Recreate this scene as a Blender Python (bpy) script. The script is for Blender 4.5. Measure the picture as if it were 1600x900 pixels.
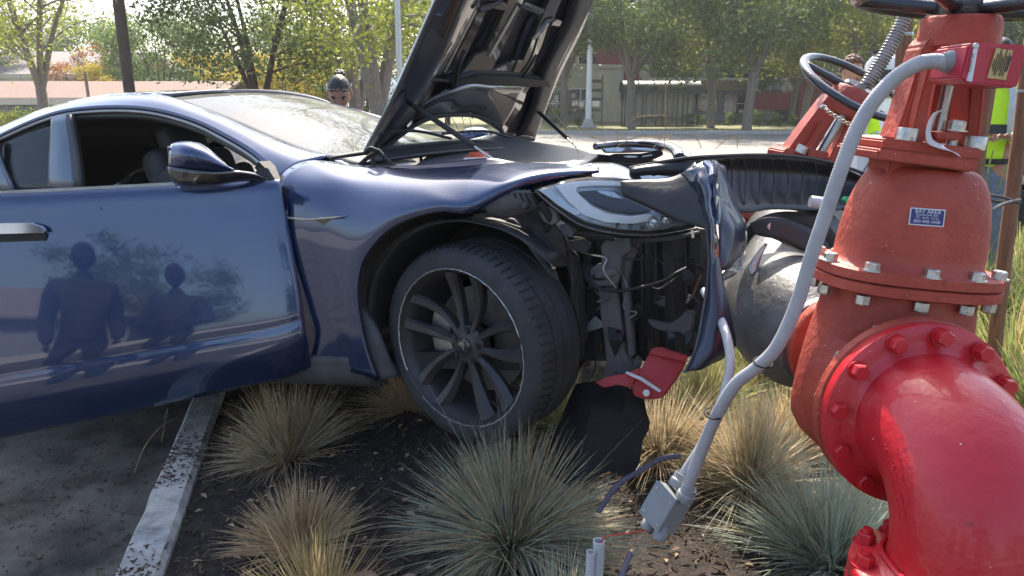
import bpy, bmesh, math, random
from mathutils import Vector, Matrix, noise
import numpy as np
random.seed(7)
for o in list(bpy.data.objects): bpy.data.objects.remove(o)
SC = bpy.context.scene
COL = SC.collection
# ---------------- camera ----------------
FPX, PITCH, EYE = 1160.0, math.atan(295/1160.0), 1.6
cam = bpy.data.cameras.new('camera'); cam.sensor_width = 36; cam.lens = 36*FPX/1600
cam.clip_start = 0.05; cam.clip_end = 2000
co = bpy.data.objects.new('camera', cam); COL.objects.link(co)
co.location = (0, 0, EYE); co.rotation_euler = (math.pi/2-PITCH, 0, 0)
SC.camera = co
SC.render.resolution_x, SC.render.resolution_y = 1024, 576
# ---------------- world, sun, exposure ----------------
SUN_EL, SUN_AZ = math.radians(50), math.radians(4)      # azimuth measured from +Y towards +X
W = bpy.data.worlds.new('World'); SC.world = W; W.use_nodes = True
nt = W.node_tree; bg = nt.nodes['Background']
sky = nt.nodes.new('ShaderNodeTexSky'); sky.sky_type = 'NISHITA'; sky.sun_disc = False
sky.sun_elevation = SUN_EL; sky.sun_rotation = SUN_AZ; sky.air_density = 1.0; sky.dust_density = 3.0; sky.ozone_density = 1.0
nt.links.new(sky.outputs[0], bg.inputs[0]); bg.inputs[1].default_value = 0.15
sl = bpy.data.lights.new('sun', 'SUN'); sl.energy = 4.4; sl.angle = math.radians(0.5); sl.color = (1, .91, .78)
so = bpy.data.objects.new('sun', sl); COL.objects.link(so)
sdir = Vector((math.sin(SUN_AZ)*math.cos(SUN_EL), math.cos(SUN_AZ)*math.cos(SUN_EL), math.sin(SUN_EL)))
so.rotation_euler = sdir.to_track_quat('Z', 'Y').to_euler(); so.location = (0, 20, 30)
SC.view_settings.view_transform = 'Standard'; SC.view_settings.look = 'None'
SC.view_settings.exposure = 1.42; SC.view_settings.gamma = 1; SC.view_settings.use_curve_mapping = False
SC.render.engine = 'CYCLES'
SC.cycles.max_bounces = 8; SC.cycles.transparent_max_bounces = 16
# ---------------- where a line of sight of the photograph meets a known distance or plane ----------------
CP, SP = math.cos(PITCH), math.sin(PITCH)
def ray(u, v):
    xc = (u-800)/FPX; yc = -(v-450)/FPX
    return Vector((xc, CP+yc*SP, -SP+yc*CP))
def at(u, v, d): return Vector((0, 0, EYE))+ray(u, v)*d
def onz(u, v, z): r = ray(u, v); return Vector((0, 0, EYE))+r*((z-EYE)/r.z)
def ony(u, v, y): r = ray(u, v); return Vector((0, 0, EYE))+r*(y/r.y)
# car frame: x forward, y left, z up, origin under the front axle
def rotm(yaw, pit, rol):
    cy, sy, cp, sp, cr, sr = math.cos(yaw), math.sin(yaw), math.cos(pit), math.sin(pit), math.cos(rol), math.sin(rol)
    return (Matrix(((cy, -sy, 0), (sy, cy, 0), (0, 0, 1))) @ Matrix(((cp, 0, -sp), (0, 1, 0), (sp, 0, cp))) @ Matrix(((1, 0, 0), (0, cr, -sr), (0, sr, cr))))
CM = rotm(*[math.radians(a) for a in (-24.7, 7.6, -2.2)]); CO = Vector((.262, 3.195, .492)); CT = CM.transposed()
def cw(x, y, z): return CM @ Vector((x, y, z)) + CO          # car local -> world
def onplane(u, v, p0, n):
    r = ray(u, v); o = Vector((0, 0, EYE)); return o+r*((p0-o).dot(n)/r.dot(n))
def cl(u, v, y): return onplane(u, v, cw(0, y, 0), CM @ Vector((0, 1, 0)))
def clx(u, v, x): return onplane(u, v, cw(x, 0, 0), CM @ Vector((1, 0, 0)))
def clz(u, v, z): return onplane(u, v, cw(0, 0, z), CM @ Vector((0, 0, 1)))

# ---------------- materials ----------------
def S(nd, k, v):
    if k in nd.inputs: nd.inputs[k].default_value = v
def mat(name, col, rough=.6, metal=0, var=.25, scale=8, bump=0, bscale=None, coat=0, trans=0, spec=.5, col2=None, thr=None, sheen=0, emis=None, coords='Object', stretch=None):
    m = bpy.data.materials.new(name); m.use_nodes = True
    t = m.node_tree; b = t.nodes['Principled BSDF']; n = t.nodes; l = t.links
    S(b, 'Roughness', rough); S(b, 'Metallic', metal); S(b, 'Coat Weight', coat); S(b, 'Coat Roughness', .03); S(b, 'Coat IOR', 1.65); S(b, 'Specular IOR Level', spec)
    tc = n.new('ShaderNodeTexCoord'); src = tc.outputs[coords]
    if stretch:
        mp = n.new('ShaderNodeMapping'); mp.inputs['Scale'].default_value = stretch; l.new(src, mp.inputs[0]); src = mp.outputs[0]
    nz = n.new('ShaderNodeTexNoise'); S(nz, 'Scale', scale); S(nz, 'Detail', 8); S(nz, 'Roughness', .62); l.new(src, nz.inputs['Vector'])
    cr = n.new('ShaderNodeValToRGB'); l.new(nz.outputs[0], cr.inputs[0])
    c1 = tuple(max(0, c*(1-var)) for c in col[:3])+(1,); c2 = (tuple(col2)+(1,)) if col2 else tuple(min(1, c*(1+var)) for c in col[:3])+(1,)
    e = cr.color_ramp.elements; e[0].color = c1; e[1].color = c2
    lo, hi = thr if thr else (.3, .7); e[0].position = lo; e[1].position = hi
    l.new(cr.outputs[0], b.inputs['Base Color'])
    if bump:
        nb = n.new('ShaderNodeTexNoise'); S(nb, 'Scale', bscale or scale*4); S(nb, 'Detail', 6); l.new(src, nb.inputs['Vector'])
        bp = n.new('ShaderNodeBump'); S(bp, 'Strength', bump); S(bp, 'Distance', .01); l.new(nb.outputs[0], bp.inputs['Height']); l.new(bp.outputs[0], b.inputs['Normal'])
    if emis: S(b, 'Emission Color', emis+(1,)); S(b, 'Emission Strength', 1)
    if trans:
        tr = n.new('ShaderNodeBsdfTranslucent'); mx = n.new('ShaderNodeMixShader'); mx.inputs[0].default_value = trans
        l.new(cr.outputs[0], tr.inputs[0]); l.new(b.outputs[0], mx.inputs[1]); l.new(tr.outputs[0], mx.inputs[2]); l.new(mx.outputs[0], n['Material Output'].inputs[0])
    return m
def glassmat(name, tint=(.8, .85, .85), alpha=.3, dust_glare=0.0, rough=.02):
    m = bpy.data.materials.new(name); m.use_nodes = True; t = m.node_tree; n = t.nodes; l = t.links
    b = n['Principled BSDF']; S(b, 'Base Color', (.02, .025, .03, 1)); S(b, 'Roughness', rough); S(b, 'Specular IOR Level', 1.0); S(b, 'Coat Weight', .6)
    tr = n.new('ShaderNodeBsdfTransparent'); tr.inputs[0].default_value = tint+(1,)
    mx = n.new('ShaderNodeMixShader'); mx.inputs[0].default_value = alpha
    l.new(tr.outputs[0], mx.inputs[1]); l.new(b.outputs[0], mx.inputs[2])
    out = mx.outputs[0]
    if dust_glare:
        tc = n.new('ShaderNodeTexCoord'); nz = n.new('ShaderNodeTexNoise'); S(nz, 'Scale', 160); S(nz, 'Detail', 3); l.new(tc.outputs['Object'], nz.inputs['Vector'])
        n2 = n.new('ShaderNodeTexNoise'); S(n2, 'Scale', 3.5); S(n2, 'Detail', 4); l.new(tc.outputs['Object'], n2.inputs['Vector'])
        mu = n.new('ShaderNodeMath'); mu.operation = 'MULTIPLY'; l.new(nz.outputs[0], mu.inputs[0]); l.new(n2.outputs[0], mu.inputs[1])
        cr = n.new('ShaderNodeValToRGB'); cr.color_ramp.elements[0].position = .16; cr.color_ramp.elements[1].position = .42
        cr.color_ramp.elements[0].color = (dust_glare*.35,)*3+(1,); cr.color_ramp.elements[1].color = (dust_glare,)*3+(1,); l.new(mu.outputs[0], cr.inputs[0])
        df = n.new('ShaderNodeBsdfDiffuse'); df.inputs[0].default_value = (.4, .4, .36, 1); m2 = n.new('ShaderNodeMixShader')
        l.new(cr.outputs[0], m2.inputs[0]); l.new(out, m2.inputs[1]); l.new(df.outputs[0], m2.inputs[2]); out = m2.outputs[0]
    l.new(out, n['Material Output'].inputs[0]); return m
def paint(name, col, dustcol, metal=.6, rough=.28, amount=.35):
    m = mat(name, col, rough, metal, .08, 3, coat=1)
    t = m.node_tree; n = t.nodes; l = t.links; b = n['Principled BSDF']
    src = b.inputs['Base Color'].links[0].from_socket
    tc = n.new('ShaderNodeTexCoord'); nz = n.new('ShaderNodeTexNoise'); S(nz, 'Scale', 260); S(nz, 'Detail', 2); l.new(tc.outputs['Object'], nz.inputs[0])
    n2 = n.new('ShaderNodeTexNoise'); S(n2, 'Scale', 2.2); S(n2, 'Detail', 5); l.new(tc.outputs['Object'], n2.inputs[0])
    ge = n.new('ShaderNodeNewGeometry'); sx = n.new('ShaderNodeSeparateXYZ'); l.new(ge.outputs['Normal'], sx.inputs[0])
    up = n.new('ShaderNodeMapRange'); S(up, 'From Min', .15); S(up, 'From Max', .95); S(up, 'To Min', .12); S(up, 'To Max', 1); l.new(sx.outputs[2], up.inputs[0])
    a = n.new('ShaderNodeMapRange'); S(a, 'From Min', .42); S(a, 'From Max', .72); l.new(nz.outputs[0], a.inputs[0])
    mu = n.new('ShaderNodeMath'); mu.operation = 'MULTIPLY'; l.new(a.outputs[0], mu.inputs[0]); l.new(up.outputs[0], mu.inputs[1])
    m3 = n.new('ShaderNodeMath'); m3.operation = 'MULTIPLY'; l.new(mu.outputs[0], m3.inputs[0]); l.new(n2.outputs[0], m3.inputs[1])
    m4 = n.new('ShaderNodeMath'); m4.operation = 'MULTIPLY'; m4.inputs[1].default_value = amount*2; m4.use_clamp = True; l.new(m3.outputs[0], m4.inputs[0])
    mx = n.new('ShaderNodeMix'); mx.data_type = 'RGBA'; l.new(m4.outputs[0], mx.inputs['Factor']); l.new(src, mx.inputs[6]); mx.inputs[7].default_value = dustcol+(1,)
    l.new(mx.outputs[2], b.inputs['Base Color'])
    m5 = n.new('ShaderNodeMath'); m5.operation = 'SUBTRACT'; m5.inputs[0].default_value = metal; l.new(m4.outputs[0], m5.inputs[1]); m5.use_clamp = True; l.new(m5.outputs[0], b.inputs['Metallic'])
    return m
M = {}
M['paint'] = paint('blue_car_paint', (.005, .025, .09), (.25, .27, .3), .5, .26, .22)
M['paint_in'] = mat('dark_blue_inner_paint', (.009, .014, .036), .42, .1, .3, 6, coat=.3)
M['hood_in'] = mat('gloss_black_inner_hood', (.010, .012, .018), .24, .15, .3, 5, coat=.8)
M['blackgloss'] = mat('gloss_black', (.012, .013, .016), .12, 0, .3, 6, coat=1)
M['plastic'] = mat('black_plastic', (.022, .024, .027), .55, 0, .4, 14, bump=.15)
M['greyplastic'] = mat('dusty_grey_plastic', (.06, .062, .07), .6, 0, .4, 9, bump=.3, bscale=40)
M['rubber'] = mat('dusty_tyre_rubber', (.032, .034, .038), .75, 0, .35, 12, bump=.3, bscale=90)
M['rim'] = mat('satin_grey_alloy', (.06, .058, .062), .48, .45, .3, 10)
M['scuff'] = mat('scuffed_alloy', (.55, .55, .56), .45, .8, .4, 60)
M['chrome'] = mat('bright_metal', (.75, .75, .73), .18, 1, .08, 20)
M['steel'] = mat('dull_steel', (.42, .42, .4), .38, .9, .25, 30, bump=.1)
M['disc'] = mat('brake_disc_steel', (.1, .1, .1), .5, .6, .3, 20)
M['trimgrey'] = mat('satin_window_trim', (.3, .3, .3), .35, .8, .15, 10)
M['seat'] = mat('black_seat', (.02, .02, .022), .6, 0, .3, 10)
M['pillar'] = mat('blue_grey_pillar', (.05, .075, .12), .3, .1, .15, 4, coat=.5)
M['glass'] = glassmat('clear_window', alpha=.25)
M['windshield'] = glassmat('dusty_glare_windscreen', tint=(.6, .68, .72), alpha=.55, dust_glare=.42)  # dust layer made pale enough to carry the sun glare too
M['roofglass'] = paint('black_glass_roof', (.01, .012, .015), (.3, .3, .28), 0, .05, .5)
M['lens'] = glassmat('headlight_lens', tint=(.97, .98, .98), alpha=.10)
M['lamp_in'] = mat('headlight_reflector', (.5, .53, .56), .25, .7, .3, 12)
M['lamp_white'] = mat('milky_light_guide', (.82, .86, .88), .3, 0, .1, 20, coat=.6)
M['red_primer'] = mat('weathered_red_oxide_valve', (.36, .044, .024), .58, 0, .22, 7, bump=.4, bscale=60, col2=(.44, .078, .046))
M['orange_red'] = mat('sunlit_valve_red', (.36, .045, .03), .5, 0, .2, 8, bump=.3, bscale=70)  # second valve red: sun on the left yoke arm put into the colour
M['red'] = mat('bright_red_pipe_paint', (.50, .006, .016), .4, 0, .16, 3, bump=.35, bscale=34, coat=.18, col2=(.56, .02, .03))
M['redpl'] = mat('red_switch_cover', (.42, .015, .04), .4, 0, .1, 6, coat=.3)
M['hexsteel'] = mat('zinc_bolt', (.55, .55, .5), .35, .85, .3, 60, bump=.2)
M['wheelblack'] = mat('black_handwheel', (.014, .018, .024), .35, 0, .3, 20, bump=.2, coat=.4)
M['conduit'] = mat('grey_conduit', (.34, .345, .36), .48, 0, .1, 20)
M['boxgrey'] = mat('grey_pvc_box', (.25, .27, .28), .5, 0, .12, 10, bump=.08)
M['ductile'] = mat('sooty_grey_pipe', (.06, .062, .066), .45, .15, .5, 5, bump=.35, bscale=40, col2=(.16, .16, .155))
M['wood'] = mat('brown_stake_wood', (.24, .115, .06), .75, 0, .45, 5, bump=.6, bscale=30, stretch=(18, 18, 1.2))
M['asphalt'] = mat('worn_asphalt', (.058, .053, .048), .85, 0, .5, 3.5, bump=.8, bscale=120, col2=(.155, .14, .12), thr=(.36, .66))
M['street'] = mat('street_asphalt', (.21, .19, .165), .9, 0, .2, 1.5, bump=.2, bscale=40)
M['concrete'] = mat('stained_concrete', (.36, .36, .34), .85, 0, .35, 12, bump=.7, bscale=50, col2=(.6, .58, .54))
M['soil'] = mat('dark_mulch_soil', (.016, .013, .011), .95, 0, .6, 25, bump=1, bscale=90, col2=(.05, .036, .028))
M['chips'] = mat('wood_chips', (.05, .033, .022), .85, 0, .6, 40, bump=.3, col2=(.19, .125, .08))
M['lawn'] = mat('lawn_grass', (.1, .13, .04), .9, 0, .5, 6, bump=.6, bscale=40, col2=(.2, .19, .07))
def leafm(n, c, c2=None, t=.48): return mat(n, c, .55, 0, .35, 1.2, trans=t, col2=c2)
M['leaf'] = leafm('green_leaves', (.08, .15, .035), (.18, .25, .06))
M['leaf_dark'] = leafm('dark_leaves', (.055, .095, .03), (.11, .15, .05))
M['leaf_yellow'] = leafm('yellow_leaves', (.5, .4, .04), (.62, .5, .07))
M['leaf_orange'] = leafm('orange_leaves', (.34, .12, .04), (.4, .2, .06))
M['leaf_lime'] = leafm('lime_leaves', (.2, .27, .045), (.36, .38, .07))
M['bark'] = mat('grey_bark', (.19, .165, .14), .9, 0, .4, 8, bump=.8, bscale=25, stretch=(3, 3, .6))
M['bark_dark'] = mat('dark_bark', (.06, .04, .03), .9, 0, .4, 8, bump=.8, bscale=25, stretch=(3, 3, .6))
def blade(n, c, c2): return mat(n, c, .5, 0, .3, 45, trans=.4, col2=c2)
M['g_tan'] = blade('straw_grass', (.58, .39, .22), (.8, .61, .38))
M['g_blue'] = blade('blue_green_grass', (.28, .36, .31), (.58, .62, .46))
M['g_gold'] = blade('golden_grass', (.5, .38, .14), (.65, .52, .25))
M['g_green'] = blade('green_grass', (.16, .26, .06), (.38, .44, .14))
M['g_mix'] = blade('olive_straw_grass', (.42, .37, .22), (.68, .58, .38))
M['white'] = mat('white_paint', (.72, .73, .74), .4, 0, .06, 3, coat=.4)
M['soot'] = mat('dull_black_sheet', (.006, .006, .007), .85, 0, .5, 10, bump=.3)
M['black'] = mat('matt_black', (.012, .012, .013), .7, 0, .2, 10)
M['skin'] = mat('skin', (.42, .21, .14), .55, 0, .1, 20)
M['skin2'] = mat('tan_skin', (.33, .16, .1), .55, 0, .1, 20)
M['hivis'] = mat('hi_vis_yellow_green', (.55, .85, .02), .7, 0, .1, 8, bump=.5, bscale=12)
M['reflect'] = mat('grey_reflective_tape', (.45, .48, .45), .4, .2, .1, 30)
M['jeans'] = mat('blue_grey_denim', (.14, .17, .22), .85, 0, .25, 20, bump=.4, bscale=30)
M['skin_far'] = mat('silhouette_skin', (.03, .021, .018), .9, 0, .1, 20, spec=.1)  # skin darkened so the figures mirrored in the door stay silhouettes
M['hood_far'] = mat('dull_inner_bonnet', (.014, .015, .02), .5, 0, .3, 6, spec=.25)
M['hair'] = mat('dark_hair', (.02, .014, .011), .5, 0, .5, 60, bump=.8, bscale=90)
M['hair2'] = mat('reddish_brown_curls', (.13, .06, .035), .6, 0, .5, 60, bump=1, bscale=60)
M['uniform'] = mat('dark_navy_clothes', (.016, .018, .028), .8, 0, .3, 10)
M['pvc'] = mat('white_pvc', (.5, .53, .56), .45, 0, .1, 10)
M['purple'] = mat('purple_hose', (.085, .075, .115), .5, 0, .2, 10)
M['paper'] = mat('creased_paper_tag', (.62, .62, .64), .6, 0, .08, 30)
M['navy_lbl'] = mat('navy_label', (.02, .03, .16), .4, 0, .05, 10)
M['gold_lbl'] = mat('gold_label', (.5, .37, .16), .4, .2, .1, 10)
M['ink'] = mat('black_ink', (.03, .03, .03), .5, 0, .02, 10)
M['pole'] = mat('painted_pole', (.45, .46, .46), .5, 0, .1, 6)
M['beige'] = mat('beige_stucco', (.52, .46, .36), .9, 0, .1, 2, bump=.3)
M['greywall'] = mat('grey_stucco', (.22, .235, .25), .9, 0, .12, 2, bump=.3)
M['maroon'] = mat('maroon_siding', (.24, .035, .045), .8, 0, .15, 3)
M['winglass'] = mat('dark_window_glass', (.03, .035, .04), .08, 0, .2, 3, coat=1)
M['roofing'] = mat('brown_roof_shingles', (.2, .13, .1), .9, 0, .35, 9, bump=.8, bscale=14)
M['roofgrey'] = mat('grey_roof_shingles', (.24, .21, .2), .9, 0, .2, 5, bump=.5)
M['shelter'] = mat('dark_green_metal', (.03, .045, .05), .4, .3, .2, 6, coat=.3)
M['shelterglass'] = mat('frosted_shelter_panel', (.35, .36, .3), .3, 0, .15, 2)
M['liner'] = mat('matt_grey_frunk_cover', (.06, .064, .07), .5, 0, .25, 5, bump=.2)
M['orange'] = mat('safety_orange', (.8, .16, .02), .5, 0, .1, 8)
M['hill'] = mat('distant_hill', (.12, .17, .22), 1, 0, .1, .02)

def speck(m, c, scale, size, amt=1.0):
    """small chips and droppings of another colour"""
    t = m.node_tree; n = t.nodes; l = t.links; b = n['Principled BSDF']; src = b.inputs['Base Color'].links[0].from_socket
    tc = n.new('ShaderNodeTexCoord'); v = n.new('ShaderNodeTexVoronoi'); S(v, 'Scale', scale); l.new(tc.outputs['Object'], v.inputs['Vector'])
    nz_ = n.new('ShaderNodeTexNoise'); S(nz_, 'Scale', scale*.35); S(nz_, 'Detail', 3); l.new(tc.outputs['Object'], nz_.inputs['Vector'])
    th = n.new('ShaderNodeMapRange'); S(th, 'From Min', .55); S(th, 'From Max', .75); S(th, 'To Min', 0); S(th, 'To Max', size); l.new(nz_.outputs[0], th.inputs[0])
    lt = n.new('ShaderNodeMath'); lt.operation = 'LESS_THAN'; l.new(v.outputs['Distance'], lt.inputs[0]); l.new(th.outputs[0], lt.inputs[1])
    ml = n.new('ShaderNodeMath'); ml.operation = 'MULTIPLY'; ml.inputs[1].default_value = amt; l.new(lt.outputs[0], ml.inputs[0])
    mx = n.new('ShaderNodeMix'); mx.data_type = 'RGBA'; l.new(ml.outputs[0], mx.inputs['Factor']); l.new(src, mx.inputs[6]); mx.inputs[7].default_value = c+(1,); l.new(mx.outputs[2], b.inputs['Base Color'])
speck(M['red'], (.75, .6, .6), 60, .16, .8); speck(M['red'], (.16, .01, .015), 22, .3, .5)
speck(M['red_primer'], (.6, .45, .4), 90, .22, .7); speck(M['red_primer'], (.12, .03, .025), 18, .5, .45)
speck(M['ductile'], (.6, .6, .58), 70, .28, .8); speck(M['rubber'], (.2, .2, .2), 120, .2, .5); speck(M['concrete'], (.2, .17, .14), 14, .6, .45)
M['bracket'] = mat('dusty_bracket_plastic', (.10, .095, .10), .65, 0, .3, 12, bump=.4, bscale=50)
M['concave'] = M['black']
# ---------------- mesh helpers ----------------
def mesh_obj(name, verts, faces, m, parent=None, smooth=False, mats=None, fm=None):
    me = bpy.data.meshes.new(name); me.from_pydata([tuple(v) for v in verts], [], faces); me.update()
    for mm in (mats or [m]): me.materials.append(mm)
    if fm: me.polygons.foreach_set('material_index', fm)
    if smooth: me.polygons.foreach_set('use_smooth', [True]*len(me.polygons))
    return link(name, me, parent)
def link(name, me, parent=None):
    o = bpy.data.objects.new(name, me); COL.objects.link(o)
    if parent is not None: setpar(o, parent)
    return o
def setpar(o, parent):
    o.parent = parent
    T = Matrix.Identity(4); q = parent; mw = Matrix.LocRotScale(q.location, q.rotation_euler, q.scale)
    while q.parent:
        mw = q.matrix_parent_inverse @ mw; q = q.parent; mw = Matrix.LocRotScale(q.location, q.rotation_euler, q.scale) @ mw
    o.matrix_parent_inverse = mw.inverted()
def tag(o, label, cat, group=None, kind=None):
    o['label'] = label; o['category'] = cat
    if group: o['group'] = group
    if kind: o['kind'] = kind
    return o
def thing(name, label, cat, loc=(0, 0, 0), group=None):
    o = bpy.data.objects.new(name, None); COL.objects.link(o); o.location = loc; o.empty_display_size = .1
    return tag(o, label, cat, group)
def struct(o): o['kind'] = 'structure'; return o
def cr1(P, t):
    n = len(P)-1; t = min(max(t, 0), n-1e-9); i = int(t); f = t-i
    p0 = P[i-1] if i > 0 else P[0]*2-P[1]; p1 = P[i]; p2 = P[i+1]; p3 = P[i+2] if i+2 <= n else P[n]*2-P[n-1]
    return .5*((2*p1)+(-p0+p2)*f+(2*p0-5*p1+4*p2-p3)*f*f+(-p0+3*p1-3*p2+p3)*f**3)
def spline(P, k=6):
    P = [Vector(p) for p in P]; n = (len(P)-1)*k; return [cr1(P, i/k) for i in range(n+1)]
def patch(name, rows, m, parent=None, thick=.004, ku=5, kv=4, wob=0, wsc=6, flip=False, lin=False):
    """rows: lists of world points -> smooth surface with thickness"""
    R = [[Vector(p) for p in r] for r in rows]
    if lin: rr = R
    else:
        rr = [spline(r, ku) for r in R]
        cols = [spline([r[j] for r in rr], kv) for j in range(len(rr[0]))] if len(rr) > 1 else None
        rr = [[cols[j][i] for j in range(len(cols))] for i in range(len(cols[0]))]
    nr, nc = len(rr), len(rr[0]); V = []; Fc = []
    for r in rr:
        for p in r:
            if wob: p = p + wob*noise.noise_vector(p*wsc)
            V.append(p)
    for i in range(nr-1):
        for j in range(nc-1):
            f = (i*nc+j, i*nc+j+1, (i+1)*nc+j+1, (i+1)*nc+j); Fc.append(f if not flip else f[::-1])
    o = mesh_obj(name, V, Fc, m, parent, True)
    if thick:
        md = o.modifiers.new('thickness', 'SOLIDIFY'); md.thickness = abs(thick); md.offset = -1 if thick > 0 else 1
    return o
def facets(name, rows, m, parent=None, thick=.003, jit=.008, seed=1, k=2):
    """sharp creased sheet: a coarse grid with uneven flat facets"""
    rg = random.Random(seed); rr = [[Vector(p) for p in r] for r in rows]
    def mid2(a, b): return (a+b)/2
    for _ in range(k):
        rr = [sum([[r[i], mid2(r[i], r[i+1])] for i in range(len(r)-1)], [])+[r[-1]] for r in rr]
        rr = sum([[rr[i], [mid2(a, b) for a, b in zip(rr[i], rr[i+1])]] for i in range(len(rr)-1)], [])+[rr[-1]]
    nr, nc = len(rr), len(rr[0]); V = [p+Vector((rg.uniform(-1, 1), rg.uniform(-1, 1), rg.uniform(-1, 1)))*jit for r in rr for p in r]; Fc = []
    for i in range(nr-1):
        for j in range(nc-1):
            a, b, c, d = i*nc+j, i*nc+j+1, (i+1)*nc+j+1, (i+1)*nc+j
            Fc += [(a, b, c), (a, c, d)] if rg.random() < .5 else [(a, b, d), (b, c, d)]
    o = mesh_obj(name, V, Fc, m, parent); md = o.modifiers.new('thickness', 'SOLIDIFY'); md.thickness = thick; md.offset = -1; return o
def plate(name, pts, ext, m, parent=None, bev=0, smooth=False):
    """outline of world points extruded along vector ext, each piece with real thickness"""
    n = len(pts); pts = [Vector(p) for p in pts]; ext = Vector(ext)
    bm = bmesh.new(); a = [bm.verts.new(p) for p in pts]; b = [bm.verts.new(p+ext) for p in pts]
    f1 = bm.faces.new(a); f2 = bm.faces.new(b[::-1])
    for i in range(n): j = (i+1) % n; bm.faces.new((a[j], a[i], b[i], b[j]))
    bmesh.ops.recalc_face_normals(bm, faces=bm.faces)
    if bev: bmesh.ops.bevel(bm, geom=list(bm.edges), offset=bev, segments=2, affect='EDGES', clamp_overlap=True)
    big = [f for f in bm.faces if len(f.verts) > 4]; bmesh.ops.triangulate(bm, faces=big)
    me = bpy.data.meshes.new(name); bm.to_mesh(me); bm.free(); me.materials.append(m)
    if smooth: me.polygons.foreach_set('use_smooth', [True]*len(me.polygons))
    return link(name, me, parent)
def frame_of(d, up=Vector((0, 0, 1))):
    d = Vector(d).normalized(); x = up.cross(d)
    if x.length < 1e-4: x = Vector((1, 0, 0))
    x.normalize(); return x, d.cross(x), d
class MB:
    def __init__(s): s.v = []; s.f = []; s.mi = []; s.cur = 0
    def add(s, V, Fc):
        b = len(s.v); s.v += [Vector(p) for p in V]; s.f += [tuple(b+i for i in f) for f in Fc]; s.mi += [s.cur]*len(Fc); return s
    def box(s, c, h, ax=None):
        c = Vector(c); X, Y, Z = ax if ax else (Vector((1, 0, 0)), Vector((0, 1, 0)), Vector((0, 0, 1)))
        V = [c+X*(h[0]*a)+Y*(h[1]*b)+Z*(h[2]*d) for a in (-1, 1) for b in (-1, 1) for d in (-1, 1)]
        return s.add(V, [(0, 1, 3, 2), (4, 6, 7, 5), (0, 4, 5, 1), (2, 3, 7, 6), (0, 2, 6, 4), (1, 5, 7, 3)])
    def tube(s, P, r, seg=12, caps=True, sx=1.0):
        P = [Vector(p) for p in P]; n = len(P); R = r if isinstance(r, (list, tuple)) else [r]*n
        x = None; V = []; Fc = []
        for i in range(n):
            d = (P[min(i+1, n-1)]-P[max(i-1, 0)]).normalized()
            if x is None: x = frame_of(d)[0]
            x = (x-d*x.dot(d)); x = x.normalized() if x.length > 1e-6 else frame_of(d)[0]; y = d.cross(x)
            for k in range(seg):
                a = 2*math.pi*k/seg; V.append(P[i]+x*(math.cos(a)*R[i]*sx)+y*(math.sin(a)*R[i]))
        for i in range(n-1):
            for k in range(seg): k2 = (k+1) % seg; Fc.append((i*seg+k, i*seg+k2, (i+1)*seg+k2, (i+1)*seg+k))
        if caps: Fc.append(tuple(range(seg))[::-1]); Fc.append(tuple((n-1)*seg+k for k in range(seg)))
        return s.add(V, Fc)
    def lathe(s, o, d, prof, seg=32, up=Vector((0, 0, 1)), sx=1, sy=1, a0=0, a1=2*math.pi):
        """prof: (radius, along) pairs round axis d"""
        x, y, d = frame_of(d, up); o = Vector(o); V = []; Fc = []; full = abs(a1-a0-2*math.pi) < 1e-6; ns = seg if full else seg+1
        for r, h in prof:
            for k in range(ns): a = a0+(a1-a0)*k/seg; V.append(o+d*h+x*(math.cos(a)*r*sx)+y*(math.sin(a)*r*sy))
        for i in range(len(prof)-1):
            for k in range(seg): k2 = (k+1) % ns if full else k+1; Fc.append((i*ns+k, i*ns+k2, (i+1)*ns+k2, (i+1)*ns+k))
        return s.add(V, Fc)
    def hexa(s, o, d, r, h, rot=0, seg=6, cham=.85):
        x, y, d = frame_of(d); o = Vector(o); V = []
        for rr, hh in ((r, 0), (r, h*.85), (r*cham, h)):
            for k in range(seg): a = rot+2*math.pi*k/seg; V.append(o+d*hh+x*(math.cos(a)*rr)+y*(math.sin(a)*rr))
        Fc = [(i*seg+k, i*seg+(k+1) % seg, (i+1)*seg+(k+1) % seg, (i+1)*seg+k) for i in range(2) for k in range(seg)]+[tuple(2*seg+k for k in range(seg)), tuple(range(seg))[::-1]]
        return s.add(V, Fc)
    def build(s, name, m, parent=None, smooth=False, bev=0, seg=2, auto=None, mats=None):
        me = bpy.data.meshes.new(name); me.from_pydata([tuple(v) for v in s.v], [], s.f); me.update()
        for mm in (mats or [m]): me.materials.append(mm)
        if mats: me.polygons.foreach_set('material_index', s.mi)
        bm = bmesh.new(); bm.from_mesh(me); bmesh.ops.recalc_face_normals(bm, faces=bm.faces); bm.to_mesh(me); bm.free()
        if smooth or auto:
            me.polygons.foreach_set('use_smooth', [True]*len(me.polygons))
            if auto: me.set_sharp_from_angle(angle=math.radians(auto))
        o = link(name, me, parent)
        if bev: md = o.modifiers.new('bevel', 'BEVEL'); md.width = bev; md.segments = seg; md.limit_method = 'ANGLE'; md.angle_limit = math.radians(35)
        return o
def tube_obj(name, P, r, m, parent=None, seg=12, k=6, caps=True):
    if k > 1 and len(P) > 2:
        Q = spline(P, k)
        if isinstance(r, (list, tuple)):
            rr = [Vector((x, 0, 0)) for x in r]; r = [q.x for q in spline(rr, k)]
    else: Q = P
    return MB().tube(Q, r, seg, caps).build(name, m, parent, auto=50)
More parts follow.
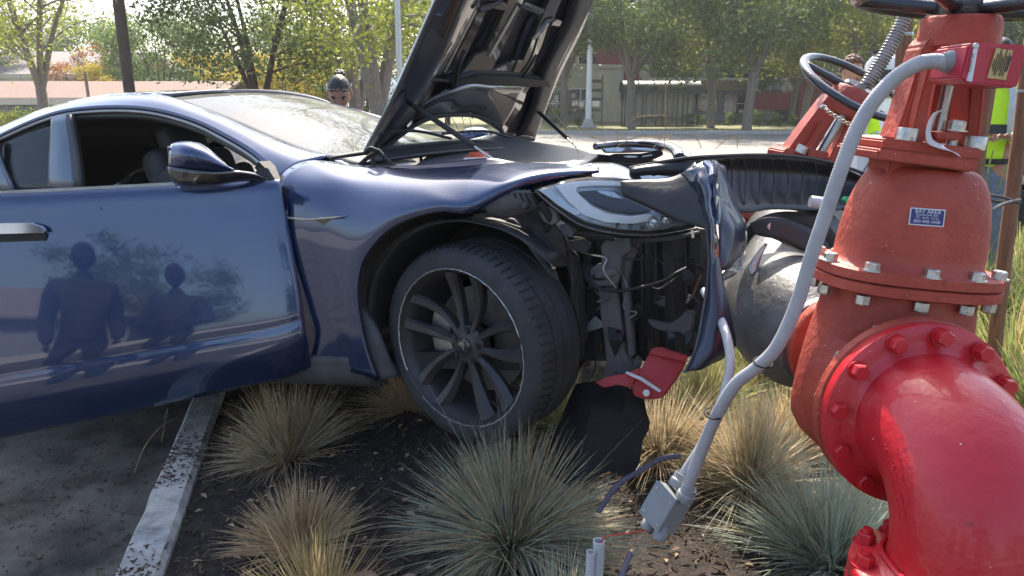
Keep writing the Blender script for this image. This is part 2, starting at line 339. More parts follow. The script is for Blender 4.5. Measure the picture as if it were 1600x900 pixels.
def text_obj(name, txt, o, X, Y, h, m, parent, ext=.0004):
    """flat print: lettering as a mesh, X = reading direction, Y = up of letters, h = cap height"""
    cu = bpy.data.curves.new(name, 'FONT'); cu.body = txt; cu.size = 1; cu.align_x = 'CENTER'; cu.align_y = 'CENTER'; cu.extrude = 0; cu.resolution_u = 2
    tmp = bpy.data.objects.new(name, cu); COL.objects.link(tmp); bpy.context.view_layer.update()
    me = bpy.data.meshes.new_from_object(tmp); bpy.data.objects.remove(tmp)
    X = Vector(X).normalized(); Y = Vector(Y).normalized(); Z = X.cross(Y)
    me.materials.clear(); me.materials.append(m)
    s = h/.7
    for v in me.vertices: p = v.co.copy(); v.co = Vector(o)+X*(p.x*s)+Y*(p.y*s)+Z*(p.z*s+ext)
    return link(name, me, parent)
def nz(x, y, s, a): return a*noise.noise(Vector((x*s, y*s, 3.1)))
# ================= THE SETTING =================
def sheet(name, x0, x1, y0, y1, z, m, nx=1, ny=1, hf=None):
    V = []; Fc = []
    for j in range(ny+1):
        for i in range(nx+1):
            x = x0+(x1-x0)*i/nx; y = y0+(y1-y0)*j/ny; V.append((x, y, z+(hf(x, y) if hf else 0)))
    for j in range(ny):
        for i in range(nx): a = j*(nx+1)+i; Fc.append((a, a+1, a+nx+2, a+nx+1))
    return struct(mesh_obj(name, V, Fc, m, smooth=bool(hf)))
sheet('ground', -900, 900, -900, 900, -.03, M['street'])
def kx(y): return -1.10-(y-2.02)*.246+nz(0, y, 2.2, .006)                     # right-hand edge of the kerb
def nz(x, y, s, a): return a*noise.noise(Vector((x*s, y*s, 3.1)))
sheet('parking_lot', -14, 14, -30, 7.4, -.012, M['asphalt'], 2, 2)
# broken damp asphalt in front of the car, lightly uneven
V = []; Fc = []; nx, ny = 40, 60
for j in range(ny+1):
    y = .2+(5.6-.2)*j/ny
    for i in range(nx+1):
        x = -6+(kx(y)-.1+6)*i/nx; V.append((x, y, .004+max(0, nz(x, y, 1.5, .012)+nz(x, y, 9, .004))))
for j in range(ny):
    for i in range(nx): a = j*(nx+1)+i; Fc.append((a, a+1, a+nx+2, a+nx+1))
struct(mesh_obj('asphalt_drive', V, Fc, M['asphalt'], smooth=True))
# kerb with chamfered edges
V = []; Fc = []; n = 60
for j in range(n+1):
    y = .2+(6.6-.2)*j/n; xr = kx(y); w = .150+nz(y, 1, 8, .010); t = .155+nz(y, 5, 9, .006)
    V += [(xr-w-.01, y, -.02), (xr-w, y, t-.022), (xr-w+.018, y, t), (xr-.018, y, t+.002), (xr, y, t-.02), (xr+.012, y, .02)]
for j in range(n):
    for k in range(5): a = j*6+k; Fc.append((a, a+1, a+7, a+6))
struct(mesh_obj('kerb', V, Fc, M['concrete'], smooth=False))
def soil_z(x, y):
    z = .135+nz(x, y, 1.7, .035)+nz(x, y, 7, .018)+nz(x, y, 25, .008)
    def g(cx, cy, s, a): return a*math.exp(-((x-cx)**2+(y-cy)**2)/(2*s*s))
    z += g(0, 2.9, .45, .17)+g(.5, 3.2, .4, .1)-g(.45, 2.35, .25, .06)
    e = x-kx(y)
    if e < .12: z = min(z, .12+e*.3)
    return z
V = []; Fc = []; nx, ny = 150, 110
for j in range(ny+1):
    y = .2+(7.3-.2)*j/ny
    for i in range(nx+1):
        f = i/nx; x = kx(y)-.006+f*(8-kx(y)); V.append((x, y, soil_z(x, y)))
for j in range(ny):
    for i in range(nx): a = j*(nx+1)+i; Fc.append((a, a+1, a+nx+2, a+nx+1))
struct(mesh_obj('planter_soil', V, Fc, M['soil'], smooth=True))
mb = MB().box((2.5, 7.38, .06), (5.5, .075, .1)); struct(mb.build('planter_far_kerb', M['concrete'], bev=.015))
# wood mulch and twigs: thousands of slivers
mb = MB(); rnd = random.Random(3)
def chip(x, y, z, L, w, h, mb=mb):
    a = rnd.uniform(0, math.pi); t = rnd.uniform(-.5, .5); X = Vector((math.cos(a)*math.cos(t), math.sin(a)*math.cos(t), math.sin(t))); Y = X.cross(Vector((rnd.uniform(-.4, .4), rnd.uniform(-.4, .4), 1))).normalized(); Z = X.cross(Y)
    c = Vector((x, y, z)); V = [c+X*L*s+Y*w*q for s in (-1, 1) for q in (-1, 1)]+[c+Z*h+X*L*.7, c+Z*h-X*L*.7]
    mb.add(V, [(0, 1, 5), (2, 4, 3), (0, 5, 4, 2), (1, 3, 4, 5)])
for i in range(15000):
    y = .9+rnd.random()**1.3*4.6; x = rnd.uniform(kx(y)-.01, min(2.4, .9*y+.8)); s = rnd.uniform(.5, 1.5)
    chip(x, y, soil_z(x, y)+rnd.uniform(0, .012), .011*s*rnd.uniform(.5, 2), .003*s, .003*s)
mb.build('wood_mulch', M['chips'])['kind'] = 'stuff'
# mulch spilled on the kerb and the asphalt
mb = MB()
for i in range(2600):
    y = rnd.uniform(1.2, 4.6); cl_ = noise.noise(Vector((y*2.3, 7, 0)))
    if rnd.random() < .25+cl_*1.2: chip(kx(y)-rnd.uniform(.01, .135), y, .158, .009*rnd.uniform(.4, 2), .0025, .003, mb)
for i in range(900):
    y = rnd.uniform(1.6, 4.2); x = kx(y)-.16-abs(rnd.gauss(0, .5)); chip(x, y, .014, .008*rnd.uniform(.3, 2), .0025, .003, mb)
mb.build('loose_debris', M['chips'])['kind'] = 'stuff'
# ---- across the street ----
sheet('street', -80, 80, 7.6, 36, -.008, M['street'], 2, 2)
mb = MB().box((0, 36.1, .05), (80, .09, .1)); struct(mb.build('street_kerb', M['concrete']))
sheet('lawn', -80, 80, 36.18, 120, .12, M['lawn'], 60, 20, lambda x, y: nz(x, y, .2, .05))
V = []; Fc = []; n = 60
for i in range(n+1):
    a = -1.2+2.4*i/n; h = 30+14*noise.noise(Vector((a*5, 0, 0)))+6*noise.noise(Vector((a*20, 2, 0)))
    for rr, hh in ((700, 0), (760, h), (820, h*.6)): V.append((math.sin(a)*rr, math.cos(a)*rr, hh))
for i in range(n):
    for k in range(2): q = i*3+k; Fc.append((q, q+1, q+4, q+3))
struct(mesh_obj('hills', V, Fc, M['hill'], smooth=True))

# ---------------- trees ----------------
def leaf_mesh(name, centres, n, size, m, seed, flat=1.0):
    r = np.random.RandomState(seed); C = np.array(centres); N = len(C)*n
    c = np.repeat(C[:, :3], n, 0)+r.normal(size=(N, 3))*np.repeat(C[:, 3], n)[:, None]*np.array([1, 1, flat])
    a = r.normal(size=(N, 3)); a /= np.linalg.norm(a, axis=1)[:, None]
    b = np.cross(a, r.normal(size=(N, 3))); b /= np.linalg.norm(b, axis=1)[:, None]
    s = (size*r.uniform(.6, 1.35, N))[:, None]
    V = np.stack([c-a*s*.5, c+b*s*.24, c+a*s*.5, c-b*s*.24], 1).reshape(-1, 3)
    me = bpy.data.meshes.new(name); me.vertices.add(N*4); me.vertices.foreach_set('co', V.astype(np.float32).ravel())
    me.loops.add(N*4); me.loops.foreach_set('vertex_index', np.arange(N*4, dtype=np.int32))
    me.polygons.add(N); me.polygons.foreach_set('loop_start', np.arange(0, N*4, 4, dtype=np.int32)); me.update(calc_edges=True)
    me.materials.append(m); return me
def tree_meshes(seed, H, R, fork, nb, r0, bark, leaf, nclump=46, nleaf=150, lsize=.2, lean=0, zlow=.38):
    r = random.Random(seed); mb = MB(); ends = []
    top = Vector((lean, 0, fork)); P = [Vector((0, 0, -.1)), Vector((lean*.3, .02, fork*.5)), top]
    mb.tube(spline(P, 4), [r0*1.35]+[r0]*7+[r0*.9], 9)
    for b in range(nb):
        a = b*2*math.pi/nb+r.uniform(-.5, .5); sp = r.uniform(.35, .8)*R; h = H*r.uniform(.72, .95)
        e = Vector((lean+math.cos(a)*sp, math.sin(a)*sp, h)); mid = top.lerp(e, .5)+Vector((-math.cos(a)*sp*.12, -math.sin(a)*sp*.12, -.1*H*r.random()))
        Q = spline([top-Vector((0, 0, .25)), mid, e], 5); k = len(Q); mb.tube(Q, [r0*.72*(1-.85*i/(k-1)) for i in range(k)], 7)
        for s in range(5):
            i = r.randint(3, k-1); a2 = a+r.uniform(-1.4, 1.4); L = R*r.uniform(.3, .7); q = Q[i]; e2 = q+Vector((math.cos(a2)*L, math.sin(a2)*L, L*r.uniform(-.25, .7)))
            mb.tube(spline([q, q.lerp(e2, .5)+Vector((0, 0, .12*L)), e2], 3), [r0*.26*(1-.8*i2/6) for i2 in range(7)], 5); ends += [e2, q.lerp(e2, .6)]
        ends.append(e)
    C = []
    while len(C) < nclump:
        if len(C) < len(ends): p = ends[len(C)]; C.append((p.x, p.y, p.z, r.uniform(.28, .5)*R/3)); continue
        a = r.uniform(0, 2*math.pi); ph = r.uniform(-1, 1); rad = R*(r.uniform(.5, 1))
        z = H*(zlow+(1-zlow)*.5)+(1-zlow)*.5*H*ph; q = math.sqrt(max(0, 1-ph*ph*.8))
        C.append((lean+math.cos(a)*rad*q, math.sin(a)*rad*q, z, r.uniform(.25, .5)*R/3))
    o = mb.build('trunk', bark, auto=60); tm = o.data; bpy.data.objects.remove(o)
    return tm, leaf_mesh('crown', C, nleaf, lsize, leaf, seed, .7)
PROTO = {}
def place_tree(kind, x, y, rz, sc, label, name='broadleaf_tree', group=None, cat='tree', z=0):
    t = thing(name, label, cat, (x, y, z), group); t.rotation_euler = (0, 0, rz); t.scale = (sc,)*3
    for nm, me in zip(('trunk', 'crown'), PROTO[kind]):
        o = bpy.data.objects.new(nm, me); COL.objects.link(o); o.parent = t
    return t
PROTO['vase'] = tree_meshes(1, 8, 3.6, 2.1, 6, .19, M['bark'], M['leaf_lime'], 60, 85, .16)
PROTO['green'] = tree_meshes(2, 9, 3.8, 2.6, 6, .2, M['bark'], M['leaf'], 96, 115, .23, .2, .44)
PROTO['green2'] = tree_meshes(5, 9.4, 3.9, 2.4, 5, .2, M['bark'], M['leaf_lime'], 92, 115, .23, -.3, .42)
PROTO['dark'] = tree_meshes(3, 8.5, 3.8, 1.2, 5, .17, M['bark_dark'], M['leaf_dark'], 120, 150, .16, .3, .26)
PROTO['tall'] = tree_meshes(4, 13, 2.8, 6.5, 6, .17, M['bark_dark'], M['leaf_dark'], 60, 110, .15, 0, .42)
PROTO['yellow'] = tree_meshes(6, 3.6, 1.9, .5, 5, .07, M['bark_dark'], M['leaf_yellow'], 46, 150, .14, 0, .15)
PROTO['orange'] = tree_meshes(8, 4.8, 2.0, 1.0, 5, .08, M['bark_dark'], M['leaf_orange'], 46, 150, .15, 0, .25)
PROTO['bush'] = tree_meshes(9, 1.0, .62, .1, 5, .02, M['bark_dark'], M['leaf'], 26, 110, .07, 0, .05)
PROTO['filler'] = tree_meshes(10, 7, 3.6, .8, 5, .16, M['bark_dark'], M['leaf'], 90, 170, .21, 0, .06)
PROTO['lean'] = tree_meshes(12, 9, 4.2, 1.3, 4, .26, M['bark'], M['leaf_lime'], 90, 110, .15, .6, .34)
def ux(u, y): return (u-800)/FPX*y*.985
TL = [
 ('vase', 78, 29, .3, 1, 'vase shaped tree with grey branches and thin yellow green leaves, far left above the hedge'),
 ('tall', 214, 24, 1, 1, 'tall tree with one straight reddish brown trunk left of the windscreen'),
 ('orange', 128, 56, .2, 1, 'rusty orange leaved tree behind the brown roof, left of the yellow one'),
 ('yellow', 186, 50, .9, 1, 'bright yellow shrubby tree at the edge of the brown roof'),
 ('orange', 205, 60, 2.2, 1.1, 'orange red tree just behind the straight reddish trunk'),
 ('filler', 262, 50, .5, .95, 'dense mid green tree right of the straight reddish trunk'),
 ('filler', 330, 66, 2, .8, 'dark green tree far off beside the gap that shows the pale hill'),
 ('dark', 405, 27, 1.3, 1, 'dark multi trunk tree above the middle of the car roof'),
 ('yellow', 372, 46, .1, 1.15, 'yellow leaved small tree left of the dark multi trunk tree'),
 ('yellow', 452, 42, 1.7, 1.05, 'golden yellow bushy tree right of the dark multi trunk tree'),
 ('yellow', 505, 46, 2.9, 1.25, 'tallest golden tree, just left of the woman by the car'),
 ('lean', 534, 27, .4, 1, 'grey branching tree directly above the woman by the car'),
 ('lean', 622, 21, 2.6, 1.1, 'thick grey tree with leaning boughs behind the left metal lamp post'),
 ('filler', 575, 48, 1.1, .8, 'low green tree between the woman and the raised bonnet'),
 ('filler', 700, 46, 4, 1.1, 'green tree hidden behind the raised bonnet'),
 ('green', 880, 43, 4.4, 1.05, 'dim grey trunked tree between the raised bonnet and the white lamp post'),
 ('green', 985, 40, 2.1, 1.05, 'leafy green tree hanging over the left end of the bus shelter'),
 ('green2', 1108, 41, 1.2, 1, 'forked tree with yellow green leaves right of the bus shelter'),
 ('green', 1164, 37, .3, 1.12, 'tall grey trunked tree second right of the bus shelter'),
 ('green2', 1250, 40, 3.1, .95, 'pale trunked tree left of the red haired worker'),
 ('green', 1232, 47, 5.2, .9, 'thin trunked tree in front of the maroon apartment wall'),
 ('green2', 1345, 36, 4.0, 1, 'leafy tree directly above the red haired worker'),
 ('dark', 1040, 60, .6, .95, 'tree rising behind the bus shelter roof'),
 ('green2', 1450, 40, 2.2, 1.05, 'yellow green tree behind the top of the big red valve'),
 ('green', 1570, 34, .9, 1, 'green tree behind the red switch box'),
 ('filler', 1420, 56, 3, 1.1, 'bushy green tree low behind the white utility truck'),
 ('filler', 1640, 44, 3, 1.1, 'bushy green tree at the right edge beyond the second worker'),
 ('filler', 470, 70, 3, 1.2, 'distant green tree beyond the golden trees'),
 ('filler', 150, 78, 1, 1.3, 'distant green tree beyond the grey roofed house'),
 ('filler', -20, 60, 1, 1.1, 'green tree at the left edge beyond the hedge')]
for k, u, y, rz, sc, lb in TL: place_tree(k, ux(u, y), y, rz, sc, lb, 'broadleaf_tree' if k not in ('tall',) else 'tall_tree', 'trees across the street', z=0 if y < 36 else .1)
BU = [(905, 41, .9, 'round clipped bush left of the white lamp post'), (868, 43, .8, 'dark bush below the dim grey trunk'), (1078, 44, .55, 'pale low shrub beside the right end of the bus shelter'),
      (1095, 43, .5, 'pale low shrub left of the forked tree'), (1130, 44, .6, 'pale low shrub between the forked tree and the tall grey trunk'), (1142, 45, .5, 'small shrub just left of the tall grey trunk'),
      (1183, 43, .75, 'round bush just right of the tall grey trunk'), (1197, 44, .6, 'round bush second right of the tall grey trunk'), (1215, 43, .6, 'round bush below the thin trunked tree'), (1240, 42, .55, 'small shrub by the pale trunked tree')]
for u, y, s, lb in BU: place_tree('bush', ux(u, y), y, u, s*1.15, lb, 'round_bush', 'shrubs along the lawn', 'shrub', .12)
# clipped hedge at the left edge
H0 = at(-60, 196, 24); 
C = []
rr = random.Random(4)
for i in range(110): C.append((-18.5+3.6*rr.random(), 24+rr.uniform(-.5, .5), rr.uniform(.35, 1.12), .12))
o = link('hedge', leaf_mesh('hedge', C, 110, .075, M['leaf_lime'], 11), None); tag(o, 'low clipped yellow green hedge at the left edge behind the car', 'hedge')

# ---------------- buildings ----------------
def house(name, label, x0, x1, y0, y1, ze, zr, zb, wm, rm, ov=.5):
    t = thing(name, label, 'building', ((x0+x1)/2, (y0+y1)/2, zb))
    MB().box(((x0+x1)/2, (y0+y1)/2, (zb+ze)/2), ((x1-x0)/2, (y1-y0)/2, (ze-zb)/2)).build('wall', wm, t)
    ym = (y0+y1)/2; mb = MB()
    V = [(x0-ov, y0-ov, ze), (x1+ov, y0-ov, ze), (x1+ov, ym, zr), (x0-ov, ym, zr), (x0-ov, y1+ov, ze), (x1+ov, y1+ov, ze)]
    mb.add(V+[(a, b, c-.14) for a, b, c in V], [(0, 1, 2, 3), (3, 2, 5, 4), (6, 9, 8, 7), (9, 10, 11, 8), (0, 6, 7, 1), (4, 5, 11, 10), (0, 3, 9, 6), (3, 4, 10, 9), (1, 7, 8, 2), (2, 8, 11, 5)])
    mb.build('roof', rm, t); MB().box(((x0+x1)/2, y0-ov-.03, ze-.14), ((x1-x0)/2+ov, .03, .16)).build('fascia', M['beige'], t)
    return t
house('carport', 'long low brown shingled carport roof behind the car, far left', -36, -14.5, 36.5, 43, 1.65, 2.5, -.1, M['greywall'], M['roofing'])
t = house('suburban_house', 'grey roofed house behind the carport at the left edge', -47, -30, 58, 70, 3.4, 5.4, 0, M['white'], M['roofgrey'])
house('suburban_house', 'distant pale house seen between the orange trees', -37, -28, 74, 84, 4, 5.6, 0, M['beige'], M['roofgrey'])
def window(bd, x, y, z, w, h, n=2):
    f = MB().box((x, y-.05, z), (w/2+.07, .06, h/2+.07)).build('window', M['white'], bd)
    MB().box((x, y-.12, z), (w/2, .02, h/2)).build('pane', M['winglass'], f)
    mb = MB()
    for k in range(1, n): mb.box((x-w/2+w*k/n, y-.15, z), (.03, .02, h/2))
    mb.box((x, y-.15, z), (w/2, .02, .025)); mb.build('mullion', M['white'], f)
def apartment(label, x0, x1, y0, H, wm, bays, base=M['greywall']):
    t = thing('apartment_building', label, 'building', ((x0+x1)/2, y0, .1))
    MB().box(((x0+x1)/2, y0+5, H/2+.1), ((x1-x0)/2, 5, H/2)).build('wall', wm, t)
    MB().box(((x0+x1)/2, y0-.06, 1.1), ((x1-x0)/2+.03, .05, 1.1)).build('base_course', base, t)
    MB().box(((x0+x1)/2, y0+4.6, H+.35), ((x1-x0)/2+.5, 5.8, .22)).build('roof', M['roofgrey'], t)
    mb = MB()
    for z in np.arange(2.35, H, .28): mb.box(((x0+x1)/2, y0-.02, z), ((x1-x0)/2, .025, .018))
    mb.build('siding_lap', wm, t)
    for b in bays:
        if b[0] == 'w': window(t, b[1], y0, b[2], b[3], b[4])
        elif b[0] == 'm': MB().box((b[1], y0-.12, b[2]), (b[3]/2, .12, b[4]/2)).build('cladding_panel', M['maroon'], t)
        elif b[0] == 't':
            MB().lathe((b[1], y0-.1, .1), (0, 0, 1), [(0, 0), (b[3], 0), (b[3], b[4]), (b[3]+.12, b[4]), (b[3]+.12, b[4]+.2), (0, b[4]+.2)], 24).build('stair_tower', M['beige'], t, auto=40)
        elif b[0] == 'b':
            q = MB().box((b[1], y0-.7, b[2]), (b[3]/2, .7, .09)).build('balcony', M['beige'], t); mb = MB().box((b[1], y0-1.36, b[2]+1), (b[3]/2, .03, .03))
            for k in range(int(b[3]/.16)): mb.box((b[1]-b[3]/2+.08+k*.16, y0-1.36, b[2]+.52), (.012, .012, .48))
            mb.build('railing', M['shelter'], q); MB().box((b[1], y0-.03, b[2]+1.2), (b[3]*.4, .06, 1.1)).build('balcony_opening', M['winglass'], q)
        elif b[0] == 'd': MB().lathe((b[1], y0-.14, .2), (0, -1, 0), [(b[3], 0), (b[3], .06), (0, .06)], 20, sy=1.5).build('archway', M['black'], t)
Yb = 52
X = lambda u: ux(u, Yb)
apartment('beige apartment block with round stair tower and maroon panels behind the lamp post', X(815), X(1010), Yb, 8.6, M['beige'],
 [('t', X(945), 0, 1.1, 3.5), ('m', X(942), 4.7, 1.3, 2.2), ('m', X(975), 3.4, 1.6, 3.6), ('w', X(868), 1.3, 1.5, 1.2), ('w', X(838), 1.3, 1.2, 1.2), ('w', X(870), 4.6, 1.6, 1.3), ('w', X(905), 1.5, 1.2, 1.5), ('w', X(915), 4.6, 1.2, 1.4), ('w', X(870), 7, 1.6, 1.3)])
apartment('cream and grey apartment block with balconies behind the bus shelter', X(1012), X(1175), Yb+1, 9, M['beige'],
 [('b', X(1055), 2.9, 4.2), ('w', X(1045), 4.8, 1.6, 1.4), ('b', X(1140), 2.9, 3.6), ('w', X(1105), 4.6, 1.4, 1.4), ('w', X(1105), 1.4, 1.4, 1.2), ('b', X(1055), 5.9, 4.2), ('w', X(1150), 1.3, 1.6, 1.2), ('w', X(1140), 7.2, 1.6, 1.4)])
apartment('cream apartment block with maroon lower wall and archways right of the tall grey trunk', X(1178), X(1420), Yb-.5, 9, M['beige'],
 [('w', X(1190), 2.9, 1.6, 1.4), ('m', X(1195), 1.5, 2.6, 1.2), ('m', X(1262), 1.6, 2.4, 2.6), ('d', X(1228), 0, 1.3), ('d', X(1300), 0, 1.3), ('w', X(1262), 4.6, 1.8, 1.4), ('b', X(1312), 3.2, 4), ('w', X(1225), 4.6, 1.4, 1.4), ('w', X(1375), 4.4, 1.6, 1.4), ('w', X(1375), 1.5, 1.6, 1.4)])
# bus shelter with barrel roof
t = thing('bus_shelter', 'dark barrel roofed bus shelter with frosted panels on the lawn', 'bus shelter', (ux(1026, 44), 44, .15))
xs0, xs1, yb = ux(972, 44), ux(1083, 44), 44; L = xs1-xs0; R_ = .72
mb = MB(); V = []; n = 12
for i in range(n+1):
    a = math.pi*i/n
    for x in (xs0-.15, xs1+.15): V.append((x, yb-math.cos(a)*R_, 2.0+math.sin(a)*.62)); V.append((x, yb-math.cos(a)*(R_-.05), 2.0+math.sin(a)*.57))
Fc = []
for i in range(n): b = i*4; Fc += [(b, b+2, b+6, b+4), (b+1, b+5, b+7, b+3), (b, b+4, b+5, b+1), (b+2, b+3, b+7, b+6)]
mb.add(V, Fc).build('roof', mat('weathered_shelter_roof', (.11, .12, .11), .4, .2, .4, 3), t, auto=40)
mb = MB()
for k in range(6):
    x = xs0-.16+(L+.32)*k/5; mb.tube([(x, yb-math.cos(math.pi*i/n)*(R_+.02), 2.0+math.sin(math.pi*i/n)*.64) for i in range(n+1)], .035, 5)
mb.build('roof_rib', M['shelter'], t)
MB().box((xs0+L/2, yb-R_, 1.98), (L/2+.18, .06, .1)).build('fascia', M['shelter'], t)
for sx in (xs0-.1, xs1+.1): MB().lathe((sx, yb, 2.0), (1, 0, 0), [(.6, -.02), (.6, .02), (0, .02)], 24, up=Vector((0, 1, 0)), a0=0, a1=2*math.pi).build('end_panel', M['shelter'], t)
for k in range(8):
    x = xs0+L*k/7
    for y in (yb-.6, yb+.6):
        if y < yb or k % 2 == 0: MB().box((x, y, 1.05), (.04, .04, .95)).build('post', M['shelter'], t)
for k in range(7):
    x = xs0+L*(k+.5)/7
    MB().box((x, yb+.6, 1.1), (L/14-.06, .012, .8)).build('back_panel', M['shelterglass'], t)
MB().box((xs0+L/2, yb+.25, .55), (L*.32, .2, .03)).build('bench', M['wood'], t)
mb = MB().box((xs0-.9, yb, 1.5), (.3, .04, .9)); 
t = thing('transit_sign', 'dark transit sign frame left of the bus shelter', 'sign', (xs0-1.6, yb, .1))
for dx in (-.35, .35): MB().box((xs0-1.6+dx, yb, 1.5), (.04, .04, 1.4)).build('post', M['shelter'], t)
for z in (1.0, 1.6, 2.1, 2.6): MB().box((xs0-1.6, yb, z), (.31, .03, .09)).build('rail', M['shelter'], t)
MB().box((xs0-1.6, yb-.05, 1.35), (.2, .02, .16)).build('timetable', M['white'], t)
# lamp posts
def lamp(label, u, y, r, H, z, m):
    x = ux(u, y); t = thing('lamp_post', label, 'lamp post', (x, y, z), 'lamp posts')
    MB().tube([(x, y, z), (x, y, z+H)], [r, r*.62], 16).build('pole', m, t, auto=60)
    MB().lathe((x, y, z), (0, 0, 1), [(0, 0), (r*2.6, 0), (r*2.6, .1), (r*1.9, .14), (r*1.25, .45), (r*.8, .5)], 20).build('base', M['concrete'], t, auto=40)
    MB().box((x, y-.5, z+H), (.12, .55, .06)).build('lamp_head', M['greyplastic'], t, bev=.02)
lamp('round grey metal lamp post close behind the raised bonnet, left of it', 629, 17.5, .085, 8, 0, M['steel'])
lamp('white painted lamp post right of the raised bonnet on the lawn', 918, 40, .17, 9, .12, M['white'])
t = thing('wooden_pole', 'short grey pole in front of the brown carport roof', 'pole', (ux(150, 34), 34, 0)); MB().tube([(ux(150, 34), 34, 0), (ux(149, 34), 34, 2.75)], .07, 8).build('post', M['bark'], t)
# ---- what stands behind the photographer (seen in the door's reflection) ----
house('suburban_house', 'grey gabled house behind the photographer', -16, -7, -32, -22, 3.4, 5.2, 0, M['greywall'], M['roofgrey'])
MB().box((0, -17, .5), (26, .12, .5)).build('boundary_wall', M['concrete']); tag(bpy.data.objects['boundary_wall'], 'low pale wall behind the photographer', 'wall')
place_tree('green', -6.5, -24, 1, .7, 'spreading tree behind the photographer'); place_tree('filler', 6, -20, 1, .9, 'bushy tree behind the photographer, to the right'); place_tree('filler', 13, -19, 2, .9, 'second bushy tree behind the photographer')
place_tree('filler', -24, -24, 2, .9, 'third bushy tree behind the photographer, to the left')
M['handle'] = mat('polished_blue_tinted_metal', (.55, .62, .72), .08, 1, .05, 8)
# ================= THE CRASHED CAR =================
car = thing('crashed_car', 'dark blue crashed car with raised bonnet, open front door and torn off nose', 'car', cw(-1.4, 0, 0))
Lo = lambda p: CT @ (Vector(p)-CO)                        # world -> car local
def rows(*rs, f=cl): return [[f(*p) for p in r] for r in rs]
def cmb(mb): mb.v = [cw(*p) for p in mb.v]; return mb
# ---- roof, pillars, windscreen ----
arc = [cl(*p) for p in [(0, 218, -.80), (60, 191, -.77), (110, 177, -.75), (180, 172, -.725), (240, 176, -.725), (300, 192, -.74), (350, 216, -.77), (400, 247, -.81), (440, 288, -.87)]]
mid = [cl(*p) for p in [(0, 210, -.75), (57, 185, -.71), (110, 169, -.69), (180, 161, -.67), (248, 164, -.675), (318, 184, -.69), (378, 210, -.715), (430, 238, -.75), (474, 262, -.80)]]
edg = [cl(*p) for p in [(0, 205, -.66), (55, 181, -.62), (110, 164, -.6), (180, 153, -.59), (255, 155, -.6), (330, 182, -.615), (400, 213, -.64), (455, 236, -.67), (512, 250, -.70)]]
rear = [((-3.75, -.86, .9), (-3.9, -.8, .98), (-3.8, -.6, 1.0)), ((-3.2, -.83, 1.05), (-3.25, -.78, 1.12), (-3.2, -.62, 1.2)), ((-2.8, -.81, 1.17), (-2.8, -.77, 1.22), (-2.8, -.64, 1.3))]
A = [cw(*r[0]) for r in rear]+arc; B = [cw(*r[1]) for r in rear]+mid; E = [cw(*r[2]) for r in rear]+edg
patch('roof_rail', [A, B, E], M['paint'], car, .02, 6, 5, flip=True)
mir = lambda p: cw(*[a*b for a, b in zip(Lo(p), (1, -1, 1))])
patch('roof_rail', [[mir(p) for p in r] for r in (A, B, E)], M['paint'], car, .02, 6, 5)
tube_obj('window_trim', [p+CM@Vector((0, -.006, -.004)) for p in A], .008, M['trimgrey'], car, 8, 6)
tube_obj('window_seal', [p+CM@Vector((0, .012, -.022)) for p in A], .016, M['plastic'], car, 8, 6)
tube_obj('windscreen_seal', [p+CM@Vector((0, .005, .004)) for p in edg[4:]], .010, M['black'], car, 8, 6)
def bowrow(e, bow, zb, n=9):
    x, y, z = Lo(e); return [cw(x+bow*(1-t*t), abs(y)*t, z+zb*(1-t*t)) for t in [-1+2*i/(n-1) for i in range(n)]]
rf = []
for i, e in enumerate(E[:8]): rf.append(bowrow(e, .10 if i == 7 else 0, .035 if i > 0 else .01))
patch('glass_roof', rf, M['roofglass'], car, .02, 3, 4)
ws = [bowrow(e, .10+.15*i/4, .035) for i, e in enumerate(edg[4:])]
patch('windscreen', ws, M['windshield'], car, .005, 3, 5)
# rear side, tail (mostly behind the open door)
def sidep(s):
    return [[cw(x, s*y, z) for x, y, z in r] for r in (
    [(-4.0, .80, .93), (-3.4, .88, .95), (-2.6, .905, .945), (-1.87, .90, .93)], [(-4.1, .86, .75), (-3.4, .97, .78), (-2.6, .965, .75), (-1.87, .955, .72)],
    [(-4.05, .86, .45), (-3.4, .98, .5), (-2.6, .965, .45), (-1.87, .95, .42)], [(-4.0, .8, .2), (-3.4, .93, .2), (-2.6, .93, .19), (-1.87, .93, .19)])]
patch('rear_door_panel', sidep(-1), M['paint'], car, .02)
patch('far_side_panel', sidep(1), M['paint'], car, .02, flip=True)
patch('far_front_door', [[cw(x, y, z) for x, y, z in r] for r in ([(-1.85, .90, .93), (-1.2, .90, .92), (-.6, .88, .9)], [(-1.85, .955, .72), (-1.2, .955, .7), (-.6, .95, .7)], [(-1.85, .93, .2), (-1.2, .93, .2), (-.6, .93, .2)])], M['paint'], car, .02)
patch('far_fender', [[cw(x, y, z) for x, y, z in r] for r in ([(-.62, .74, .93), (-.1, .74, .88), (.3, .7, .80), (.5, .62, .74)], [(-.6, .90, .86), (-.1, .92, .80), (.3, .84, .73), (.5, .74, .68)], [(-.6, .95, .6), (-.3, .96, .6), (.3, .88, .62), (.5, .78, .6)])], M['paint'], car, .01)
patch('tail_panel', [[cw(-3.95, -.7, .98), cw(-4.05, 0, 1.02), cw(-3.95, .7, .98)], [cw(-4.15, -.8, .7), cw(-4.3, 0, .7), cw(-4.15, .8, .7)], [cw(-4.0, -.8, .25), cw(-4.1, 0, .25), cw(-4.0, .8, .25)]], M['paint'], car, .01)
rw = thing('tmp', 'x', 'x'); bpy.data.objects.remove(rw)
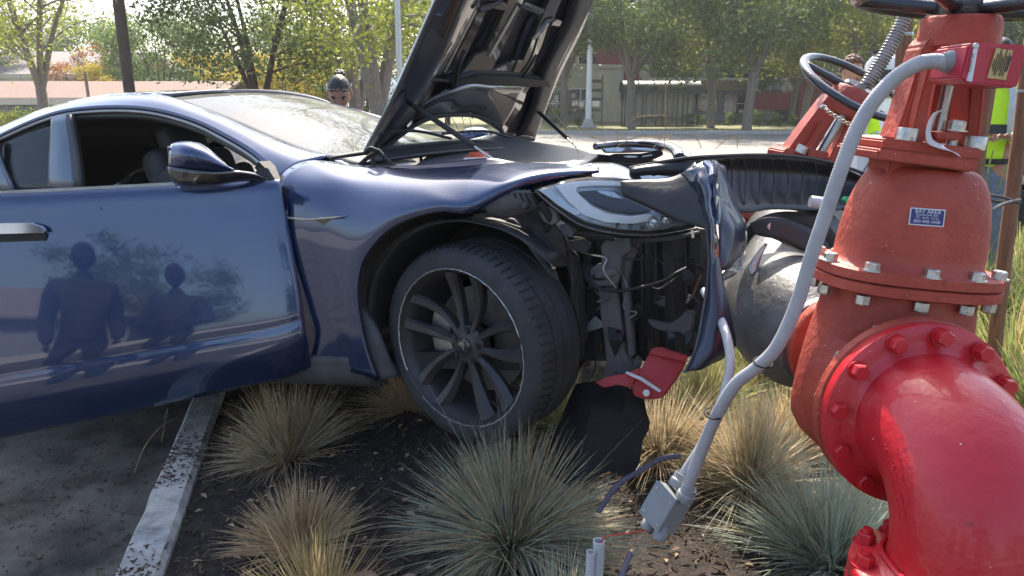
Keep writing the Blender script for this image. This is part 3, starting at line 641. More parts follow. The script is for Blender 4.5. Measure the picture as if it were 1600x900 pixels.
def carwheel(x, y, z, steer, r=.35, cpos=None, front=False):
    w = bpy.data.objects.new('wheel', None); COL.objects.link(w)
    c = cpos if cpos is not None else cw(x, y, z); w.location = c; setpar(w, car); w.location = c if False else w.location
    s = -1 if y < 0 else 1
    st = math.radians(steer); out = CM @ Vector((-math.sin(st) if s < 0 else math.sin(st), s*math.cos(st), -.03)); out.normalize()
    X, Y, Z = frame_of(out, CM @ Vector((0, 0, 1)))       # X horizontal, Y up, Z outward
    # tyre
    prof = [(.275, .004), (.281, .012), (.300, .014), (.325, .008), (.338, -.004), (.346, -.02), (.349, -.045)]
    for g in (-.062, -.118, -.172): prof += [(.350, g), (.343, g-.003), (.343, g-.007), (.350, g-.010)]
    prof += [(.349, -.2), (.345, -.222), (.335, -.238), (.3, -.25), (.275, -.245)]
    MB().lathe(c, Z, prof, 96, Y).build('tyre', M['rubber'], w, auto=35)
    mb = MB()                                            # shoulder sipes
    for k in range(72):
        a = 2*math.pi*k/72; rd = X*math.cos(a)+Y*math.sin(a); tg = -X*math.sin(a)+Y*math.cos(a)
        mb.box(c+rd*.3475-Z*.028, (.0022, .022, .0045), (tg, (Z-rd*.25).normalized(), rd))
        mb.box(c+rd*.349-Z*.078, (.0012, .012, .003), ((tg+Z*.3).normalized(), Z, rd))
    mb.build('tread_sipes', M['black'], w)['kind'] = 'stuff'
    if not front:
        MB().lathe(c, Z, [(.275, 0), (.25, -.02), (.05, -.02), (0, -.015)], 40, Y).build('rim', M['rim'], w, auto=40); return w
    MB().lathe(c, Z, [(.272, .006), (.279, .008), (.276, -.004), (.262, -.016), (.252, -.05), (.240, -.2), (.225, -.215), (.238, -.18), (.247, -.05), (.258, -.016), (.270, -.002), (.272, .006)], 96, Y).build('rim', M['rim'], w, auto=35)
    mb = MB()
    for a0, a1, rr in ((.2, 3.5, .0026), (4.9, 6.4, .0022), (3.9, 4.8, .0012)):
        n = 60; P = []
        for i in range(n+1): a = a0+(a1-a0)*i/n; q = .2768+.0012*math.sin(a*37); P.append(c+(X*math.cos(a)+Y*math.sin(a))*q+Z*(.0085))
        mb.tube(P, [rr*(.55+.45*abs(math.sin(i*1.7))) for i in range(n+1)], 5)
    mb.build('kerb_rash', M['scuff'], w)['kind'] = 'stuff'
    # ten turbine spokes: five pairs, the blade twisting and widening to the rim
    for k in range(10):
        a = math.pi/2+.10+2*math.pi*k/10+(.02 if k % 2 else -.02); tw = .16 if k % 2 else -.02
        V = []; n = 7
        for i in range(n+1):
            f = i/n; r_ = .052+f*.208; aa = a+tw*f*f-(.07 if k % 2 else -.07)*(1-f)*.8
            rd = X*math.cos(aa)+Y*math.sin(aa); tg = -X*math.sin(aa)+Y*math.cos(aa)
            hw = .0095+.021*f**1.3; zt = -.040+.030*f**1.2-.012*math.sin(f*math.pi); dz = .03+.012*f; ks = .010*f
            q = c+rd*r_
            V += [q-tg*hw+Z*(zt-ks), q-tg*hw*.72+Z*(zt+.004), q+tg*hw*.2+Z*(zt+.006), q+tg*hw+Z*(zt-.016*f-.004), q+tg*hw*.7+Z*(zt-dz), q-tg*hw*.7+Z*(zt-dz)]
        mb = MB(); Fc = [(i*6+j, i*6+(j+1) % 6, i*6+6+(j+1) % 6, i*6+6+j) for i in range(n) for j in range(6)]+[(5, 4, 3, 2, 1, 0), tuple(n*6+j for j in range(6))]
        mb.add(V, Fc).build('spoke', M['rim'], w, auto=24)
    MB().lathe(c, Z, [(0, -.03), (.03, -.03), (.036, -.034), (.06, -.036), (.07, -.046), (.07, -.085), (0, -.09)], 40, Y).build('hub', M['rim'], w, auto=30)
    MB().lathe(c, Z, [(0, -.021), (.024, -.022), (.028, -.025), (.029, -.033)], 32, Y).build('centre_cap', M['blackgloss'], w, auto=30)
    T1, T2 = (X*.97+Y*.24), (Y*.97-X*.24)                 # the emblem: a bar over a tapered stem, a shade off upright
    e = MB(); zc = -.0195
    def q(x, y): return c+T1*x+T2*y+Z*zc
    for poly in ([(-.013, .010), (.013, .010), (.012, .0135), (0, .0148), (-.012, .0135)], [(-.012, .0072), (.012, .0072), (.010, .0032), (.003, .0038), (-.003, .0038), (-.010, .0032)], [(-.003, .004), (.003, .004), (.0008, -.0145), (-.0008, -.0145)]):
        n = len(poly); e.add([q(*p) for p in poly]+[q(*p)+Z*.001 for p in poly], [tuple(range(n)), tuple(range(n, 2*n))]+[(i, (i+1) % n, n+(i+1) % n, n+i) for i in range(n)])
    e.build('emblem', M['steel'], w)
    for k in range(5):
        a = math.pi/2+2*math.pi*k/5-.3; p = c+(X*math.cos(a)+Y*math.sin(a))*.053-Z*.036
        MB().lathe(p, Z, [(.014, -.004), (.0125, .004), (.011, .004), (.010, -.004)], 16).hexa(p-Z*.004, Z, .009, .014).build('lug_nut', M['rim'], w, auto=40)
    MB().lathe(c, Z, [(.06, -.12), (.19, -.12), (.19, -.145), (.06, -.145)], 56, Y).build('brake_disc', M['disc'], w, auto=30)
    V = []; mb = MB(); n = 8
    for i in range(n+1):
        a = 2.55+1.1*i/n
        for r_, h in ((.115, -.085), (.205, -.085), (.205, -.17), (.115, -.17)): V.append(c+(X*math.cos(a)+Y*math.sin(a))*r_+Z*h)
    mb.add(V, [(i*4+j, i*4+(j+1) % 4, i*4+4+(j+1) % 4, i*4+4+j) for i in range(n) for j in range(4)]+[(3, 2, 1, 0), (n*4, n*4+1, n*4+2, n*4+3)]).build('brake_caliper', M['steel'], w, bev=.006)
    p = c+X*.24*math.cos(-1.0)+Y*.24*math.sin(-1.0)-Z*.012; MB().tube([p, p-(X*math.cos(-1)+Y*math.sin(-1))*.03+Z*.012], .004, 8).build('valve_stem', M['black'], w)
    tx = bpy.data.objects
    return w
WC = cl(717, 544, -.925)
carwheel(0, -.92, .25, 12, cpos=WC, front=True)
carwheel(0, .92, .25, 12); carwheel(-2.96, -.92, .34, 0); carwheel(-2.96, .92, .34, 0)

# ---- front fender ----
fo = [(484, 568, -.93), (470, 480, -.945), (457, 410, -.95), (446, 345, -.94), (438, 285, -.90), (480, 256, -.80), (556, 262, -.74), (630, 267, -.735), (700, 264, -.73), (780, 259, -.72), (850, 260, -.69), (900, 263, -.66), (936, 267, -.63)]
f2 = [(505, 572, -.935), (495, 488, -.952), (487, 415, -.955), (480, 355, -.952), (480, 306, -.93), (515, 285, -.885), (572, 283, -.855), (635, 281, -.85), (700, 277, -.84), (780, 268, -.80), (845, 266, -.75), (896, 266, -.70), (936, 268, -.64)]
f3 = [(535, 576, -.935), (522, 505, -.955), (515, 440, -.96), (515, 385, -.96), (524, 345, -.955), (553, 320, -.94), (600, 304, -.93), (650, 298, -.93), (705, 292, -.91), (775, 280, -.87), (838, 271, -.80), (892, 269, -.73), (936, 269, -.655)]
f4 = [(575, 585, -.945), (555, 530, -.965), (546, 470, -.975), (550, 415, -.98), (568, 375, -.985), (600, 345, -.985), (638, 328, -.985), (685, 318, -.98), (730, 318, -.97), (785, 294, -.92), (832, 279, -.845), (888, 272, -.75), (936, 270, -.665)]
f5 = [(592, 592, -.945), (573, 535, -.965), (562, 470, -.975), (566, 420, -.98), (582, 388, -.985), (612, 357, -.985), (648, 339, -.985), (690, 329, -.98), (735, 330, -.965), (790, 300, -.91), (834, 284, -.84), (890, 275, -.75), (936, 271, -.67)]
fender = patch('front_fender', rows(fo, f2, f3, f4, f5), M['paint'], car, .012, 6, 5)
lip = [(u, v, y) for u, v, y in f5[:9]]
patch('arch_liner', rows([(u, v, y+.005) for u, v, y in lip], [(u+4, v+4, -.8) for u, v, y in lip], [(u+14, v+10, -.5) for u, v, y in lip]), M['plastic'], car, .004)
patch('wheel_house_sun_block', [[cw(.0+.42*math.sin(a), y, .27+.42*math.cos(a)) for y in (-.93+.02*abs(a), -.7, -.4)] for a in (-1.5, -1.0, -.5, 0, .5, .9)], M['plastic'], car, .004)  # liner added to keep the sun off the top of the tyre
# lower rear corner of the wheel arch, dusty liner edge
patch('splash_guard', rows([(563, 480, -.95), (566, 520, -.95), (575, 560, -.94), (592, 594, -.93)], [(568, 480, -.93), (588, 515, -.93), (602, 550, -.92), (618, 590, -.9)], [(575, 480, -.9), (596, 520, -.9), (612, 560, -.88), (626, 580, -.85)]), M['greyplastic'], car, .01, wob=.004)
# fender vent trim with repeater
plate('fender_vent', [cl(*p, -.966) for p in [(487, 342), (512, 338), (541, 336), (538, 348), (527, 361), (505, 352)]], CM@Vector((0, .02, 0)), M['blackgloss'], fender, .002)
patch('vent_blade', rows([(446, 338, -.962), (480, 341, -.966), (510, 339, -.972), (541, 337, -.974)], [(447, 341, -.962), (480, 344, -.966), (508, 342, -.972), (530, 340, -.974)]), M['steel'], fender, .003)
# dark strip along the bonnet shut line
patch('shut_line_trim', rows([(565, 262, -.70), (640, 262, -.70), (700, 256, -.70), (760, 250, -.69), (800, 256, -.68), (850, 266, -.655), (925, 273, -.61)], [(575, 270, -.735), (640, 272, -.735), (700, 269, -.73), (760, 263, -.72), (800, 266, -.71), (850, 270, -.685), (925, 276, -.63)]), M['paint_in'], car, .01)
# sill
sill = [[cw(x, -.93+(.0 if k == 0 else .02 if k == 1 else .09), (.235, .15, .115)[k]) for x in (-3.1, -2.4, -1.8, -1.2, -.75, -.42)] for k in range(3)]
patch('sill', sill, M['greyplastic'], car, .03)
patch('sill_step', [[cw(x, -.93, .235) for x in (-3.1, -2, -1.2, -.62)], [cw(x, -.8, .26) for x in (-3.1, -2, -1.2, -.62)]], M['plastic'], car, .01)
# underbody and cabin
cmb(MB().box((-1.6, 0, .19), (1.75, .84, .03))).build('floor_pan', M['black'], car)
cmb(MB().box((-.62, 0, .5), (.03, .86, .32))).build('bulkhead', M['black'], car)
cmb(MB().box((-.75, 0, .78), (.22, .82, .12))).build('dashboard', M['plastic'], car, bev=.05, seg=3)
cmb(MB().box((-1.4, 0, .4), (.4, .12, .14))).build('centre_console', M['plastic'], car, bev=.03)
cmb(MB().box((-3.3, 0, .6), (.05, .8, .35))).build('rear_bulkhead', M['black'], car)
cmb(MB().box((-3.6, 0, .93), (.35, .8, .02))).build('parcel_shelf', M['black'], car)
sw = cmb(MB().lathe((-1.02, .38, .86), (-1, 0, .35), [(.185, 0), (.175, .012), (.165, 0), (.175, -.012), (.185, 0)], 32)); sw.build('steering_wheel', M['plastic'], car, auto=40)
def seat(x, y, rec, h=.66, nm='front_seat'):
    s = bpy.data.objects.new(nm, None); COL.objects.link(s); s.location = cw(x, y, .25); setpar(s, car)
    def bx(n, c, hh, b, r=0):
        mb = MB().box((0, 0, 0), hh); R_ = Matrix.Rotation(r, 3, 'Y'); mb.v = [cw(*(R_@p+Vector(c))) for p in mb.v]; mb.build(n, M['seat'], s, smooth=True, bev=b, seg=4)
    bx('cushion', (x+.12, y, .42), (.27, .25, .08), .05)
    bx('backrest', (x-.22, y, .78), (.075, .24, h/2), .06, -rec)
    bx('headrest', (x-.32, y, 1.13), (.055, .12, .09), .045, -rec)
    for q in (-.21, .21): bx('bolster', (x-.16, y+q, .76), (.09, .05, .25), .04, -rec)
seat(-1.42, -.40, .28); seat(-1.42, .40, .28); seat(-2.55, -.4, .4, .6, 'rear_seat'); seat(-2.55, .4, .4, .6, 'rear_seat')
patch('headliner', [[p+CM@Vector((0, 0, -.035)) for p in r] for r in rf[:8]], M['black'], car, .01, 2, 2)
# B pillar and the strip of the rear window frame
bp = patch('door_pillar', rows([(90, 186, -.755), (101, 184, -.755), (113, 182, -.755)], [(87, 235, -.80), (102, 235, -.805), (120, 235, -.80)], [(85, 296, -.865), (104, 297, -.87), (126, 295, -.865)]), M['pillar'], car, .03)
o = cl(102, 221, -.80); MB().lathe(o, CM@Vector((0, -1, .1)), [(0, .008), (.011, .008), (.012, .005), (.012, 0)], 20).build('pillar_badge', M['white'], bp, auto=40)
patch('pillar_trim', rows([(113, 182, -.758), (118, 181, -.758)], [(121, 235, -.803), (128, 235, -.803)], [(127, 295, -.868), (136, 294, -.868)]), M['plastic'], car, .03)
patch('quarter_strip', rows([(-12, 215, -.82), (-2, 218, -.82)], [(-8, 250, -.85), (8, 256, -.85)], [(-2, 298, -.89), (27, 298, -.89)]), M['pillar'], car, .02)
patch('rear_side_window', rows([(0, 219, -.795), (45, 200, -.775), (92, 187, -.76)], [(0, 255, -.84), (45, 250, -.83), (90, 245, -.815)], [(0, 298, -.895), (45, 298, -.885), (88, 297, -.875)]), M['glass'], car, .004)
patch('belt_inner', rows([(-40, 300, -.90), (60, 297, -.89), (140, 294, -.88)], [(-40, 330, -.90), (60, 330, -.89), (140, 330, -.88)]), M['plastic'], car, .02)
# ---- open front door ----
DTH = math.radians(33); hin = Vector((-.655, -.945, 0)); DX = CM @ Vector((-math.cos(DTH), -math.sin(DTH), 0)); DN = CM @ Vector((math.sin(DTH), -math.cos(DTH), 0)); DZ = CM @ Vector((0, 0, 1))
DP0 = cw(*hin)
def dp(u, v, off=0): return onplane(u, v, DP0+DN*off, DN)
us = [-150, -60, 0, 80, 160, 240, 320, 400, 440]
top = [313, 311, 309, 306, 302, 298, 294, 289, 287]; bot = [716, 695, 680, 661, 643, 624, 606, 587, 576]
ub = [-150, -60, 0, 90, 180, 265, 350, 440, 484]
edge_u = {0: 438, .1: 442, .25: 450, .45: 459, .6: 467, .72: 473, .78: 476, .86: 480, 1: 484}
prof = [(0, -.012), (.025, .001), (.10, .007), (.25, .018), (.45, .032), (.6, .042), (.70, .0475), (.745, .0475), (.79, .052), (.84, .051), (.90, .036), (1, -.005)]
R = []
for f, off in prof:
    r = []
    for i in range(9):
        u = us[i]+(ub[i]-us[i])*f; v = top[i]+(bot[i]-top[i])*f
        if i == 8: u = 438+46*f+4*math.sin(math.pi*f); v = 287+(568-287)*f
        r.append(dp(u, v, off-(.010 if i == 8 else 0)))
    R.append(r)
door = patch('front_door', R, M['paint'], car, .022, 4, 5)
door['label'] = 'front door standing open, dusty along its top'
# inner card, belt strip, handle, mirror
patch('door_card', [[dp(u, v, -.09) for u, v in [(-140, 318), (0, 312), (200, 303), (410, 292)]], [dp(u, v, -.11) for u, v in [(-140, 450), (0, 445), (200, 440), (425, 430)]], [dp(u, v, -.09) for u, v in [(-140, 690), (0, 660), (200, 615), (440, 560)]]], M['plastic'], door, .02)
plate('belt_strip', [dp(u, v, .004) for u, v in [(-150, 312), (0, 307), (200, 297), (400, 285), (412, 280), (400, 277), (300, 283), (150, 291), (0, 298), (-150, 304)]], -DN*.05, M['trimgrey'], door, .003)
plate('window_slot_seal', [dp(u, v, .008) for u, v in [(-150, 317), (0, 312), (200, 302), (400, 289), (400, 286), (200, 298.5), (0, 308.5), (-150, 313)]], -DN*.02, M['black'], door)
plate('handle_recess_shade', [dp(u, v, .043) for u, v in [(-60, 366), (66, 363), (73, 366), (70, 376), (-60, 380)]], -DN*.01, M['black'], door)  # black plate stands for the shade in the recess below the handle
hd = plate('door_handle', [dp(u, v, .060) for u, v in [(-60, 350), (50, 348), (66, 353), (73, 360), (66, 364), (-60, 367)]], -DN*.02, M['handle'], door, .004)
plate('door_edge_shadow_gap', [dp(u, v, -.02) for u, v in [(438, 287), (449, 345), (462, 410), (474, 480), (488, 570), (480, 572), (466, 480), (452, 410), (441, 345), (432, 300)]], -DN*.02, M['black'], door)
# mirror sail + arm + housing
plate('mirror_sail', [dp(u, v, -.002) for u, v in [(388, 281), (405, 262), (418, 262), (436, 292), (441, 330), (432, 350), (425, 300)]], -DN*.03, M['plastic'], door, .003)
plate('jamb_cover', [cl(u, v, -.90) for u, v in [(404, 252), (440, 288), (446, 340), (440, 345), (428, 300), (398, 262)]], CM@Vector((0, .06, 0)), M['black'], car)
mz = lambda u, v, o: dp(u, v, o)
D0 = .10
cap = [[mz(264, 262, D0), mz(290, 264, D0+.02), mz(330, 268, D0+.01), mz(365, 268, D0-.02)], [mz(264, 240, D0+.01), mz(290, 245, D0+.06), mz(325, 252, D0+.045), mz(366, 265, D0-.015)],
       [mz(267, 226, D0-.01), mz(290, 226, D0+.035), mz(318, 233, D0+.03), mz(355, 258, D0-.01)], [mz(275, 221.5, D0-.07), mz(292, 220.5, D0-.05), mz(318, 226, D0-.05), mz(352, 254, D0-.05)]]
mo = patch('mirror_housing', cap, M['paint'], door, .012, 6, 5)
und = [[mz(265, 260, D0), mz(290, 263, D0+.02), mz(330, 267, D0+.01), mz(368, 266, D0-.02), mz(398, 270, D0-.07), mz(412, 276, -.0)],
       [mz(270, 276, D0-.01), mz(292, 284, D0+.005), mz(330, 284, D0-.01), mz(360, 279, D0-.03), mz(395, 276, D0-.08), mz(412, 281, -.005)],
       [mz(277, 286, D0-.07), mz(295, 289, D0-.07), mz(330, 287, D0-.07), mz(360, 281, D0-.07), mz(395, 278, D0-.1), mz(410, 283, -.01)]]
patch('mirror_base', und, M['blackgloss'], mo, .012, 5, 4)
patch('mirror_inner_cap', [[mz(264, 230, D0-.0), mz(266, 245, D0), mz(266, 262, D0), mz(270, 276, D0-.01)], [mz(266, 227, D0-.08), mz(266, 245, D0-.09), mz(267, 262, D0-.09), mz(272, 280, D0-.07)]], M['blackgloss'], mo, .006)
# far mirror
mb = MB().lathe(cl(742, 214, 1.04), CM@Vector((1, 0, 0)), [(0, .10), (.05, .09), (.085, .05), (.1, 0), (.095, -.04)], 24, sy=.62); mb.build('far_mirror', M['paint'], car, smooth=True)
cmb(MB().box((-.95, .95, .97), (.04, .09, .015))).build('far_mirror_arm', M['black'], car)
# wiper and cowl
patch('cowl', [bowrow(edg[8], .25, .03, 7), [p+CM@Vector((.12, 0, -.035)) for p in bowrow(edg[8], .22, .02, 7)], [p+CM@Vector((.24, 0, -.03)) for p in bowrow(edg[8], .12, .02, 7)]], M['plastic'], car, .01)
tube_obj('cowl_trim', [p+CM@Vector((.02, 0, .005)) for p in bowrow(edg[8], .25, .03, 9)], .008, M['black'], car, 8, 4)
for q in (0, 1): tube_obj('wiper', [cw(-.42, .5-q*.62, 1.0), cw(-.44, .25-q*.62, 1.035), cw(-.5, -.05-q*.5, 1.03)], .007, M['black'], car, 6, 4)
patch('cowl_glare_strip', rows([(522, 252, -.72), (560, 246, -.55), (620, 240, -.3)], [(550, 262, -.72), (600, 258, -.5), (650, 255, -.3)]), M['chrome'], car, .006, wob=.006)  # bright metal stands for sun glare on the cowl top

# ---- raised bonnet ----
HPH = math.radians(52); HN = CM @ Vector((math.sin(HPH), 0, -math.cos(HPH))); HD = CM @ Vector((math.cos(HPH), 0, math.sin(HPH))); HP0 = cw(-.60, 0, .94)
def hp(u, v, off=0): return onplane(u, v, HP0+HN*off, HN)
hood = patch('bonnet', [[hp(553, 264, -.035), hp(600, 226, -.045), hp(667, 183, -.055), hp(733, 177, -.055), hp(790, 211, -.045), hp(835, 217, -.035)],
    [hp(590, 197, -.03), hp(640, 165, -.05), hp(690, 148, -.07), hp(745, 145, -.07), hp(800, 160, -.05), hp(852, 170, -.03)],
    [hp(628, 122, -.03), hp(675, 112, -.06), hp(715, 105, -.085), hp(765, 102, -.085), hp(820, 105, -.06), hp(876, 112, -.03)],
    [hp(664, 42, -.03), hp(705, 40, -.06), hp(745, 38, -.09), hp(800, 36, -.09), hp(855, 34, -.06), hp(914, 32, -.03)],
    [hp(708, -60, -.03), hp(750, -60, -.06), hp(790, -60, -.09), hp(840, -60, -.09), hp(890, -60, -.06), hp(935, -50, -.03)]], M['paint'], car, -.006, 5, 5)
def rib(nm, pts, off, ext, m, bev=.006): return plate(nm, [hp(u, v, off) for u, v in pts], HN*ext, m, hood, bev)
patch('inner_panel', [[hp(560, 258, .0), hp(605, 222, -.01), hp(667, 186, -.01), hp(733, 181, -.01), hp(785, 205, -.01), hp(832, 212, 0)],
    [hp(600, 185, -.01), hp(650, 158, -.02), hp(700, 145, -.03), hp(750, 142, -.03), hp(805, 155, -.02), hp(852, 165, -.01)],
    [hp(636, 112, -.02), hp(680, 108, -.03), hp(722, 102, -.035), hp(772, 100, -.035), hp(825, 102, -.03), hp(876, 106, -.015)],
    [hp(682, 0, -.02), hp(730, 0, -.03), hp(778, 0, -.035), hp(826, 0, -.035), hp(874, 2, -.03), hp(925, 5, -.015)],
    [hp(714, -58, -.02), hp(760, -58, -.03), hp(800, -58, -.035), hp(850, -58, -.035), hp(895, -58, -.03), hp(935, -48, -.015)]], M['hood_far'], hood, .004, 5, 5)
patch('near_side_frame', [[hp(553, 264, .0), hp(588, 232, .035), hp(604, 226, .012)], [hp(590, 195, .0), hp(625, 180, .04), hp(650, 186, .01)], [hp(628, 120, .0), hp(668, 122, .045), hp(694, 112, .01)], [hp(664, 40, .0), hp(705, 50, .045), hp(733, 42, .01)], [hp(705, -55, .0), hp(745, -50, .045), hp(775, -50, .01)]], M['hood_in'], hood, -.02, 5, 5, wob=.006, wsc=5, flip=True)
patch('far_side_frame', [[hp(808, 214, .01), hp(822, 210, .03), hp(836, 216, 0)], [hp(828, 165, .01), hp(842, 160, .035), hp(853, 168, 0)], [hp(845, 108, .01), hp(860, 100, .035), hp(876, 106, 0)], [hp(880, 38, .01), hp(896, 34, .035), hp(912, 32, 0)], [hp(905, -50, .01), hp(920, -50, .035), hp(934, -50, 0)]], M['hood_far'], hood, -.02, 4, 5, flip=True)
rib('cross_rib', [(690, 118), (735, 106), (790, 108), (846, 116), (850, 130), (800, 128), (745, 127), (700, 134)], -.02, .055, M['hood_far'], .01)
patch('rear_bulge', [[hp(640, 198, .0), hp(690, 182, .01), hp(735, 179, .01), hp(790, 208, .0)], [hp(660, 165, .03), hp(700, 152, .05), hp(750, 148, .05), hp(812, 172, .03)], [hp(690, 142, .03), hp(725, 134, .045), hp(770, 134, .045), hp(825, 142, .03)], [hp(695, 132, 0), hp(730, 127, 0), hp(775, 126, 0), hp(835, 130, 0)]], M['hood_in'], hood, -.01, 5, 5, wob=.008, wsc=7, flip=True)
GB = mat('glossy_bonnet_frame', (.035, .034, .028), .12, .3, .3, 5, coat=1)
for pts in ([(700, 132), (736, 84), (754, 76), (783, 12), (800, -50), (830, -50), (808, 8), (796, 40), (772, 88), (762, 108), (780, 116), (760, 112), (722, 118)],
            [(762, 108), (796, 92), (812, 91), (843, 20), (870, -50), (890, -50), (857, 34), (832, 88), (826, 112), (810, 118), (786, 114)],
            [(832, 122), (846, 92), (877, 39), (900, -50), (922, -50), (908, 20), (880, 80), (858, 122)],
            [(692, 112), (746, 4), (760, -50), (772, -50), (756, 8), (738, 50), (712, 104)], [(808, 8), (843, 19), (846, 12), (816, 0)], [(856, 36), (877, 40), (880, 32), (862, 26)], [(746, 6), (783, 13), (788, 2), (752, -6)]):
    rib('inner_rib', pts, -.012, .022, GB, .003)
for pts in ([(692, 112), (695, 113), (749, 6), (746, 4)], [(762, 88), (765, 89), (811, 9), (807, 8)], [(830, 60), (834, 62), (859, 37), (855, 35)]):
    rib('edge_bead', pts, .012, .006, M['steel'], .001)
for pts in ([(812, 91), (843, 20), (836, 18), (822, 30), (800, 90)], [(752, 76), (781, 14), (774, 12), (742, 70)], [(845, 95), (876, 41), (868, 39), (838, 90)]):
    rib('recess_wall', pts, -.03, .012, M['paint_in'], .002)
for P, r in (([(726, 78, .05), (718, 100, .06), (712, 128, .05)], .010), ([(838, 86, .04), (830, 100, .05), (815, 122, .04)], .008), ([(700, 126, .04), (680, 125, .04), (664, 124, .03)], .007), ([(782, 2, .02), (760, 14, .03), (748, 16, .03)], .010), ([(812, 10, .02), (842, 22, .03), (840, 30, .03)], .006), ([(868, 30, .02), (858, 42, .03), (840, 95, .03), (822, 122, .03)], .006)):
    tube_obj('latch_cable', [hp(*p) for p in P], r, M['black'], hood, 8, 5)
tube_obj('edge_seal', [hp(556, 262, .01), hp(604, 228, .02), hp(668, 186, .02), hp(733, 180, .02), hp(772, 193, .02), hp(792, 212, .02), hp(834, 218, .01)], .010, M['black'], hood, 8, 6)
for a, b, c_, d1, d2 in (((643, 163), (743, 230), (783, 257), -.62, -.66), ((843, 176), (887, 213), (900, 229), .66, .66)):
    p0 = hp(*a, .03); p2 = cl(*c_, d2); f = (Vector(b)-Vector(a)).length/(Vector(c_)-Vector(a)).length; p1 = p0.lerp(p2, f*1.02)
    s = MB().tube([p0, p1], .0105, 12).build('gas_strut', M['black'], hood, auto=50); MB().tube([p1, p2], .005, 8).build('strut_rod', M['steel'], s)if False else MB().tube([p1, p2], .005, 8).build('strut_rod', M['steel'], hood)
for P in ([(557, 262, -.72), (575, 246, -.70), (592, 236, -.69)], [(584, 263, -.71), (583, 250, -.70), (584, 238, -.69)], [(618, 262, -.69), (603, 248, -.69), (590, 234, -.69)], [(590, 236, -.70), (578, 232, -.72), (570, 240, -.72)]):
    tube_obj('hinge_arm', [cl(*p) for p in P], .0085, M['black'], car, 8, 4)
tube_obj('hinge_arm', [cw(-.62, .70, .93), cw(-.56, .71, 1.0), cw(-.5, .70, 1.02)], .014, M['black'], car, 8, 4)
M['flap'] = mat('black_bumper_inner_face', (.012, .013, .015), .38, 0, .4, 8, bump=.15)
M['sticker'] = mat('red_orange_sticker', (.5, .07, .03), .5, 0, .05, 10)
M['red_casting'] = mat('red_casting_paint', (.36, .02, .022), .45, 0, .2, 8, bump=.3)
# ================= THE TORN FRONT OF THE CAR =================
atr = lambda *rs: [[at(*p) for p in r] for r in rs]
# headlight: housing, reflector pieces, light guide, clear lens
h0, h1, h2 = cl(837, 297, -.865), cl(1088, 352, -.60), cl(912, 350, -.82); HLN = (h1-h0).cross(h2-h0).normalized()
if HLN.dot(ray(950, 320)) > 0: HLN = -HLN
def hq(nm, pts, off, ext, m, bev=.0015): return plate(nm, [onplane(u, v, h0+HLN*off, HLN) for u, v in pts], -HLN*ext, m, hl, bev)
hl = plate('headlight', [onplane(u, v, h0-HLN*.012, HLN) for u, v in [(836, 297), (858, 289), (890, 281), (935, 277), (985, 279), (1030, 305), (1060, 325), (1090, 352), (1060, 362), (1020, 365), (965, 362), (912, 351), (870, 325)]], -HLN*.07, M['black'], car, .004)
hq('reflector', [(842, 297), (880, 285), (935, 280), (985, 283), (1035, 312), (1080, 349), (1040, 358), (1010, 360), (965, 357), (915, 345), (874, 322)], -.008, .004, M['lamp_in'])
hq('light_guide', [(868, 290), (896, 284), (925, 283), (985, 286), (985, 291), (930, 290), (902, 292), (900, 299), (925, 322), (950, 334), (985, 338), (1012, 334), (1024, 338), (1012, 346), (985, 350), (945, 347), (912, 336), (888, 315)], .0, .008, M['lamp_white'])
hq('inner_bezel', [(904, 299), (930, 297), (962, 298), (985, 312), (1018, 329), (1008, 332), (985, 334), (955, 330), (928, 319)], .0, .006, M['blackgloss'])
hq('inner_bezel', [(970, 296), (1000, 300), (1045, 325), (1078, 347), (1055, 341), (1022, 326), (985, 308)], .001, .006, M['plastic'])
hq('chrome_trim', [(932, 297), (958, 299), (976, 311), (958, 309), (938, 302)], .004, .003, M['chrome'])
hq('chrome_trim', [(843, 297), (860, 296), (890, 320), (908, 332), (900, 337), (875, 322)], .001, .004, M['chrome'])
hq('lower_trim', [(900, 338), (912, 336), (945, 349), (985, 352), (1020, 350), (1060, 349), (1040, 358), (1010, 361), (965, 358), (918, 347)], .001, .004, M['steel'])
for cu, cv, r in ((1022, 349, .024), (1040, 344, .018), (985, 354, .009), (965, 352, .008), (1004, 355, .008)):
    q = onplane(cu, cv, h0+HLN*.003, HLN); MB().lathe(q, HLN, [(r, .002), (r*1.06, 0), (r*.85, -.008), (r*.5, .001), (0, .004)], 24).build('projector', M['lamp_in'] if r > .01 else M['blackgloss'], hl, auto=40)
lr = lambda pts, o: [onplane(u, v, h0+HLN*o, HLN) for u, v in pts]
patch('lens', [lr([(834, 296), (878, 283), (930, 276), (985, 278), (1040, 311), (1091, 351)], .002), lr([(836, 298), (872, 304), (920, 314), (975, 322), (1032, 336), (1091, 353)], .020), lr([(838, 301), (868, 326), (910, 353), (962, 365), (1022, 368), (1091, 356)], .002)], M['lens'], hl, .002)
tube_obj('lens_rim', lr([(836, 299), (868, 326), (910, 353), (962, 365), (1022, 368), (1091, 357)], .0), .0035, M['blackgloss'], hl, 8)
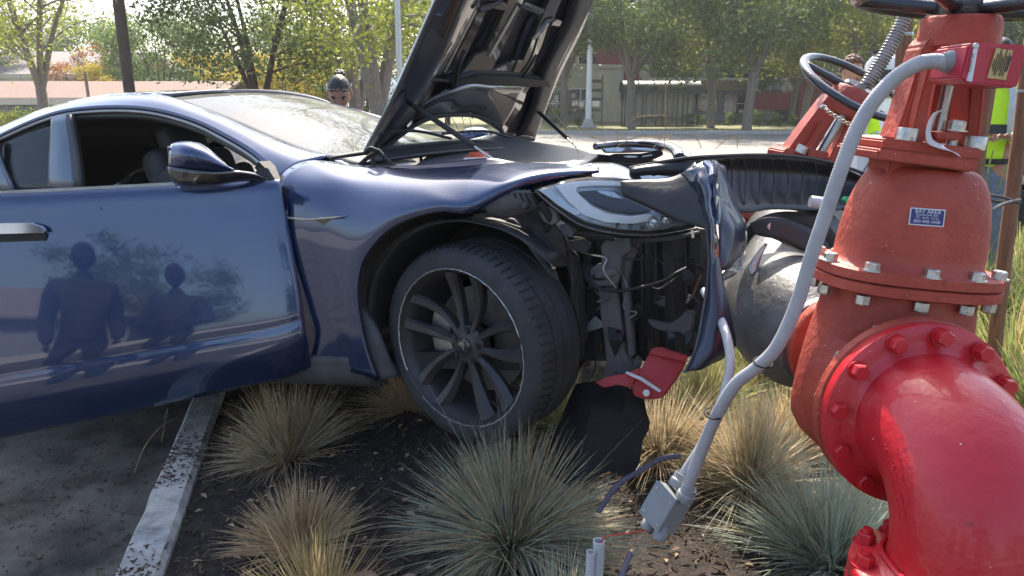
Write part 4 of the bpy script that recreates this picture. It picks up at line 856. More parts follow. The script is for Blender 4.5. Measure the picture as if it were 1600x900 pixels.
# dark inner structure behind the missing bumper
RC = [880, 905, 925, 948, 968, 990, 1008, 1030, 1050, 1072, 1092, 1112]
facets('radiator_shroud', [[cl(u+(v-365)*.03, v-(8 if u > 1060 else 0), -.60+.012*i+(.02 if i % 2 else -.012)) for i, u in enumerate(RC)] for v in (365, 405, 455, 505, 562)], M['plastic'], car, .02, .0022, 3, 1)
patch('wheel_house_wall', rows([(700, 330, -.45), (780, 330, -.5), (860, 350, -.55), (900, 370, -.58)], [(700, 450, -.45), (800, 450, -.45), (870, 470, -.5), (915, 480, -.55)], [(700, 600, -.45), (800, 590, -.45), (880, 580, -.5), (925, 570, -.55)]), M['black'], car, .02, wob=.01)
for k, u in enumerate((945, 972, 1000, 1022, 1046, 1070, 1090)):
    tube_obj('shroud_rib', [cl(u, 374, -.60+.02*k), cl(u+3, 450, -.61+.02*k), cl(u+1, 552-2*k, -.58+.015*k)], .006, M['plastic'], car, 6, 4)
bq = lambda nm, pts, y, ex=.035, m='bracket', bv=.003: plate(nm, [cl(u, v, y) for u, v in pts], CM@Vector((0, ex, 0)), M[m], car, bv)
bq('bumper_bracket', [(922, 422), (930, 414), (940, 412), (939, 384), (948, 374), (984, 372), (986, 392), (972, 400), (968, 432), (962, 446), (934, 448), (924, 440)], -.69)
bq('bumper_bracket', [(935, 452), (963, 448), (970, 500), (976, 552), (990, 572), (984, 584), (962, 586), (948, 574), (944, 530), (938, 490)], -.67)
bq('bracket_lip', [(984, 372), (996, 380), (992, 398), (985, 410), (980, 440), (986, 500), (990, 556), (982, 560), (976, 500), (970, 440), (974, 402), (985, 392)], -.65)
bq('bracket_lip', [(926, 425), (962, 418), (966, 428), (930, 436)], -.705, .01)
bq('bracket_foot', [(944, 575), (962, 580), (958, 596), (946, 590)], -.68, .02)
bq('top_rail', [(900, 362), (940, 366), (1010, 372), (1060, 368), (1090, 362), (1088, 368), (1050, 376), (1000, 380), (935, 374), (902, 370)], -.66, .05, 'plastic')
bq('broken_mount', [(842, 330), (856, 322), (868, 330), (872, 345), (862, 352), (848, 346)], -.83, .03, 'bracket')
bq('broken_mount', [(872, 352), (886, 348), (898, 362), (894, 372), (880, 368)], -.79, .02, 'greyplastic')
bq('broken_mount', [(884, 378), (912, 372), (922, 384), (916, 396), (898, 392)], -.72, .03, 'plastic')
for P, r in (([(925, 430, -.72), (930, 448, -.73), (965, 455, -.72), (1010, 447, -.70), (1040, 438, -.66), (1060, 425, -.62), (1085, 415, -.58), (1100, 420, -.56)], .006),
             ([(1015, 448, -.68), (1030, 452, -.66), (1050, 440, -.64), (1075, 425, -.6), (1090, 430, -.57)], .005), ([(1095, 430, -.58), (1085, 455, -.58), (1078, 475, -.58)], .004),
             ([(870, 365, -.7), (900, 372, -.7), (935, 370, -.69)], .007), ([(860, 350, -.74), (880, 385, -.7), (900, 400, -.68), (905, 430, -.66)], .009),
             ([(885, 375, -.7), (912, 390, -.68), (925, 405, -.67)], .005), ([(938, 536, -.64), (932, 560, -.64), (926, 590, -.64)], .0025), ([(940, 540, -.6), (920, 560, -.58), (900, 585, -.56)], .004), ([(1012, 402, -.56), (1014, 450, -.58), (1015, 530, -.57)], .003)):
    tube_obj('wiring_loom', [cl(*p) for p in P], r, M['black'] if r != .004 else M['wood'], car, 7, 5)
plate('skid_bracket', [cl(u, v, -.66) for u, v in [(1010, 500), (1045, 508), (1062, 497), (1070, 487), (1085, 488), (1082, 510), (1075, 528), (1060, 518), (1045, 520), (1020, 512)]], CM@Vector((0, .03, 0)), M['greyplastic'], car, .004)
plate('metal_tab', [cl(u, v, -.64) for u, v in [(915, 508), (930, 494), (942, 505), (941, 512), (918, 519)]], CM@Vector((0, .006, 0)), M['lamp_in'], car, .001)
plate('metal_tab', [cl(u, v, -.70) for u, v in [(1079, 360), (1083, 359), (1085, 371), (1081, 373)]], CM@Vector((0, .006, 0)), M['chrome'], car, .001)
# broken wheel arch plastics in front of the tyre
ar = patch('arch_support', rows([(757, 322, -.93), (775, 305, -.925), (797, 298, -.905), (828, 297, -.88)], [(762, 331, -.92), (785, 324, -.915), (812, 319, -.89), (835, 312, -.865)], [(778, 338, -.89), (800, 338, -.88), (820, 332, -.86), (838, 322, -.85)]), M['greyplastic'], car, .006)
for k in range(7): u = 776+k*9; tube_obj('arch_slat', [cl(u, 303-k*.4, -.925+.006*k), cl(u+5, 312, -.915+.006*k), cl(u+9, 321-k*.8, -.90+.005*k)], .0035, M['black'], car, 5, 3)
MB().lathe(cl(820, 321, -.90), CM@Vector((0, -1, .2)), [(0, .006), (.010, .006), (.012, 0), (.012, -.02)], 16).build('clip', M['plastic'], car, auto=40)
plate('liner_strip', [cl(u, v, -.80) for u, v in [(786, 340), (800, 342), (812, 352), (842, 400), (860, 425), (866, 440), (858, 430), (838, 405), (815, 372), (800, 350)]], CM@Vector((.01, .03, 0)), M['greyplastic'], car, .003)
facets('torn_liner', rows([(812, 345, -.80), (845, 335, -.80), (870, 350, -.78), (885, 375, -.74)], [(830, 375, -.79), (855, 368, -.80), (880, 380, -.76), (893, 400, -.72)], [(862, 430, -.78), (868, 415, -.80), (885, 415, -.76), (898, 408, -.72)]), M['plastic'], car, .006, .004, 5, 1)
facets('torn_liner', rows([(880, 395, -.72), (893, 400, -.71), (903, 405, -.68)], [(890, 440, -.72), (902, 440, -.70), (912, 445, -.67)], [(893, 500, -.70), (905, 500, -.69), (915, 505, -.66)], [(898, 545, -.69), (907, 545, -.68), (914, 540, -.66)]), M['plastic'], car, .006, .004, 5, 1)
for P in ([(790, 300, -.88), (815, 335, -.84), (850, 350, -.80)], [(845, 318, -.86), (860, 345, -.82), (850, 365, -.79)], [(880, 362, -.76), (920, 366, -.74), (960, 372, -.72)]):
    tube_obj('broken_strut', [cl(*p) for p in P], .012, M['plastic'], car, 6, 3)
mb = MB().tube([cl(861, 408, -.80), cl(862, 415, -.80)], .003, 8).box(cl(865, 418, -.80), (.006, .004, .004)); mb.build('exposed_screw', M['steel'], car)
# frunk cover, sticker, dark backing plate, far shut edge
fr = patch('frunk_cover', atr([(640, 266, 2.78), (670, 243, 3.05), (705, 228, 3.35), (750, 214, 3.8), (790, 210, 4.05)], [(700, 262, 2.72), (730, 247, 3.0), (765, 236, 3.3), (800, 226, 3.65), (835, 221, 3.9)], [(780, 257, 2.62), (815, 252, 2.85), (850, 245, 3.1), (880, 236, 3.4), (890, 230, 3.6)], [(868, 272, 2.52), (895, 268, 2.65), (905, 262, 2.8), (920, 251, 3.0), (935, 242, 3.2)]), M['liner'], car, .012, wob=.004, wsc=8, flip=True)
lb = patch('warning_sticker', atr([(720, 256, 2.72), (760, 256, 2.68)], [(726, 246, 2.80), (762, 246, 2.76)]), M['paper'], fr, .001, 2, 2)
patch('warning_sticker_band', atr([(727, 247, 2.80), (761, 247, 2.76)], [(734, 237, 2.93), (764, 237, 2.89)]), M['sticker'], fr, .001, 2, 2)
patch('inner_wing', rows([(905, 262, -.5), (930, 256, -.45), (965, 258, -.4), (985, 266, -.38)], [(912, 270, -.56), (935, 268, -.55), (965, 272, -.5), (985, 277, -.46)], [(925, 278, -.6), (940, 280, -.6), (965, 284, -.56), (990, 286, -.5)]), M['paint'], car, .006, wob=.006, wsc=12)
dq = lambda nm, pts, d, ext, m, bv=.004: plate(nm, [at(u, v, d) for u, v in pts], ray(1000, 250)*ext, M[m], car, bv)
dq('cooling_duct', [(951, 243), (960, 240), (1000, 240), (1034, 234), (1037, 242), (1020, 250), (1000, 258), (952, 255)], 3.55, .25, 'soot')
dq('dark_backing_plate', [(925, 262), (950, 254), (1000, 256), (1030, 252), (1062, 250), (1066, 292), (930, 292)], 3.0, .05, 'soot')  # dark plate added to close the view down to the soil
dq('duct_edge', [(974, 244), (984, 243), (996, 244), (995, 246), (980, 246.5)], 3.53, .01, 'steel', .001)
dq('duct_edge', [(1003, 244), (1019, 241), (1019, 243), (1004, 245.5)], 3.53, .01, 'steel', .001)
dq('bright_slot', [(1000, 274), (1001, 268), (1016, 272), (1020, 276), (1044, 271), (1050, 265), (1058, 265), (1050, 275), (1030, 280), (1003, 281)], 2.6, .02, 'lamp_white', .001)
mb = tube_obj('far_seal_ring', [at(*p) for p in [(930, 229, 4.3), (960, 226, 4.4), (1000, 225, 4.4), (1035, 228, 4.3), (1055, 236, 4.15), (1062, 248, 4.0)]], [.02, .022, .024, .028, .032, .034], M['blackgloss'], car, 10, 6)
dq('far_headlight', [(938, 231), (980, 229), (1030, 231), (1034, 236), (1000, 238), (972, 239), (944, 239)], 4.3, .1, 'bracket')
dq('far_lamp_glass', [(942, 232), (965, 230), (978, 232), (970, 237), (948, 237)], 4.27, .02, 'lamp_in', .002)
dq('far_lamp_glass', [(984, 231), (1012, 231), (1028, 234), (1018, 236), (988, 233)], 4.27, .02, 'lamp_in', .002)
patch('far_nose_panel', [[at(1030, 227, 4.3), at(1055, 229, 4.25), at(1078, 240, 4.15)], [at(1045, 238, 4.2), at(1062, 243, 4.1), at(1080, 250, 4.05)]], M['paint'], car, .01)
# torn bumper cover: inner face of the sheet wrapped across the front
bp_ = patch('torn_bumper_cover', atr([(984, 264, 2.38), (1030, 255, 2.36), (1075, 248, 2.34), (1120, 245, 2.40), (1190, 243, 2.50), (1255, 247, 2.60), (1315, 260, 2.68), (1360, 281, 2.72)],
    [(984, 268, 2.36), (1030, 262, 2.34), (1078, 262, 2.34), (1130, 268, 2.46), (1195, 268, 2.57), (1262, 272, 2.67), (1320, 280, 2.73), (1362, 290, 2.74)],
    [(986, 272, 2.36), (1030, 268, 2.34), (1080, 274, 2.34), (1138, 300, 2.44), (1200, 300, 2.55), (1268, 302, 2.64), (1322, 304, 2.71), (1362, 302, 2.73)],
    [(988, 275, 2.37), (1030, 273, 2.35), (1080, 282, 2.36), (1148, 330, 2.38), (1205, 328, 2.46), (1268, 330, 2.54), (1318, 328, 2.62), (1358, 318, 2.68)]), M['flap'], car, .006, 5, 4, wob=.004, wsc=5)
for k, u in enumerate((1140, 1162, 1184, 1206, 1228, 1250, 1272, 1294)):
    f = k/7; tube_obj('moulding_rib', [at(u, 247+f*6, 2.41+.23*f), at(u+4, 270+f*4, 2.46+.23*f), at(u+2, 318-f*2, 2.39+.2*f)], .003, M['plastic'], bp_, 5, 4)
tube_obj('cover_edge', [at(*p) for p in [(984, 263, 2.37), (1030, 254, 2.35), (1075, 247, 2.33), (1120, 244, 2.39), (1190, 242, 2.49), (1255, 246, 2.59), (1315, 259, 2.67), (1360, 280, 2.71), (1360, 318, 2.67), (1318, 328, 2.61)]], .006, M['plastic'], bp_, 6, 6)
patch('inner_flange', atr([(970, 284, 2.26), (1005, 282, 2.26), (1045, 280, 2.25), (1070, 270, 2.24), (1088, 255, 2.24)], [(972, 294, 2.25), (1008, 300, 2.24), (1048, 305, 2.22), (1080, 300, 2.20), (1101, 290, 2.18)], [(974, 303, 2.25), (1010, 317, 2.23), (1050, 335, 2.20), (1085, 345, 2.17), (1114, 345, 2.14)], [(1000, 316, 2.25), (1025, 327, 2.23), (1060, 341, 2.20), (1090, 352, 2.17), (1116, 362, 2.14)]), M['plastic'], bp_, .006, 5, 4, wob=.004, wsc=9)
GP = mat('creased_dark_blue_skin', (.012, .018, .04), .22, .2, .3, 12, coat=1)
patch('crumpled_skin', atr([(1063, 273, 2.21), (1084, 260, 2.19), (1100, 252, 2.19)], [(1084, 293, 2.19), (1096, 286, 2.14), (1108, 280, 2.15)], [(1096, 322, 2.17), (1105, 315, 2.12), (1114, 312, 2.14)], [(1103, 355, 2.15), (1111, 352, 2.09), (1119, 352, 2.12)], [(1108, 395, 2.13), (1113, 395, 2.09), (1120, 395, 2.11)], [(1110, 430, 2.12), (1114, 430, 2.09), (1119, 430, 2.10)]), GP, bp_, .003, 6, 7, wob=.007, wsc=30)
facets('creased_skin_top', atr([(1098, 253, 2.19), (1108, 250, 2.20), (1116, 250, 2.24)], [(1106, 275, 2.16), (1113, 272, 2.15), (1119, 276, 2.20)], [(1113, 312, 2.14), (1118, 306, 2.13), (1124, 312, 2.17)], [(1118, 350, 2.11), (1121, 350, 2.11), (1124, 352, 2.14)]), M['paint'], bp_, .003, .003, 7, 1)
patch('torn_painted_skin', atr([(1114, 251, 2.24), (1122, 253, 2.27), (1130, 262, 2.33)], [(1121, 290, 2.20), (1133, 295, 2.25), (1150, 325, 2.34)], [(1123, 330, 2.17), (1142, 338, 2.20), (1164, 352, 2.30)], [(1122, 380, 2.13), (1142, 385, 2.16), (1161, 388, 2.25)], [(1118, 420, 2.11), (1130, 422, 2.12), (1147, 414, 2.20)]), M['paint_in'], bp_, .004, 5, 6, wob=.008, wsc=18)
patch('hanging_blade', atr([(1108, 395, 2.13), (1115, 400, 2.10), (1122, 405, 2.11)], [(1107, 430, 2.11), (1116, 432, 2.08), (1128, 436, 2.10)], [(1099, 490, 2.10), (1118, 492, 2.06), (1140, 494, 2.09)], [(1087, 545, 2.09), (1112, 550, 2.05), (1148, 538, 2.10)], [(1071, 581, 2.08), (1094, 577, 2.07), (1126, 562, 2.10)]), M['paint_in'], bp_, .005, 5, 6, wob=.004, wsc=12)
tube_obj('cover_edge', [at(*p) for p in [(1104, 350, 2.13), (1108, 420, 2.10), (1098, 490, 2.09), (1087, 545, 2.08), (1070, 582, 2.07)]], .004, M['greyplastic'], bp_, 6, 6)
facets('shiny_torn_edge', atr([(1160, 388, 2.27), (1163, 392, 2.28), (1166, 396, 2.30)], [(1148, 413, 2.20), (1152, 417, 2.2), (1157, 420, 2.24)], [(1116, 428, 2.11), (1120, 436, 2.11), (1128, 444, 2.14)]), M['steel'], bp_, .003, .006, 3, 2)
rg_ = random.Random(31)
for k in range(20):                                       # snapped plastic and brackets in the dark behind the missing bumper
    u, v = rg_.uniform(882, 1088), rg_.uniform(378, 575); n_s = rg_.choice((4, 5, 6)); L_s = rg_.uniform(9, 24); a0_ = rg_.uniform(0, 6.3); q_ = []
    for i in range(n_s):
        a_ = a0_+6.283*i/n_s; q_.append(cl(u+math.cos(a_)*L_s*rg_.uniform(.25, 1), v+math.sin(a_)*L_s*rg_.uniform(.4, 1.5), -.655-.03*rg_.random()+.02*math.sin(i*2.1+k)))
    plate('snapped_plastic', q_, CM@Vector((0, .006, 0)), M[('plastic', 'plastic', 'greyplastic', 'bracket', 'black')[k % 5]], car, .0008)
for k in range(7):
    u, v = rg_.uniform(890, 1060), rg_.uniform(385, 500); P_ = [(u, v, -.66)]
    for i in range(4): P_.append((P_[-1][0]+rg_.uniform(-22, 26), P_[-1][1]+rg_.uniform(-8, 34), -.66-.05*rg_.random()))
    tube_obj('wiring_loom', [cl(*p) for p in P_], .0028, M['black' if k % 3 else 'steel'], car, 5, 5)
# debris of the undertray and a broken piece of red pipe on the soil
ut = facets('torn_undertray', atr([(900, 602, 2.66), (935, 596, 2.62), (975, 606, 2.58), (1004, 618, 2.55)], [(878, 650, 2.60), (925, 638, 2.5), (975, 645, 2.47), (1012, 662, 2.5)], [(860, 705, 2.55), (912, 700, 2.44), (965, 705, 2.42), (1004, 690, 2.48)], [(836, 728, 2.55), (896, 768, 2.40), (950, 738, 2.41), (985, 748, 2.42)]), M['soot'], None, .006, .008, 6, 1)
tag(ut, 'black torn undertray hanging onto the soil between the front wheel and the grey box', 'undertray')
rb = plate('broken_red_casting', [at(*p) for p in [(1018, 545, 2.46), (1030, 541, 2.46), (1076, 556, 2.44), (1070, 572, 2.43), (1060, 590, 2.42), (1036, 622, 2.40), (1012, 625, 2.42), (989, 618, 2.44), (987, 603, 2.43), (1003, 574, 2.45)]], ray(1030, 580)*.06, M['red_casting'], None, .006)
tag(rb, 'broken red casting lying under the torn nose of the car', 'casting')
plate('casting_tail', [at(*p) for p in [(929, 597, 2.48), (945, 591, 2.47), (960, 586, 2.46), (976, 584, 2.45), (1003, 574, 2.455), (996, 588, 2.44), (987, 603, 2.44), (986, 606, 2.44), (965, 601, 2.45), (944, 606, 2.46)]], ray(960, 590)*.04, M['red_casting'], rb, .005)
plate('casting_strap', [at(*p) for p in [(976, 583, 2.41), (1000, 594, 2.40), (1030, 613, 2.385), (1034, 610, 2.385), (1004, 590, 2.40), (980, 580, 2.41)]], ray(1000, 590)*.02, M['steel'], rb, .001)
plate('casting_rim', [at(*p) for p in [(1014, 552, 2.44), (1020, 543, 2.44), (1076, 557, 2.42), (1072, 566, 2.42)]], ray(1040, 550)*.02, M['red_casting'], rb, .003)
MB().lathe(at(1010, 614, 2.40), -ray(1010, 614), [(0, .01), (.012, .008), (.014, 0)], 6).build('casting_bolt', M['hexsteel'], rb)
rr = random.Random(12)
for k in range(26):                                       # shards of black plastic under the nose
    u, v = rr.uniform(850, 1070), rr.uniform(600, 740); p = onz(u, v, .24); s_ = rr.uniform(.012, .05); a_ = rr.uniform(0, 6.3)
    X = Vector((math.cos(a_), math.sin(a_), rr.uniform(-.6, .6)))*s_; Y = Vector((-math.sin(a_), math.cos(a_), rr.uniform(-.6, .6)))*s_*rr.uniform(.3, .8)
    sh = MB() if k == 0 else sh; q = [p+X, p+Y, p-X*.8, p-Y*.5+X*.3]; sh.add(q+[a+Vector((0, 0, .003)) for a in q], [(0, 1, 2, 3), (7, 6, 5, 4), (0, 4, 5, 1), (1, 5, 6, 2), (2, 6, 7, 3), (3, 7, 4, 0)])
sh.build('plastic_debris', M['plastic'])['kind'] = 'stuff'
# ================= BACKFLOW PIPEWORK =================
YV = 1.69
V0 = ony(1414, 416, YV); VT = ony(1500, 30, YV); VA = (VT-V0).normalized(); VX = Vector((0, 1, 0)).cross(VA).normalized()
if VX.x < 0: VX = -VX
VY = Vector((0, 1, 0))
gv = thing('gate_valve', 'big weathered red gate valve in front, with a blue and white label on its dome', 'valve', (V0.x, YV, .55))
def oval_loft(secs, o, ax, X, Y, n=48, e=2.4):
    """secs: (height along ax, half width, half depth)"""
    V = []; Fc = []
    for h, wx, wy in secs:
        for k in range(n):
            a = 2*math.pi*k/n; c, s = math.cos(a), math.sin(a); q = 2/e
            V.append(o+ax*h+X*(wx*math.copysign(abs(c)**q, c))+Y*(wy*math.copysign(abs(s)**q, s)))
    for i in range(len(secs)-1):
        for k in range(n): k2 = (k+1) % n; Fc.append((i*n+k, i*n+k2, (i+1)*n+k2, (i+1)*n+k))
    Fc.append(tuple(range(n))[::-1]); Fc.append(tuple((len(secs)-1)*n+k for k in range(n)))
    return MB().add(V, Fc)
sm = lambda a, b, n: [a+(b-a)*i/n for i in range(n+1)]
Hd = (ony(1452, 262, YV)-V0).length                       # height of the dome
dome = [(.003, .178, .138), (.008, .166, .126), (.018, .160, .118)]
for i in range(1, 13):
    t = i/12*.93; dome.append((.018+(Hd-.018)*math.sin(t*math.pi/2)**1.05/math.sin(.93*math.pi/2)**1.05, .078+.082*math.cos(t*math.pi/2)**.75, .072+.046*math.cos(t*math.pi/2)))
oval_loft(dome, V0, VA, VX, VY, e=2.5).build('bonnet', M['red_primer'], gv, auto=50)
oval_loft([(-.021, .200, .146), (-.019, .204, .150), (.001, .204, .150), (.004, .199, .145)], V0, VA, VX, VY, e=2.7).build('bonnet_flange', M['red_primer'], gv, auto=40)
oval_loft([(-.0235, .194, .140), (-.0205, .194, .140)], V0, VA, VX, VY, e=2.7).build('gasket', M['black'], gv)
oval_loft([(-.050, .197, .140), (-.046, .204, .150), (-.026, .204, .150), (-.0235, .200, .146)], V0, VA, VX, VY, e=2.7).build('body_flange', M['red_primer'], gv, auto=40)
FC = Vector((.868, 1.461, .945))                          # centre of the pipe flange
dn = (V0-FC).dot(VA)
BO = Vector((FC.x, YV, FC.z)); hb = (V0-BO).dot(VA); B0 = V0-VA*hb+VX*((BO-V0).dot(VX))
secs = []
for i in range(15):
    f = i/14; h = -.05-f*(hb+.16); o_ = (BO-V0).dot(VX)*min(1, f*1.3)
    wx = .162+.03*math.sin(f*2.2); wy = .112+.02*math.sin(f*3)
    if f > .72: g_ = (f-.72)/.28; wx *= math.sqrt(max(.05, 1-g_*g_)); wy *= math.sqrt(max(.2, 1-g_*g_))
    secs.append((h, wx, wy))
oval_loft(secs, V0, VA, VX, VY, e=2.6).build('body', M['red_primer'], gv, auto=50)
MB().lathe(Vector((FC.x, 1.60, FC.z)), (0, -1, 0), [(.19, -.03), (.165, .0), (.150, .04), (.152, .07)], 48).build('flange_neck', M['red_primer'], gv, auto=50)
MB().lathe(Vector((FC.x, 1.523, FC.z)), (0, -1, 0), [(.14, -.002), (.2, -.002), (.206, .004), (.206, .026), (.2, .030), (.14, .030)], 72).build('flange', M['red_primer'], gv, auto=40)
MB().lathe(Vector((FC.x+.035, 1.70, FC.z)), (0, 1, 0), [(.13, 0), (.11, .15), (.11, .19), (.150, .195), (.154, .20), (.154, .225), (.15, .23), (0, .23)], 64).build('rear_flange', M['red_primer'], gv, auto=40)
# raised rib and cast ridge
plate('body_rib', [ony(u, v, 1.585) for u, v in [(1430, 462), (1448, 462), (1443, 500), (1430, 500)]], Vector((0, .06, 0)), M['red_primer'], gv, .004)
def nut(o, ax, r, h, m, par, nm='bolt', ws=1.35, rot=0):
    mb = MB()
    if ws: mb.lathe(o, ax, [(0, 0), (r*ws, 0), (r*ws, .003), (0, .003)], 20)
    mb.hexa(Vector(o)+Vector(ax).normalized()*.003, ax, r, h, rot); return mb.build(nm, m, par)
for k, lx in enumerate((-.132, -.012, .092, .168)):
    ly = -.131*(1-(abs(lx)/.19)**2.7)**(1/2.7); p = V0+VA*.003+VX*lx+VY*ly; nut(p, VA, .0155, .016, M['hexsteel'], gv, rot=k)
    q = V0-VA*.05+VX*(lx-.006)+VY*ly; nut(q, -VA, .0155, .022, M['hexsteel'], gv, ws=0, rot=k+.4)
for lx, ly in ((-.19, -.03), (-.185, .05), (.185, .04), (.1, .125), (-.1, .125), (0, .13)):
    nut(V0+VA*.003+VX*lx+VY*ly, VA, .0155, .016, M['hexsteel'], gv); nut(V0-VA*.05+VX*lx+VY*ly, -VA, .0155, .022, M['hexsteel'], gv, ws=0)
# cover plates and yoke
def yp(nm, pts, y0, y1, m=None, bev=.003, par=None): return plate(nm, [ony(u, v, y0) for u, v in pts], Vector((0, y1-y0, 0)), m or M['red_primer'], par or gv, bev)
yp('neck_flange', [(1371, 235), (1375, 232), (1528, 250), (1531, 254), (1527, 268), (1520, 268), (1372, 249)], 1.585, 1.79)
yp('neck_web', [(1392, 250), (1515, 262), (1524, 300), (1380, 300)], 1.64, 1.74)
yk = bpy.data.objects.new('yoke', None); COL.objects.link(yk); yk.location = V0+VA*Hd; setpar(yk, gv)
yp('yoke_base', [(1380, 219), (1384, 216), (1533, 232), (1536, 236), (1532, 251), (1526, 250), (1382, 233)], 1.59, 1.785, par=yk)
yp('yoke_arm', [(1398, 219), (1416, 170), (1434, 110), (1444, 72), (1462, 52), (1488, 52), (1478, 80), (1470, 96), (1460, 130), (1452, 170), (1446, 224)], 1.655, 1.735, bev=.006, par=yk)
yp('yoke_arm_ridge', [(1424, 222), (1436, 165), (1452, 105), (1462, 80), (1478, 78), (1470, 96), (1460, 130), (1452, 170), (1446, 224)], 1.625, 1.66, bev=.004, par=yk)
yp('yoke_arm', [(1500, 52), (1540, 48), (1548, 75), (1546, 130), (1540, 180), (1532, 234), (1510, 231), (1516, 180), (1516, 130), (1512, 90)], 1.655, 1.735, bev=.006, par=yk)
yp('yoke_arm_ridge', [(1524, 70), (1548, 75), (1546, 130), (1540, 180), (1532, 234), (1522, 232), (1529, 180), (1533, 130)], 1.625, 1.66, bev=.004, par=yk)
yp('yoke_web', [(1446, 222), (1462, 130), (1478, 78), (1514, 78), (1516, 150), (1512, 228)], 1.755, 1.775, bev=0, par=yk)
hubb = ony(1494, 78, YV); hubt = ony(1502, 27, YV)
hv = (hubt-hubb); L_ = hv.length
MB().lathe(hubb, hv, [(.0, 0), (.075, 0), (.081, .006), (.081, L_*.25), (.078, L_-.006), (.073, L_), (0, L_)], 48, sx=1.0).build('yoke_hub', M['red_primer'], yk, auto=40)
for u, v in ((1416, 216), (1523, 229)): p = ony(u, v, 1.62); MB().lathe(p, VA, [(0, .022), (.019, .022), (.0205, .019), (.0205, -.006)], 24).build('cap_nut', M['hexsteel'], gv, auto=35)
sb_ = ony(1464, 215, 1.66); st_ = ony(1489, 105, 1.66); P = []; nst = 70; mb = MB(); d_ = st_-sb_
mb.tube([sb_+d_*i/nst for i in range(nst+1)], [.0118+(.0007 if i % 2 else 0) for i in range(nst+1)], 14); mb.build('stem', M['steel'], gv, auto=60)
MB().tube([ony(1500, 30, YV), ony(1506, -30, YV)], .013, 14).build('stem_end', M['steel'], gv, auto=60)
yp('gland', [(1461, 206), (1503, 207), (1504, 217), (1498, 220), (1462, 217)], 1.61, 1.70, bev=.003)
p = ony(1493, 205, 1.63); nut(p, VA, .017, .02, M['hexsteel'], gv, 'gland_nut'); MB().tube([ony(1484, 240, 1.63), ony(1491, 206, 1.63)], [.0105]*2, 12).build('gland_bolt', M['hexsteel'], gv)
tg = patch('paper_tag', [[ony(1474, 172, 1.57), ony(1458, 178, 1.55), ony(1448, 200, 1.53), ony(1449, 222, 1.535), ony(1466, 231, 1.56), ony(1488, 237, 1.57), ony(1502, 246, 1.565)], [ony(1466, 176, 1.60), ony(1460, 186, 1.59), ony(1455, 205, 1.58), ony(1458, 218, 1.58), ony(1472, 226, 1.59), ony(1485, 234, 1.60), ony(1496, 238, 1.60)]], M['paper'], gv, .0008, 5, 3)
# label on the dome
LX = (ony(1475, 340, 1.60)-ony(1421, 336, 1.60)).normalized(); 
def dome_pt(u, v):                                        # first hit of a sight line with the dome surface
    r = ray(u, v); o = Vector((0, 0, EYE)); t = 1.4
    while t < 2.2:
        p = o+r*t; h = (p-V0).dot(VA); x = abs((p-V0).dot(VX)); y = abs((p-V0).dot(VY))
        for k in range(len(dome)-1):
            if dome[k][0] <= h <= dome[k+1][0]:
                f = (h-dome[k][0])/(dome[k+1][0]-dome[k][0]); wx = dome[k][1]+(dome[k+1][1]-dome[k][1])*f; wy = dome[k][2]+(dome[k+1][2]-dome[k][2])*f
                if (x/wx)**2.5+(y/wy)**2.5 <= 1: return p
        t += .0004
    return None
g4 = [dome_pt(1421, 324), dome_pt(1476, 328), dome_pt(1474, 355), dome_pt(1418, 351)]
X_ = ((g4[1]-g4[0])+(g4[2]-g4[3])).normalized(); Yp = ((g4[0]-g4[3])+(g4[1]-g4[2])); Yp = (Yp-X_*Yp.dot(X_)).normalized(); Zp = X_.cross(Yp)
cc = (g4[0]+g4[1]+g4[2]+g4[3])/4+Zp*.0035; w2 = (g4[1]-g4[0]).length/2; h2 = (g4[0]-g4[3]).length/2
lb = MB().box(cc, (w2, h2, .0008), (X_, Yp, Zp)).build('label', M['paper'], gv)
MB().box(cc+Zp*.0008, (w2*.93, h2*.86, .0006), (X_, Yp, Zp)).build('label_ground', M['navy_lbl'], lb)
for i, (s, h, dy) in enumerate((('BAY AREA', .0082, .62), ('BACKFLOW, INC.', .0042, .22), ('TEST · REPAIR · INSTALL', .0032, -.10), ('800-400-1008', .0068, -.52))):
    text_obj('lettering', s, cc+Yp*(h2*dy)+Zp*.0018, X_, Yp, h, M['white'], lb)
# handwheel
def handwheel(c, ax, R, r, spokes, par, hubr, xr=None, a0=.3, cut=1):
    X, Y, Z = frame_of(ax, xr or Vector((0, 1, 0))); w = bpy.data.objects.new('handwheel', None); COL.objects.link(w); w.location = c; setpar(w, par)
    n = 96; ring = [c+X*R*math.cos(2*math.pi*i/n)+Y*R*math.sin(2*math.pi*i/n) for i in range(n)]
    V = []; Fc = []
    for i in range(n):
        a = 2*math.pi*i/n; rd = X*math.cos(a)+Y*math.sin(a)
        for k in range(14): b = 2*math.pi*k/14; V.append(ring[i]+rd*(r*1.15*math.cos(b))+Z*(r*.95*math.sin(b)*(1 if math.sin(b) > 0 else .8)))
    for i in range(n):
        for k in range(14): j = (i+1) % n; k2 = (k+1) % 14; Fc.append((i*14+k, i*14+k2, j*14+k2, j*14+k))
    MB().add(V, Fc).build('rim', M['wheelblack'], w, smooth=True)
    for s in range(spokes):
        a = a0+2*math.pi*s/spokes; rd = X*math.cos(a)+Y*math.sin(a)
        MB().tube(spline([c+rd*hubr*.5-Z*.012, c+rd*R*.5-Z*.006, c+rd*(R-r*.4)], 4), [r*.95]*5+[r*.85]*4, 10).build('spoke', M['wheelblack'], w, smooth=True)
    MB().lathe(c-Z*.03, Z, [(0, 0), (hubr, 0), (hubr*1.05, .004), (hubr, .035), (hubr*.8, .045), (0, .045)], 28).build('hub', M['wheelblack'], w, auto=40)
    return w
handwheel(ony(1504, 6, YV), VA+Vector((0, -.02, 0)), .207, .0165, 5, gv, .05, a0=.15)
